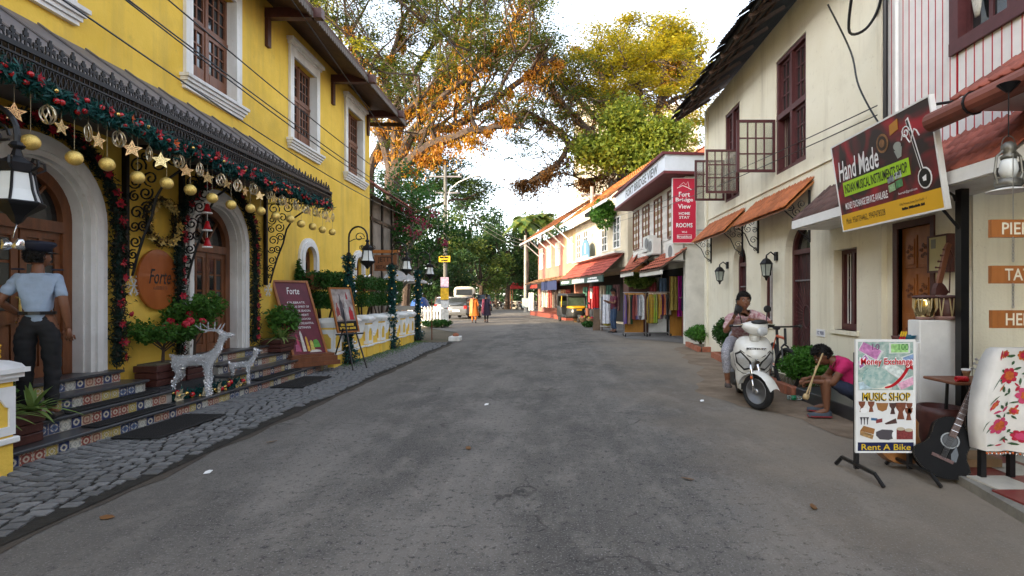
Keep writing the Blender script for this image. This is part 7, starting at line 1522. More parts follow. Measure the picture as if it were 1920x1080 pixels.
g=MB(); g.fbox(FP,.3,LP-2.2,.2,2.6,-1.19,-1.1); g.build('shop_interior',M_('dark_room'),PB); g=MB(); g.fbox(FP,-.2,LP,.0,.3,-1.2,.7); g.build('raised_floor',mat('red_floor',(.25,.06,.04),.7),PB)
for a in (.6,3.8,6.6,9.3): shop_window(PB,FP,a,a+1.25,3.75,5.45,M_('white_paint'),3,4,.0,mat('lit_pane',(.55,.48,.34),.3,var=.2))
strip_roof(FP,-.1,LP-.2,2.55,1.2,2.95,0,.25,.22,mat('tan_awning',(.40,.24,.13),.8,var=.2),PB); g=MB(); g.fbox(FP,.2,4.6,1.95,2.55,1.18,1.22); g.build('blue_tarp',mat('tarp_navy',(.02,.03,.09),.6),PB); g=MB(); g.fbox(FP,4.7,LP-1.0,2.1,2.5,1.16,1.2); g.build('sign_band',M_('black_paint'),PB); marks(lambda a,b,d=0: FP(LP-a,b,d),LP-7.4,2.3,2.6,.24,mat('sign_red2',(.6,.05,.03),.5),PB,1.205,12)
for k in range(6): a=.4+k*2.1; g=MB(); g.tube([FP(a,4.9,.02),FP(a,5.95,1.25)],.05,4); g.build('eave_strut',M_('white_paint'),PB)
RF=thing('long_tiled_roof','long steep orange tiled roof over the white and pink shops','roof',(3,35,6)); TO=mat('tile_sunny',(.55,.19,.045),.85,var=.3,scale=.9,bump=.2,col2=(.30,.11,.05))
strip_roof(FP,-.05,LP+1.0,6.0,1.4,8.3,-1.9,.28,.26,TO,RF); strip_roof(FW,.4,LW+.05,6.0,1.0,8.3,-1.9,.28,.26,TO,RF)
for F,L_ in ((FP,LP+1.0),(FW,LW)): g=MB(); g.fbox(F,0,L_,5.86,6.0,1.0 if F is FW else 1.38,1.04 if F is FW else 1.43); g.build('eave_board',M_('white_paint'),RF)
for k in range(5): g=MB(); g.tube([FP(LP+.9,6.0+k*.45,1.4-k*.64),FP(LP+.3,5.9,1.2-k*.5)],.05,4); g.build('gable_strut',M_('white_paint'),RF)
# tall pale building behind the trees
t=thing('pale_apartment_block','tall pale apartment block half hidden behind the rain trees','building',(9,62,0)); g=MB(); g.box(3,17,62,74,0,24); g.build('wall',mat('apt',(.66,.58,.44),.85,var=.1,scale=.6),t)
wq=MB(); wq.box(-.6,.6,-.05,.05,0,1.3); wme=wq.mesh('window',M_('window_glass'))
for i in range(5):
    for j in range(7): link('window',wme,t,Matrix.Translation(V((-4.6+i*2.7,-.03,1.5+j*3.1))))
# second tiled house peeping out behind the guest house
t=thing('tiled_house','small house with orange hipped tile roof behind the guest house','house',(9,26,0)); g=MB(); g.box(6.2,14,24.5,32,0,7.6); g.build('wall',M_('warm_white'),t); F=lambda a,b,d=0: V((6.0-d,24.2+a,b)); strip_roof(F,0,8,7.5,.4,10.2,-4,.3,.3,TO,t); g=MB(); g.add([(5.6,24.2,7.5),(10,24.2,10.2),(14.4,24.2,7.5)],[(0,1,2)]); g.build('gable',M_('tile_far'),t)
# ---- clothes racks
PALS=[[(.10,.04,.22),(.24,.13,.07),(.30,.17,.09),(.35,.16,.02),(.02,.10,.02),(.01,.012,.012),(.35,.06,.04),(.30,.10,.08),(.12,.08,.2),(.35,.3,.36),(.6,.6,.62),(.62,.62,.6),(.25,.10,.08),(.2,.08,.05)],
      [(.50,.30,.01),(.55,.30,.01),(.45,.28,.02),(.30,.42,.02),(.34,.45,.03),(.5,.42,.25),(.55,.32,.02),(.55,.28,.01),(.40,.25,.3),(.25,.05,.25),(.55,.15,.05),(.4,.36,.34),(.04,.035,.04),(.25,.2,.15)]]
GM={}
def garment_mesh(kind):
    if kind in GM: return GM[kind]
    g=MB(); g.smooth=True; L_,w=((1.08,.23),(.92,.2),(.78,.22))[kind]; rows=[]; n=10
    for j in range(n+1):
        t_=j/n; z=-L_*t_; ww=(.04+.17*min(1,t_*7))*(1+.2*t_) if t_<.15 else w*(1+.12*math.sin(t_*2.4)); rows.append([((.022+.03*t_)*math.cos(a)*(1+.5*math.sin(a*3+t_*3)), ww*math.sin(a), z+.02*math.sin(3*a)*t_) for a in [2*PI*k/14 for k in range(14)]])
    g.add([p for r in rows for p in r],[(i*14+k,i*14+(k+1)%14,i*14+14+(k+1)%14,i*14+14+k) for i in range(n) for k in range(14)]); GM[kind]=g; return g
def rack(label,x0,x1,Y,z,pal,board,lab):
    t=thing('clothes_rack',label,'clothes rack',((x0+x1)/2,Y,.012))
    for x in (x0,x1): g=MB(); g.tube([(x,Y,.08),(x,Y,z)],.016,6); g.build('post',M_('steel'),t); g=MB(); g.tube([(x,Y-.28,.08),(x,Y+.28,.08)],.014,6); g.build('base_bar',M_('steel'),t)
    for x in (x0,x1):
        for dy in (-.27,.27): g=MB(); g.lathe([(.0,-.02),(.05,-.02),(.05,.02),(0,.02)],10,(x,Y+dy,.064),V((1,0,0))); g.build('castor',M_('tyre'),t)
    g=MB(); g.tube([(x0-.05,Y,z),(x1+.05,Y,z)],.018,6); g.build('rail',M_('steel'),t); g=MB(); g.tube([(x0,Y,.14),(x1,Y,.14)],.012,6); g.build('low_rail',M_('steel'),t)
    if board: g=MB(); g.box(x0+.06,x1-.04,Y+.30,Y+.33,.12,z-.02); g.build('back_board',board,t)
    r=random.Random(int(x0*10))
    for k,cc in enumerate(pal):
        x=x0+.03+(x1-x0-.06)*k/(len(pal)-1); kd=0 if k<5 else r.choice((1,2,1)); m=mat('cloth_%.2f_%.2f_%.2f'%cc,cc,.85,var=.3,scale=14,col2=tuple(min(1,c*.5+.02*(i+1)) for i,c in enumerate(cc)))
        T=thing('hanging_garment',lab,'garment',(x,Y+r.uniform(-.03,.03),z-.10),r.uniform(-.45,.25),'clothes on the street racks' if pal is PALS[0] else 'clothes on the second street rack'); me=garment_mesh(kd).mesh('fabric',m); link('fabric',me,T,Matrix.Translation((0,0,.02)))
        q=MB(); q.tube([(0,0,.09),(0,.012,.12),(0,-.01,.115)],.004,4); q.tube([(0,-.17,.0),(0,0,.075),(0,.17,.0)],.007,4); q.build('hanger',mat('hanger_wood',(.5,.28,.08),.5),T,local=True)
rack('rolling clothes rack of dark and floral garments with orange back board',2.70,3.50,19.9,1.64,PALS[0],mat('board_orange',(.50,.22,.03),.6,var=.2,scale=6,streak=True),'dark or floral garment hanging on the rack with orange board')
rack('rolling clothes rack of yellow and green garments with white back board',3.64,4.42,20.1,1.66,PALS[1],M_('white_paint'),'yellow, green or bright garment hanging on the rack with white board')
def cloth_hang(nm,lab,x0,x1,Y,z0,z1,cc,amp=.04,cat='cloth'):
    g=MB(); g.smooth=True; n=16; vs=[]
    for j in range(7):
        for i in range(n+1): t_=i/n; s_=j/6; vs.append((x0+(x1-x0)*(.5+(t_-.5)*(.8+.2*(1-s_))),Y+amp*math.sin(t_*14+s_)*(.3+.7*(1-s_)),z0+(z1-z0)*s_))
    m=len(vs); fs=[(j*(n+1)+i,j*(n+1)+i+1,(j+1)*(n+1)+i+1,(j+1)*(n+1)+i) for j in range(6) for i in range(n)]
    g.add(vs+[(a,b+.03,c) for a,b,c in vs],fs+[tuple(m+k for k in reversed(f)) for f in fs]); return tag(g.build(nm,mat('hc_%s%.2f%.2f%.2f'%(lab[:14],*cc),cc,.85,var=.25,scale=9,col2=tuple(c*.6 for c in cc))),lab,cat)
g=MB(); g.box(4.45,4.95,20.15,20.2,.0,2.25); tag(g.build('door_board',M_('board_orange')),'tall orange wooden board standing beside the white-backed rack','board')
cloth_hang('hanging_scarf','long magenta scarf hanging beside the tall orange board',4.62,4.85,19.7,.75,2.25,(.45,.01,.32)); cloth_hang('hanging_scarf','striped red and blue cloth hanging on the cream house corner',5.02,5.28,18.4,.9,2.05,(.28,.09,.11))
for k,(x0,x1) in enumerate(((4.40,4.68),(4.72,5.02))): cloth_hang('hanging_coat',('plain brown coat on the hanger stand next to the brick planter','pale brown coat with fringe on the hanger stand by the wall')[k],x0,x1,18.1-.05*k,.12,1.40,((.26,.10,.065),(.33,.15,.10))[k],.03,'coat')
t=thing('hanger_stand','thin metal hanger stand holding the brown coats','stand',(4.65,18.1,0)); g=MB(); g.tube([(4.58,17.95,.02),(4.58,17.95,1.55)],.015,6); g.build('post',M_('steel'),t); g=MB(); g.tube([(4.3,18.0,1.45),(5.1,18.0,1.45)],.014,6); g.build('bar',M_('steel'),t)
for k in range(6): g=MB(); x=4.42+k*.12; g.tube([(x-.08,18.0,1.42),(x,18.0,1.52),(x+.1,18.0,1.42)],.012,4); g.build('hanger',M_('hanger_wood'),t)
cloth_hang('hanging_dress','bright red dress hanging at the white shop front',1.95,2.30,25.8,.95,2.0,(.6,.01,.01)); cloth_hang('hanging_shirt','long white shirt hanging before the man by the racks',2.12,2.48,22.6,.35,1.55,(.74,.75,.80)); cloth_hang('hanging_cloth','white cloth hanging on the far pink shop step',-2.15,-1.6,48,.3,1.9,(.7,.7,.68))
rg=random.Random(4)
for k in range(9):
    a=1.0+k*.95; p=FP(a,1.0,.2+.1*(k%2)); cloth_hang('shop_garment','garment hanging along the pink shop front',p.x-.2,p.x+.2,p.y,.7,2.0,rg.choice(((.6,.58,.5),(.4,.1,.08),(.6,.35,.2),(.2,.15,.12),(.65,.5,.5))))['group']='garments along the pink shop'
for k in range(6):
    p=FW(2.2+k*1.15,1.0,-.2); cloth_hang('shop_garment','garment hanging inside the white shop front',p.x-.2,p.x+.2,p.y,.8,2.1,rg.choice(((.05,.08,.15),(.45,.08,.1),(.6,.5,.4),(.2,.1,.1),(.1,.25,.2))))['group']='garments in the white shop'
g=MB(); F=lambda a,b,d=0: V((1.80+a-.12*b/1,23.2-.1*a-.0,b)) if False else V((1.78+a+.10*b*.5,23.2+d+.18*b,b)); g.fbox(F,0,.42,.02,.95,0,.04); o=tag(g.build('leaning_board',mat('board_brown',(.16,.10,.06),.7,var=.2)),'plain brown board leaning outward beside the utility pole','board')
t=thing('display_case','narrow framed display case with yellow bag beside the man','display case',(2.3,22.9,0)); g=MB()
for a,b in ((2.10,22.9),(2.55,22.9),(2.10,23.3),(2.55,23.3)): g.tube([(a,b,.05),(a,b,1.55)],.014,4)
for z in (.2,1.55): g.box(2.09,2.56,22.89,23.31,z,z+.03)
g.build('frame',M_('steel'),t); g=MB(); g.box(2.12,2.34,22.95,22.98,.9,1.5); g.build('poster',mat('poster_navy',(.02,.03,.10),.5,var=.3,scale=9),t); g=MB(); g.smooth=True; g.ball((2.38,23.0,.40),(.2,.13,.18),12,8); g.build('yellow_bag',mat('bag_yellow',(.45,.38,.04),.6),t)
for k in range(9):
    p=FA(.6+k*.66,1.0,-.75+.2*(k%2)); cloth_hang('shop_garment','scarf or shirt hanging under the guest house awning',p.x-.16,p.x+.16,p.y,1.0,2.2,rg.choice(((.4,.08,.09),(.42,.32,.08),(.06,.10,.16),(.5,.45,.4),(.25,.06,.18),(.12,.18,.1))))['group']='garments under the guest house awning'
for k in range(5):
    p=FW(1.2+k*1.5,0,.55); t=thing('sale_basket','round basket of goods on the pavement before the white shop','basket',(p.x,p.y,.012),0,'baskets before the white shop'); g=MB(); g.smooth=True; g.lathe([(.16,.013),(.24,.3),(.26,.34),(.22,.34),(.2,.26),(.0,.26)],16,(p.x,p.y,0)); g.build('basket',M_('pale_wood'),t)
    for j in range(6): g=MB(); g.smooth=True; g.ball((p.x+.11*math.cos(j*1.05),p.y+.11*math.sin(j*1.05),.34+.03*(j%2)),.07,8,6); g.build('goods',(M_('petal_orange'),M_('petal_red'),M_('bag_yellow') if 'bag_yellow' in MATS else M_('sign_gold'))[(j+k)%3],t)
# planters with leafy plants hanging over the racks
bush('leafy_vine','leafy vine tumbling over the clothes racks from the porch',(3.55,21.6,2.15),(.75,.5,.42),2200,.13,leafmat('vine_leaf',[(.05,.10,.02),(.12,.19,.03),(.26,.28,.06)]),'vine',stem=False)
bush('leafy_vine','green vine hanging from the long tiled roof',(2.6,26.5,5.6),(.7,.9,1.0),2600,.16,leafmat('vine_leaf2',[(.04,.12,.02),(.10,.25,.03),(.22,.36,.05)]),'vine',stem=False)
# ---- people further along
W2=person('man in dark red and blue shirt reading by the clothes racks',(2.55,22.0,.012),PI*.62,stand(elL=(-.22,.08,1.15),wrL=(-.10,.30,1.22),elR=(.22,.08,1.15),wrR=(.08,.30,1.22)),dict(shirt=mat('man_shirt',(.10,.012,.03),.8,var=.2),pants=mat('jeans',(.03,.06,.12),.8,var=.2),sleeve=.6,shoe=M_('black_paint')),1.05,nod=.5)
def woman(label,loc,rz,top,pant,scarf):
    T=person(label,loc,rz,stand(knL=(-.10,.10,.5),anL=(-.1,.12,.10),toeL=(-.1,.27,.03),anR=(.1,-.16,.12),toeR=(.1,-.03,.04)),dict(shirt=top,pants=pant,sleeve=1.6,leg=1.9,shoe=M_('black_paint')),.96,face=False)
    g=MB(); g.smooth=True; n=20; rows=[]
    for z,w_ in ((1.36,.19),(1.15,.185),(.95,.21),(.7,.25),(.42,.30)): rows.append([V((w_*math.cos(a)*(1+.06*math.sin(5*a)*(1.3-z)),w_*.68*math.sin(a)*(1+.06*math.sin(5*a)*(1.3-z)),z))*.96 for a in [2*PI*k/n for k in range(n)]])
    g.add([p for r in rows for p in r],[(i*n+k,i*n+(k+1)%n,i*n+n+(k+1)%n,i*n+n+k) for i in range(4) for k in range(n)]); g.build('tunic',top,T,local=True)
    g=MB(); g.smooth=True; g.add([V(p)*.96 for p in ((-.21,-.1,1.42),(-.05,-.17,1.43),(-.28,-.06,.55),(-.10,-.20,.5),(.2,-.1,1.43),(.1,.16,1.36),(-.2,.12,1.36))],[(0,1,3,2),(0,6,5,4,1)]); g.build('shawl',scarf,T,local=True)
    g=MB(); g.smooth=True; g.ball((0,-.06,1.57*.96),(.06,.075,.06),10,8); g.build('hair_bun',M_('hair'),T,local=True); return T
woman('woman in orange tunic walking away down the road',(-4.47,30.6,.0),.1,mat('orange_cloth',(.62,.16,.02),.8,var=.15,scale=9),M_('orange_cloth'),mat('orange_pale',(.65,.22,.08),.8)); woman('woman in dark purple tunic walking away down the road',(-3.85,31.2,0),-.1,mat('purple_cloth',(.018,.014,.03),.8,var=.4,scale=20,col2=(.06,.04,.07)),M_('black_cloth'),mat('maroon_cloth',(.2,.03,.06),.8))
t=thing('shoulder_bag','dark handbag carried by the woman in orange','bag',(-4.12,30.55,.75)); g=MB(); g.smooth=True; g.ball((-4.16,30.55,.86),(.07,.15,.15),10,8); g.build('bag',M_('black_cloth'),t); g=MB(); g.tube([(-4.16,30.45,.95),(-4.25,30.5,1.3),(-4.16,30.65,.95)],.012,4); g.build('strap',M_('black_cloth'),t)
# ---- autorickshaw
def rickshaw(label,loc,rz,detail=True):
    T=thing('autorickshaw',label,'autorickshaw',loc,rz); bk=mat('rick_black',(.02,.021,.022),.45,var=.15); yl=mat('rick_yellow',(.62,.33,.015),.4,var=.1)
    def loft(rows,m,nm): g=MB(); g.smooth=True; n=len(rows[0]); g.add([p for r in rows for p in r],[(i*n+k,i*n+(k+1)%n,(i+1)*n+(k+1)%n,(i+1)*n+k) for i in range(len(rows)-1) for k in range(n)]+[tuple(range(n-1,-1,-1)),tuple(range((len(rows)-1)*n,len(rows)*n))]); return g.build(nm,m,T,local=True)
    def sq(y,w,z0,z1,e=.25): return [(w*math.copysign(abs(math.cos(a))**e,math.cos(a)),y,(z0+z1)/2+(z1-z0)/2*math.copysign(abs(math.sin(a))**e,math.sin(a))) for a in [2*PI*(k+.5)/20 for k in range(20)]]
    loft([sq(y,w,a,b) for y,w,a,b in ((-1.25,.60,.35,.95),(-1.2,.64,.28,1.0),(-.35,.65,.25,.95),(-.3,.64,.25,.5),(.45,.62,.25,.42),(.55,.56,.25,.95),(.95,.42,.30,.90),(1.08,.30,.36,.82))],bk,'body')
    loft([sq(y,w,a,b,.4) for y,w,a,b in ((.50,.585,.80,.98),(.97,.45,.80,.95),(1.09,.33,.82,.90))],yl,'yellow_nose_band')
    loft([sq(y,w,a,b,.35) for y,w,a,b in ((-1.28,.60,.95,1.60),(-1.15,.64,.9,1.68),(-.95,.65,1.50,1.70),(.35,.62,1.52,1.70),(.60,.55,1.50,1.62))],bk,'hood')
    g=MB(); g.add([(-.50,.62,.96),(.50,.62,.96),(.47,.50,1.50),(-.47,.50,1.50)],[(0,1,2,3)]); g.build('windscreen',mat('green_glass',(.07,.10,.07),.08,var=.3,scale=4),T,local=True)
    for s in (-1,1):
        g=MB(); g.tube([(s*.54,.60,.95),(s*.52,.48,1.52)],.028,6); g.build('windscreen_post',bk,T,local=True); g=MB(); g.tube([(s*.63,-.30,.9),(s*.62,-.28,1.55)],.028,6); g.build('door_post',yl,T,local=True)
        g=MB(); g.smooth=True; g.ball((s*.33,1.0,.66),(.10,.06,.10),12,8); g.build('headlamp',mat('lens',(.55,.56,.56)),T,local=True)
        g=MB(); g.smooth=True; g.lathe([(.10,-.05),(.2,-.05),(.215,0),(.2,.05),(.10,.05),(0,.05)],16,(s*.56,-.85,.215),V((1,0,0))); g.build('wheel',M_('tyre'),T,local=True)
        g=MB(); g.tube([(s*.5,.6,1.0),(s*.72,.62,1.1)],.01,4); g.ball((s*.74,.62,1.12),(.05,.02,.07),8,6); g.build('mirror',bk,T,local=True)
    g=MB(); g.smooth=True; g.lathe([(.0,-.05),(.10,-.05),(.2,-.05),(.215,0),(.2,.05),(.10,.05),(0,.05)],16,(0,.95,.215),V((1,0,0))); g.build('wheel',M_('tyre'),T,local=True)
    g=MB(); g.smooth=True; rows=[]; g.add([(x,.95+.27*math.cos(R(a)),.22+.27*math.sin(R(a))) for a in range(10,171,20) for x in (-.12,.12)],[(2*i,2*i+1,2*i+3,2*i+2) for i in range(8)]); g.build('mudguard',mat('rick_grey',(.10,.11,.12),.5),T,local=True)
    g=MB(); g.bbox(-.5,.5,-1.1,-.6,.6,.75,.04); g.bbox(-.5,.5,-1.15,-1.0,.75,1.25,.04); g.build('seat',mat('seat_green',(.03,.05,.03),.6),T,local=True); g=MB(); g.bbox(-.16,.16,1.09,1.10,.70,.78,.003); g.build('number_plate',yl,T,local=True)
    return T
rickshaw('black and yellow autorickshaw parked beside the utility pole',(1.25,31.6,.006),PI+.29)
rickshaw('yellow-topped autorickshaw standing by the red-roofed stall',(-2.9,62,.0),PI-.3)
# ---- cars
def car(label,loc,rz,col,L_=3.7,W=1.65,H=1.5,kind='hatch',name='parked_car',cat='car'):
    T=thing(name,label,cat,loc,rz); m=mat('paint_'+label[:12],col,.25,var=.05,coat=.6); n=24
    def sq(y,w,z0,z1,e=.35): return [(w*math.copysign(abs(math.cos(a))**e,math.cos(a)),y,(z0+z1)/2+(z1-z0)/2*math.copysign(abs(math.sin(a))**e,math.sin(a))) for a in [2*PI*(k+.5)/n for k in range(n)]]
    def loft(rows,m_,nm): g=MB(); g.smooth=True; g.add([p for r in rows for p in r],[(i*n+k,i*n+(k+1)%n,(i+1)*n+(k+1)%n,(i+1)*n+k) for i in range(len(rows)-1) for k in range(n)]+[tuple(range(n-1,-1,-1)),tuple(range((len(rows)-1)*n,len(rows)*n))]); return g.build(nm,m_,T,local=True)
    h=L_/2; w=W/2; b=H*.62
    loft([sq(y,ww*w,z0,z1) for y,ww,z0,z1 in ((-h,.86,.40,b*.9),(-h+.12,.97,.26,b),(-h*.5,1,.22,b),(h*.4,1,.22,b),(h*.55,.98,.22,b*.93),(h-.15,.92,.26,b*.78),(h,.8,.36,b*.66))],m,'body')
    top=H; ys=((-h+.06,.88,b-.05,b+.02),(-h+.30,.84,b-.05,top-.06),(-h*.35,.82,b-.05,top),(.25,.80,b-.05,top-.03),(h*.52,.82,b-.05,b+.02)) if kind!='van' else ((-h+.03,.95,b-.1,top-.05),(-h+.2,.95,b-.1,top),(h*.55,.92,b-.1,top),(h*.85,.9,b-.1,b+.05))
    loft([sq(y,ww*w,z0,z1,.45) for y,ww,z0,z1 in ys],m if kind=='van' else mat('car_glass',(.03,.035,.04),.06,spec=.7),'cabin')
    if kind!='van': loft([sq(y,ww*w,z0,z1,.5) for y,ww,z0,z1 in ((-h+.30,.80,top-.09,top-.03),(-h*.35,.78,top-.05,top+.015),(.25,.75,top-.07,top-.005))],m,'roof_panel')
    else: g=MB(); g.box(-w*.75,w*.75,-h+.0,-h+.035,b+.15,top-.25); g.build('rear_window',mat('car_glass',(.03,.035,.04)),T,local=True)
    for s in (-1,1):
        for y in (-h*.62,h*.62):
            g=MB(); g.smooth=True; g.lathe([(0,-.09),(.2,-.09),(.29,-.08),(.31,0),(.29,.08),(.2,.09),(0,.09)],18,(s*(w-.08),y,.31),V((1,0,0))); wl=g.build('wheel',M_('tyre'),T,local=True); g=MB(); g.lathe([(0,.095),(.18,.095),(.19,.085)],14,(s*(w-.08),y,.31),V((s,0,0))); g.build('hubcap',M_('alloy'),wl,local=True)
        g=MB(); g.bbox(s*w*.78-.12,s*w*.78+.12,-h-.01,-h+.12,b*.74,b*.98,.02); g.build('tail_light',mat('tail_red',(.35,.01,.01),.25),T,local=True)
        g=MB(); g.smooth=True; g.ball((s*(w+.08),h*.32,b+.02),(.09,.06,.06),8,6); g.build('mirror',m,T,local=True)
    g=MB(); g.bbox(-.26,.26,-h-.015,-h+.05,.52,.63,.005); g.build('number_plate',M_('white_print'),T,local=True); g=MB(); g.bbox(-w*.9,w*.9,-h-.02,-h+.15,.26,.42,.03); g.build('bumper',mat('bumper_grey',(.05,.05,.05),.6),T,local=True); return T
car('silver hatchback parked beyond the poster-covered pole',(-6.15,37.5,0),-.15,(.16,.165,.175)); car('white parked car with red tail lights behind the silver hatchback',(-8.6,45,0),-.1,(.7,.68,.66)); car('cream minibus parked under the dark trees',(-8.1,50,0),.1,(.62,.58,.48),4.6,1.9,2.45,'van','parked_van','van'); car('dark blue car parked farther along the road',(-7.4,58,0),.1,(.03,.05,.09),4.0,1.75,1.75);
# parked motorcycles, far off
def motorbike(loc,rz):
    T=thing('parked_motorcycle','dark motorcycle parked in the row under the trees','motorcycle',loc,rz,'motorcycles under the trees'); bk=M_('scooter_black')
    for y in (-.62,.62): g=MB(); g.tube([(0,y+.27*math.cos(k*PI/8),.30+.27*math.sin(k*PI/8)) for k in range(16)],.045,6,closed=True); g.build('wheel',M_('tyre'),T,local=True)
    g=MB(); g.smooth=True; g.ball((0,.15,.82),(.14,.28,.12),10,6); g.build('tank',mat('bike_tank',(.12,.02,.02),.3),T,local=True); g=MB(); g.bbox(-.12,.12,-.7,-.05,.74,.84,.03); g.build('seat',bk,T,local=True); g=MB(); g.bbox(-.12,.12,-.2,.25,.28,.68,.04); g.build('engine',M_('engine'),T,local=True); g=MB(); g.tube([(0,.62,.3),(0,.42,.95)],.03,6); g.tube([(-.32,.36,1.0),(.32,.36,1.0)],.015,6); g.build('fork',bk,T,local=True); g=MB(); g.smooth=True; g.ball((0,.55,.86),(.09,.07,.09),8,6); g.build('headlight',M_('lens'),T,local=True)
for k in range(7): motorbike((-7.2+k*.8,66+.2*(k%2),0),2.6+.1*(k%3))
t=thing('red_roof_stall','small market stall with red pitched roof far down the road','stall',(-3.6,70,0))
g=MB(); g.add([(-5.6,69,2.6),(-1.6,69,2.6),(-1.6,73,2.6),(-5.6,73,2.6),(-5.2,71,3.5),(-2.0,71,3.5)],[(0,1,5,4),(2,3,4,5),(1,2,5),(3,0,4)]); g.build('roof',mat('stall_red',(.38,.03,.03),.6),t)
for x,y in ((-5.4,69.2),(-1.8,69.2),(-5.4,72.8),(-1.8,72.8)): g=MB(); g.box(x-.06,x+.06,y-.06,y+.06,0,2.6); g.build('post',M_('brown_wood'),t)
g=MB(); g.box(-5.2,-2,69.3,69.9,0,1.0); g.build('counter',mat('stall_white',(.6,.58,.52),.7,var=.2),t)
# ---- poles
def upole(label,x,y,h,r,m,arms=()):
    T=thing('utility_pole',label,'pole',(x,y,0)); g=MB(); g.tube([(x,y,0),(x,y,h)],[r,r*.7],10); g.build('shaft',m,T)
    for z,l in arms: g=MB(); g.box(x-l/2,x+l/2,y-.04,y+.04,z,z+.07); g.build('crossarm',M_('grey_iron'),T)
    for z,l in arms:
        for s in (-1,0,1): g=MB(); g.lathe([(.03,0),(.045,.03),(.03,.07),(.0,.1)],8,(x+s*l*.42,y,z+.07)); g.build('insulator',M_('white_trim'),T)
    return T
UP=upole('grey concrete utility pole with posters and a yellow notice',-5.28,26.4,8.0,.11,mat('pole_grey',(.17,.165,.15),.9,var=.2,scale=4),((7.4,1.6),(6.6,1.4)))
g=MB(); g.box(-5.56,-5.0,26.19,26.21,3.2,3.5); g.build('yellow_notice',mat('notice_yellow',(.70,.42,.01),.5),UP); marks(lambda a,b,d=0: V((-5.28+a,26.185-d,3.42+b)),0,0,.38,.08,M_('black_paint'),UP,.004,13); marks(lambda a,b,d=0: V((-5.28+a,26.185-d,3.28+b)),0,0,.32,.08,M_('black_paint'),UP,.004,14)
for z0,z1,cc in ((1.95,2.45,(.5,.35,.5)),(1.35,1.92,(.70,.42,.02)),(.95,1.3,(.62,.64,.66)),(.3,.9,(.6,.6,.58))): g=MB(); g.box(-5.47,-5.08,26.20-.005*z0,26.22,z0,z1); g.build('poster',mat('pp%.2f'%z0,cc,.6,var=.25,scale=9),UP)
g=MB(); g.tube([(-5.15,26.35,5.2),(-5.15,26.3,6.2),(-5.0,26.1,6.75),(-4.55,25.9,7.05),(-3.9,25.6,7.25)],.025,8); L2=g.build('lamp_arm',M_('white_trim'),UP); g=MB(); g.smooth=True; g.ball((-3.68,25.55,7.28),(.30,.12,.08),12,8); g.build('lamp_head',M_('white_paint'),UP)
UR=upole('whitish concrete utility pole beside the autorickshaw',2.36,31.5,8.0,.15,mat('pole_pale',(.42,.40,.36),.85,var=.2,scale=4),((7.5,1.3),)); g=MB(); g.box(2.2,2.48,31.28,31.32,1.4,2.0); g.build('notice',M_('white_print'),UR); g=MB(); g.bbox(2.3,2.75,31.2,31.55,4.3,5.3,.02); g.build('meter_box',M_('meter_grey'),UR)
UF=upole('far pale utility pole at the bend of the road',-2.6,51.8,7.5,.15,M_('pole_pale'),((7.0,1.2),)); g=MB(); g.box(-2.9,-2.3,51.5,51.55,.5,1.4); g.build('notice',mat('notice_grey',(.4,.46,.46),.6),UF)
# ---- cables
def cable(lab,p,q,sag,r=.012,m=None):
    p,q=V(p),V(q); g=MB(); g.tube([p+(q-p)*(k/18)-V((0,0,sag*4*(k/18)*(1-k/18))) for k in range(19)],r,5); tag(g.build('power_cable',m or M_('black_paint')),lab,'cable','power cables along the yellow building' if 'yellow building' in lab else 'power cables across the street')
for k,(z1,x1,z2,sg) in enumerate(((4.98,-4.75,5.2,.35),(5.02,-4.72,5.25,.52),(5.35,-4.70,5.6,.40),(4.6,-4.78,4.9,.6))): cable('black power cable strung along the yellow building',(x1,2.5,z1),(-5.2,26.3,z2),sg,.011)
cable('black power cable strung along the yellow building',(-4.28,6.0,6.75),(-5.2,26.3,5.6),.15,.011)
cable('black power cable crossing the street overhead',(-5.0,9.0,9.8),(2.3,31.4,7.2),.35,.016)
for k in range(3): cable('thin power cable spanning between the far poles',(-5.2+.2*k,26.4,6.7-.4*k),(-2.6,51.8,7.0-.3*k),.5,.018)
for k in range(3): cable('thin power cable spanning between the far poles',(-5.2+.2*k,26.4,6.7-.35*k),(2.3,31.5,7.5-.4*k),.4,.014)
for k in range(2): cable('thin cable strung to the cream house wall',(4.15,6.8,3.9-.12*k),(2.4,31.4,6.0-.3*k),.3,.008)
# ---- restaurant beyond the yellow building
t=thing('jetty_sign','carved wooden Jetty Restaurant sign hanging from a timber bar','sign',(-4.9,15.6,1.9)); Fj=lambda a,b,d=0: V((-5.2+a,15.6-d,2.28+b)); g=MB(); g.fbox(Fj,0,.66,-.05,.42,-.04,0); g.build('board',M_('brown_wood'),t); g=MB(); g.fbox(Fj,-.06,.72,.47,.56,-.06,.03); g.build('timber_bar',M_('orange_wood'),t)
text('JETTY',Fj,.33,.27,.46,.19,mat('carved_dark',(.03,.015,.01),.6),t,d=.003,bold=.02); text('RESTAURANT',Fj,.33,.06,.56,.11,M_('carved_dark'),t,d=.003,bold=.015)
for a in (.08,.58): g=MB(); g.tube([Fj(a,.42),Fj(a,.48)],.006,4); g.build('hook',M_('black_iron'),t)
t=thing('timber_house','shade-toned plaster house with dark timbers and red tile eave past the yellow building','house',(-8,19.5,0)); g=MB(); g.box(-13,-6.0,17.5,20.3,0,4.9); g.build('wall',mat('shaded_plaster',(.34,.28,.22),.9,var=.25,scale=2),t)  # white wall; its dark shade is mixed into the plaster colour
F=lambda a,b,d=0: V((-6.0+d,17.2+a,b)); strip_roof(F,0,3.3,4.75,.75,7.4,-3.2,.25,.25,M_('tile_far'),t)
for k in range(3): g=MB(); g.box(-5.99,-5.94,17.6+k*1.1,17.72+k*1.1,0,4.8); g.build('timber',M_('black_paint'),t)
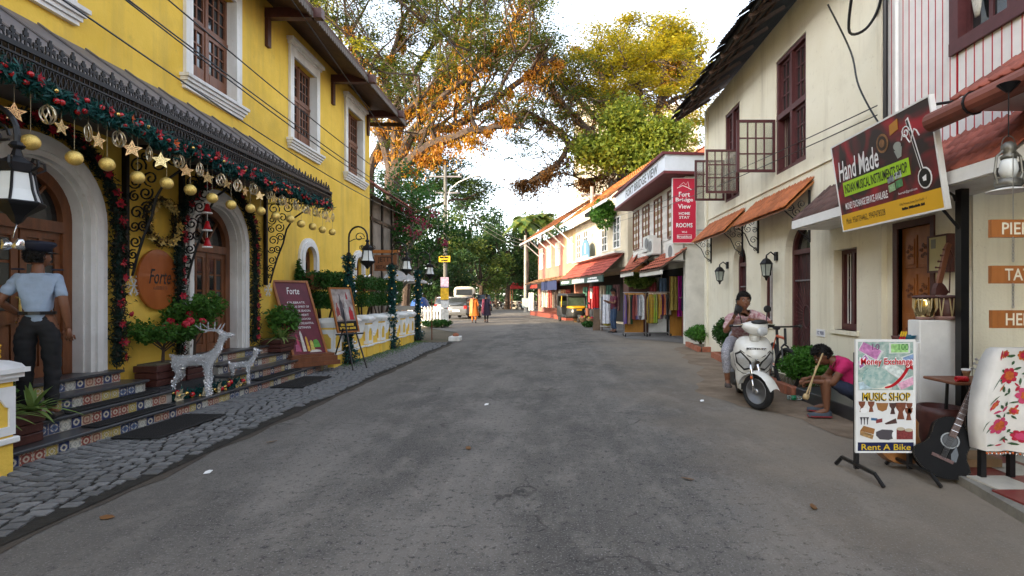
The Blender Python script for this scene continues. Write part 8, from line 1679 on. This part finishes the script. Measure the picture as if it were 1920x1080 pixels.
for k in range(3): g=MB(); g.box(-5.99,-5.945,17.5,20.3,1.4+k*1.3,1.52+k*1.3); g.build('timber',M_('black_paint'),t)
for k in range(2):
    t=thing('market_umbrella','white folded-edge market umbrella over the restaurant terrace','umbrella',(-6.1-.3*k,20.0+2.2*k,0),0,'white umbrellas on the terrace'); x,y=-6.0-.3*k,20.0+2.2*k; g=MB(); g.tube([(x,y,0),(x,y,2.5)],.03,8); g.build('pole',M_('steel'),t); g=MB(); g.lathe([(1.15,2.05),(1.1,2.12),(.5,2.38),(.02,2.55)],8,(x,y,0)); g.build('canopy',mat('umbrella_cloth',(.62,.60,.58),.8,var=.15),t)
t=thing('picket_fence','white picket fence by the poster-covered utility pole','fence',(-6.2,26.9,0))
for k in range(12): x=-7.2+k*.155; g=MB(); g.poly(lambda a,b,d=0,x=x: V((x+a,26.9-d,b)),[(-.045,0),(.045,0),(.045,.95),(0,1.03),(-.045,.95)],0,.02); g.build('picket',M_('white_paint'),t)
for z in (.25,.75): g=MB(); g.box(-7.3,-5.4,26.91,26.94,z,z+.07); g.build('rail',M_('white_paint'),t)
g=MB(); g.smooth=True; g.ball((-6.9,27.9,.75),(.5,.7,.75),14,8); 
for v in g.v: v.z=max(.0,v.z); v.x+=.06*math.sin(v.z*9+v.y*5)
tag(g.build('tarp_bundle',mat('tarp_blue',(.01,.07,.30),.5,var=.2,scale=4)),'blue tarpaulin covering a bundle behind the picket fence','tarpaulin')
t=thing('terrace_wall','low whitewashed terrace wall with openings behind the far lamp post','wall',(-5.4,19.3,0))
g=MB(); g.box(-7,-4.9,19.2,19.4,0,.45); g.box(-7,-4.9,19.2,19.4,1.0,1.15)
for x in (-6.9,-6.2,-5.5,-4.95): g.box(x-.06,x+.06,19.21,19.39,.45,1.0)
g.build('masonry',M_('white_wash'),t)
g=MB(); g.bbox(-3.42,-3.05,17.6,18.1,0,.16,.02); o=tag(g.build('kerb_stone',M_('white_trim')),'whitewashed kerb stone with a clay pot shard at the cobble end','stone')
g=MB(); g.smooth=True; g.ball((-3.22,17.85,.20),(.11,.10,.07),10,6); tag(g.build('clay_shard',M_('terracotta')),'broken clay pot piece on the white kerb stone','pot')
t=thing('iron_stake','thin rusty iron stake beside the far garlanded lamp post','post',(-4.1,18.2,0)); g=MB(); g.tube([(-4.1,18.2,0),(-4.1,18.2,1.35)],.018,6); g.build('shaft',mat('rust',(.18,.06,.03),.9),t); g=MB(); g.ball((-4.1,18.2,1.37),.03,8,6); g.build('knob',mat('rust',(.18,.06,.03)),t)
# ================================================================ trees
def tree(name,label,base,trunk,limbs,crown,seed,leaf,lsize,lper,group=None,flat=.7,asp=.5,bark='bark',cl_r=(1.1,1.1,.35),epi=None,spread=.8,hang=0,minz=0,env=None,pads=None):
    """trunk: list of (point, radius); limbs: list of (start_index, [points], r0); each limb branches recursively; leaf clusters sit on the twig tips"""
    T=thing(name,label,'tree',base,0,group); r=random.Random(seed); g=MB(); g.tube([p for p,_ in trunk],[q for _,q in trunk],9); g.build('trunk',M_(bark),T); b=MB(); tips=[]; epts=[]
    def inside(q):
        return env is None or sum(((q[i]-env[0][i])/env[1][i])**2 for i in range(3)) < 1
    def grow(p,d,L_,rad,lv):
        if not inside(p): return
        n=4; pts=[p]; q=V(p); dd=V(d)
        for i in range(n):
            dd=(dd+V((r.uniform(-.28,.28),r.uniform(-.28,.28),r.uniform(-.16,.22)))).normalized(); q=q+dd*(L_/n)
            if not inside(q): break
            pts.append(q.copy())
        if len(pts) < 3: return
        n=len(pts)-1
        b.tube(pts,[rad*(1-.55*i/n) for i in range(n+1)],5 if lv<2 else 6,caps=False)
        if lv==0: tips.extend(pts[1:]); return
        for k in range(r.choice((3,4)) if lv>1 else 3):
            i=r.randint(1,n); a=r.uniform(0,2*PI); nd=(dd*.8+V((math.cos(a),math.sin(a),0))*spread+V((0,0,crown*(.45+.2*r.random())))).normalized(); grow(pts[i],nd,L_*r.uniform(.55,.75),rad*.5,lv-1)
        tips.append(pts[-1])
    for pts,r0,lv in limbs:
        P=[V(p) for p in pts]; Q=[]
        for i in range(len(P)-1):
            for s in range(4): t=s/4; w=P[i].lerp(P[i+1],t); Q.append(w+V((r.uniform(-.1,.1),r.uniform(-.1,.1),r.uniform(-.1,.1)))*min(1,r0*4))
        Q.append(P[-1]); m=len(Q); b.tube(Q,[r0*(1-.65*i/m) for i in range(m)],7)
        if epi: epts+=[(q,r0) for q in Q[2:]]
        tot=sum((P[i+1]-P[i]).length for i in range(len(P)-1))
        for i in range(3,m,2):
            d=(Q[i]-Q[i-1]).normalized(); a=r.uniform(0,2*PI); nd=(d*.5+V((math.cos(a),math.sin(a),0))*.7+V((0,0,crown*.8))).normalized(); grow(Q[i],nd,tot*r.uniform(.22,.34),r0*.4,lv)
        grow(Q[-1],(Q[-1]-Q[-2]).normalized(),tot*.3,r0*.35,lv)
    PP=[]
    if pads:                                            # flat layered sprays of foliage carried by side branches
        cnt,pr,pn=pads; src=[t for t in tips]; e0,e1=V(env[0]),env[1]; c_=0
        while c_ < cnt:
            d=V((r.gauss(0,1),r.gauss(0,1),r.gauss(.35,1))).normalized(); k=r.uniform(.55,.97); q=e0+V((d.x*e1[0],d.y*e1[1],d.z*e1[2]))*k
            if q.z < minz: continue
            c_+=1; s=min(src,key=lambda t:(t-q).length); mdl=s.lerp(q,.55)-V((0,0,.25)); b.tube([s,mdl,q],[.05,.035,.012],4,caps=False)
            rr=pr*r.uniform(.6,1.25); PP.append(cloud(int(pn*r.uniform(.6,1.2)),tuple(q),(rr,rr,rr*.2),0,.5))
            for j in range(3): a=r.uniform(0,6.28); b.tube([mdl,q+V((math.cos(a)*rr*.7,math.sin(a)*rr*.7,-.05))],[.022,.006],3,caps=False)
    b.build('branches',M_(bark),T)
    tips=[t for t in tips if t.z>minz]; C=np.array([tuple(t) for t in tips]); n=len(C)*lper
    P=np.repeat(C,lper,0)+RNG.normal(0,1,(n,3))*np.array(cl_r)*.5
    if PP: P=np.concatenate([P]+PP)
    leafobj('crown',P,lsize,leaf,T,flat,asp,hang)
    if epi:
        em,cnt,sz,drop=epi; E=np.array([tuple(p) for p,_ in epts]); i=RNG.integers(0,len(E),cnt); off=RNG.normal(0,.28,(len(E),3)); w_=RNG.uniform(.25,1.5,len(E)); Pe=E[i]+off[i]*.6+RNG.normal(0,1,(cnt,3))*np.array([.30,.30,.12])*w_[i][:,None]; Pe[:,2]-=np.abs(RNG.normal(0,1,cnt))*drop*w_[i]; leafobj('ferns',Pe,sz,em,T,.1,.28,.9)
    return T
RL=leafmat('rain_leaf',[(.08,.13,.02),(.22,.25,.025),(.46,.40,.03),(.60,.46,.03)],.5); RD_=leafmat('rain_leaf_dark',[(.02,.05,.018),(.05,.09,.02),(.13,.15,.025),(.36,.30,.02)],.45)  # RL holds the sunlit yellow of the crown in its leaf colours
RY=leafmat('rain_leaf_sunlit',[(.09,.12,.015),(.27,.25,.02),(.50,.39,.02),(.62,.44,.02)],.5)  # yellow raised in the leaf colours to carry the sunlit crown
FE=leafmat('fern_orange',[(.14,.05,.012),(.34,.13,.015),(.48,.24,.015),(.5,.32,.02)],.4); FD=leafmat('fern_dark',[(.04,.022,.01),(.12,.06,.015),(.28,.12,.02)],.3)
A=lambda u,v,Y: tuple(at(u,v,Y))
# left rain tree: trunk behind the yellow building, limbs over the road
tree('rain_tree','large rain tree with orange fern-laden limbs reaching over the road',(-9.2,30,0),[((-9.2,30,0),.55),((-9.1,30,4),.48),(A(735,330,30),.42)],[
  ([A(735,330,30),A(800,275,29),A(880,250,28),A(940,238,28)],.34,1),
  ([A(735,330,30),A(770,250,30),A(840,240,29),A(900,205,29),A(980,150,29),A(1040,110,29)],.30,2),
  ([A(735,330,30),A(740,240,31),A(790,180,31),A(850,120,31),A(880,40,31)],.28,2),
  ([A(735,330,30),A(700,220,32),A(680,120,32),A(650,40,32)],.26,2),
  ([A(790,180,31),A(900,110,33),A(1000,40,33)],.2,2),
  ([A(740,240,31),A(720,140,33),A(760,30,33),A(800,-40,33)],.2,2),
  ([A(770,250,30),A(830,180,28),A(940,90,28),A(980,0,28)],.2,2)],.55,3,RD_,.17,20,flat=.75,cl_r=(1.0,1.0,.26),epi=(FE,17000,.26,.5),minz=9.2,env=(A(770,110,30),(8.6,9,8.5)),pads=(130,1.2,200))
tree('rain_tree','feathery upper rain tree crown lit yellow above the yellow roof',(-12,34,0),[((-12,34,0),.5),(A(690,330,34),.4)],[
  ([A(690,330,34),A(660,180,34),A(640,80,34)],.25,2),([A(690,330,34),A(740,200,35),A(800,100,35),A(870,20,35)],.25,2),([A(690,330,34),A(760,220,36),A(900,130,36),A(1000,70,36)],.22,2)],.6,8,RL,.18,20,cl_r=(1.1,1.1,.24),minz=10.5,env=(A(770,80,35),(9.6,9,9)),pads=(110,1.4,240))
# right rain tree
tree('rain_tree','broad umbrella-crowned rain tree rising behind the guest house',(6.6,40,0),[((6.6,40,0),.7),((6.8,40,6),.6),(A(1215,270,40),.5)],[
  ([A(1215,270,40),A(1235,200,40),A(1275,130,40),A(1320,95,40)],.30,2),([A(1215,270,40),A(1200,180,40),A(1215,110,41),A(1240,70,41)],.30,2),([A(1215,270,40),A(1150,190,40),A(1120,120,40),A(1075,90,40)],.30,2),
  ([A(1200,180,40),A(1160,110,42),A(1140,60,42)],.22,2),([A(1235,200,40),A(1250,120,38),A(1290,80,38)],.22,2),([A(1215,270,40),A(1130,230,38),A(1070,180,38),A(1030,130,38)],.28,2),([A(1235,200,40),A(1300,170,42),A(1350,140,42)],.2,2)],.8,5,RY,.21,34,cl_r=(1.3,1.3,.28),epi=(FE,5000,.28,.5),minz=12,env=(A(1195,215,40),(7.2,7,7.0)),pads=(150,1.5,300))
tree('rain_tree','dark fern-hung limb of a rain tree bending over the far road',(5.5,37,0),[((5.5,37,0),.5),((5.2,37,5),.42),(A(1165,310,37),.36)],[
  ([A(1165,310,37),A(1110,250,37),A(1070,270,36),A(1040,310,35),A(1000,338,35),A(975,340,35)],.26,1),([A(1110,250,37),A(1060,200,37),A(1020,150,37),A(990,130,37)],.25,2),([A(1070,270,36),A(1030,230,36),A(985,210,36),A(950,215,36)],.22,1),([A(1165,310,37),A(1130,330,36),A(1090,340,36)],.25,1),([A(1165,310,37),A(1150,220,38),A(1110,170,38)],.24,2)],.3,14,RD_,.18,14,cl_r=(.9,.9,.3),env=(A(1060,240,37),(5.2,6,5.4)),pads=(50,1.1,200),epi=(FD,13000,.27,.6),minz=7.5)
tree('leafy_tree','bright yellow-green broadleaf tree in front of the rain trees',(4.9,32,0),[((4.9,32,0),.25),(A(1190,330,32),.2)],[
  ([A(1190,330,32),A(1185,280,32),A(1170,245,32)],.13,2),([A(1190,330,32),A(1220,290,32),A(1245,265,31.5)],.13,2),([A(1190,330,32),A(1150,310,32),A(1120,300,32)],.12,2),([A(1190,330,32),A(1210,310,31),A(1235,330,31)],.1,2)],.35,21,leafmat('lime_leaf',[(.05,.09,.012),(.13,.18,.02),(.30,.30,.03)],.45),.24,34,flat=.3,asp=.62,cl_r=(.9,.9,.8),minz=7)
# feathery tree and the dark wood that closes the street
tree('feathery_tree','feathery green tree between the pole and the tiled house',(-10.5,38,0),[((-10.5,38,0),.3),(A(770,400,38),.24)],[([A(770,400,38),A(800,350,38),A(830,330,38)],.16,2),([A(770,400,38),A(775,350,38),A(790,310,38)],.16,2),([A(770,400,38),A(830,380,38),A(880,370,38)],.15,2),([A(770,400,38),A(740,360,38),A(730,340,38)],.14,1)],.25,31,leafmat('feather_leaf',[(.03,.07,.02),(.06,.12,.03),(.12,.18,.04)],.4),.2,34,cl_r=(1.3,1.3,.25),minz=5)
DG=leafmat('dark_green',[(.008,.028,.010),(.018,.05,.015),(.035,.08,.02),(.10,.15,.03)],.3)
LG=leafmat('mid_green',[(.02,.05,.012),(.05,.10,.02),(.13,.17,.03),(.26,.26,.04)],.35)
def blob_tree(label,u,v,Y,ru,rv,n,m,sz,seed,group='trees closing the street'):
    c=at(u,v,Y); rx=ru*Y/1000; rz=rv*Y/1000; T=thing('dense_tree',label,'tree',(c.x,Y,0),0,group); r=np.random.default_rng(seed); g=MB(); g.tube([(c.x,Y,0),(c.x+.2,Y,c.z*.5),(c.x,Y,c.z)],[.35,.28,.12],8)
    P=[]
    for k in range(16):
        d=r.normal(0,1,3); d/=np.linalg.norm(d); cc=np.array(c)+d*np.array([rx,rx*.8,rz])*.75; g.tube([(c.x,Y,c.z*.55),tuple(cc)],[.12,.03],5); P.append(cloud(n//16,cc,(rx*r.uniform(.3,.5),rx*.4,rz*r.uniform(.22,.4)),.2,.55))
    g.build('trunk',M_('bark'),T); leafobj('crown',np.concatenate(P),sz,m,T,.45,.5)
names=['dark dense tree behind the parked cars','deep green tree closing the view behind the poles','olive green tree overhanging the far road','dim tree standing behind the parked motorcycles']
k=0
for (u,v,Y,ru,rv,n,m,sz) in ((760,470,48,60,70,4500,DG,.34),(820,440,58,60,60,4500,LG,.38),(880,420,70,70,70,5500,DG,.45),(900,500,62,60,60,4500,LG,.36),(950,470,66,60,70,5000,DG,.42),(985,500,72,50,50,4000,DG,.42),(840,510,55,60,50,4500,DG,.34),(790,520,50,60,40,3500,DG,.32),(930,520,78,90,45,4500,DG,.45),(720,500,52,60,60,3500,DG,.36),(1010,450,80,50,60,4000,LG,.42),(865,470,64,45,40,3000,LG,.38),(1050,470,90,60,60,3500,DG,.5),(660,470,60,70,80,3000,DG,.45)):
    blob_tree(names[k%4],u,v,Y,ru,rv,n,m,sz,40+k,'trees closing the street %d'%(k%4)); k+=1
# distant wood closing the gaps (reads as one mass)
n=26000; P=np.stack([RNG.uniform(-60,40,n),RNG.uniform(98,112,n),RNG.uniform(0,1,n)**.8*10.5],1); P[:,2]*=1+.25*np.sin(P[:,0]*.35)+.15*np.sin(P[:,0]*1.1)
v_,f_=leaves(P,1.0,.4,.55); o=link('distant_wood',npmesh('distant_wood',v_,f_,DG)); tag(o,'dark wood far behind the parked vehicles','wood',kind='stuff')
# palms
def palm(label,u,Y,h,seed):
    x=(u-U0)*Y/1000; T=thing('palm_tree',label,'tree',(x,Y,0),0,'palms beyond the bend'); g=MB(); g.tube([(x,Y,0),(x+.3,Y,h*.5),(x,Y,h)],[.22,.17,.14],8); g.build('trunk',M_('bark'),T); r=random.Random(seed)
    for k in range(16):
        a=k*2.4; e=r.uniform(-.2,1.0); L_=r.uniform(2.6,3.4); q=MB(); d=V((math.cos(a),math.sin(a),0)); s=V((-math.sin(a),math.cos(a),0)); pts=[V((x,Y,h))+d*L_*t*math.cos(e)+V((0,0,L_*(math.sin(e)*t-.75*t*t))) for t in [i/10 for i in range(11)]]
        for i in range(1,11):
            for sg in (-1,1): w=.75*math.sin(PI*(i/10)*.85+.25); q.add([pts[i-1],pts[i],pts[i]+s*sg*w-V((0,0,.3*w)),pts[i-1]+s*sg*w*.9-V((0,0,.28*w))],[(0,1,2,3)])
        q.build('frond',LG,T)
palm('palm tree with drooping fronds beyond the bend',985,62,10.5,1); palm('palm tree with drooping fronds beyond the bend',1015,66,11.2,2)
mat('pale_bark',(.30,.27,.22),.9,var=.2,scale=8)
# flowering frangipani by the pole
T=tree('flowering_tree','pale-barked tree with pink blossom clusters before the utility pole',(-6.4,21.5,0),[((-6.4,21.5,0),.14),((-6.2,21.5,1.6),.12)],[([(-6.2,21.5,1.6),A(770,460,21),A(800,420,21)],.08,2),([(-6.2,21.5,1.6),A(740,450,21),A(730,410,21)],.08,2),([(-6.2,21.5,1.6),A(790,490,21),A(825,460,21)],.07,2),([(-6.2,21.5,1.6),A(720,470,21),A(705,440,21)],.06,2),([(-6.2,21.5,1.6),A(760,430,22),A(770,395,22)],.06,2)],.35,44,M_('hedge_leaf'),.15,9,flat=.35,cl_r=(.45,.45,.35),bark='pale_bark',minz=2.2)
pk=leafmat('pink_blossom',[(.20,.015,.05),(.36,.04,.09),(.5,.12,.18)],.3); cs=[A(*q) for q in ((760,432,20.5),(785,412,20.5),(725,440,20.5),(800,422,20.5),(740,405,20.5),(770,400,20.7),(710,432,20.5),(830,455,20.5),(750,470,20.3),(715,400,20.3),(780,440,20.2),(735,425,20.2),(812,400,20.2),(755,388,20.3),(720,460,20.1))]
leafobj('blossoms',np.concatenate([cloud(45,c,(.26,.26,.2)) for c in cs]),.10,pk,T,.2,.8)
# low greenery at the foot of the pole and fence
bush('verge_plants','low weeds round the foot of the poster-covered pole',(-5.6,25.8,.2),(.9,.5,.25),1500,.12,HL,'plant'); bush('verge_plants','tuft of weeds at the foot of the pole by the racks',(1.75,26.0,.15),(.35,.4,.2),500,.12,HL,'plant')
# moss in the joints of the far cobbles
n=5000; P=np.stack([RNG.uniform(-4.55,-3.9,n),RNG.uniform(11.0,17.5,n),np.full(n,.035)],1); P=P[RNG.uniform(0,1,n)<np.clip((-3.9-P[:,0])*2.2,0,1)]
v_,f_=leaves(P,.035,.2,.3,-.9); o=link('grass_tufts',npmesh('grass_tufts',v_,f_,PLf),None); tag(o,'short grass growing along the foot of the parapet','grass',kind='stuff')
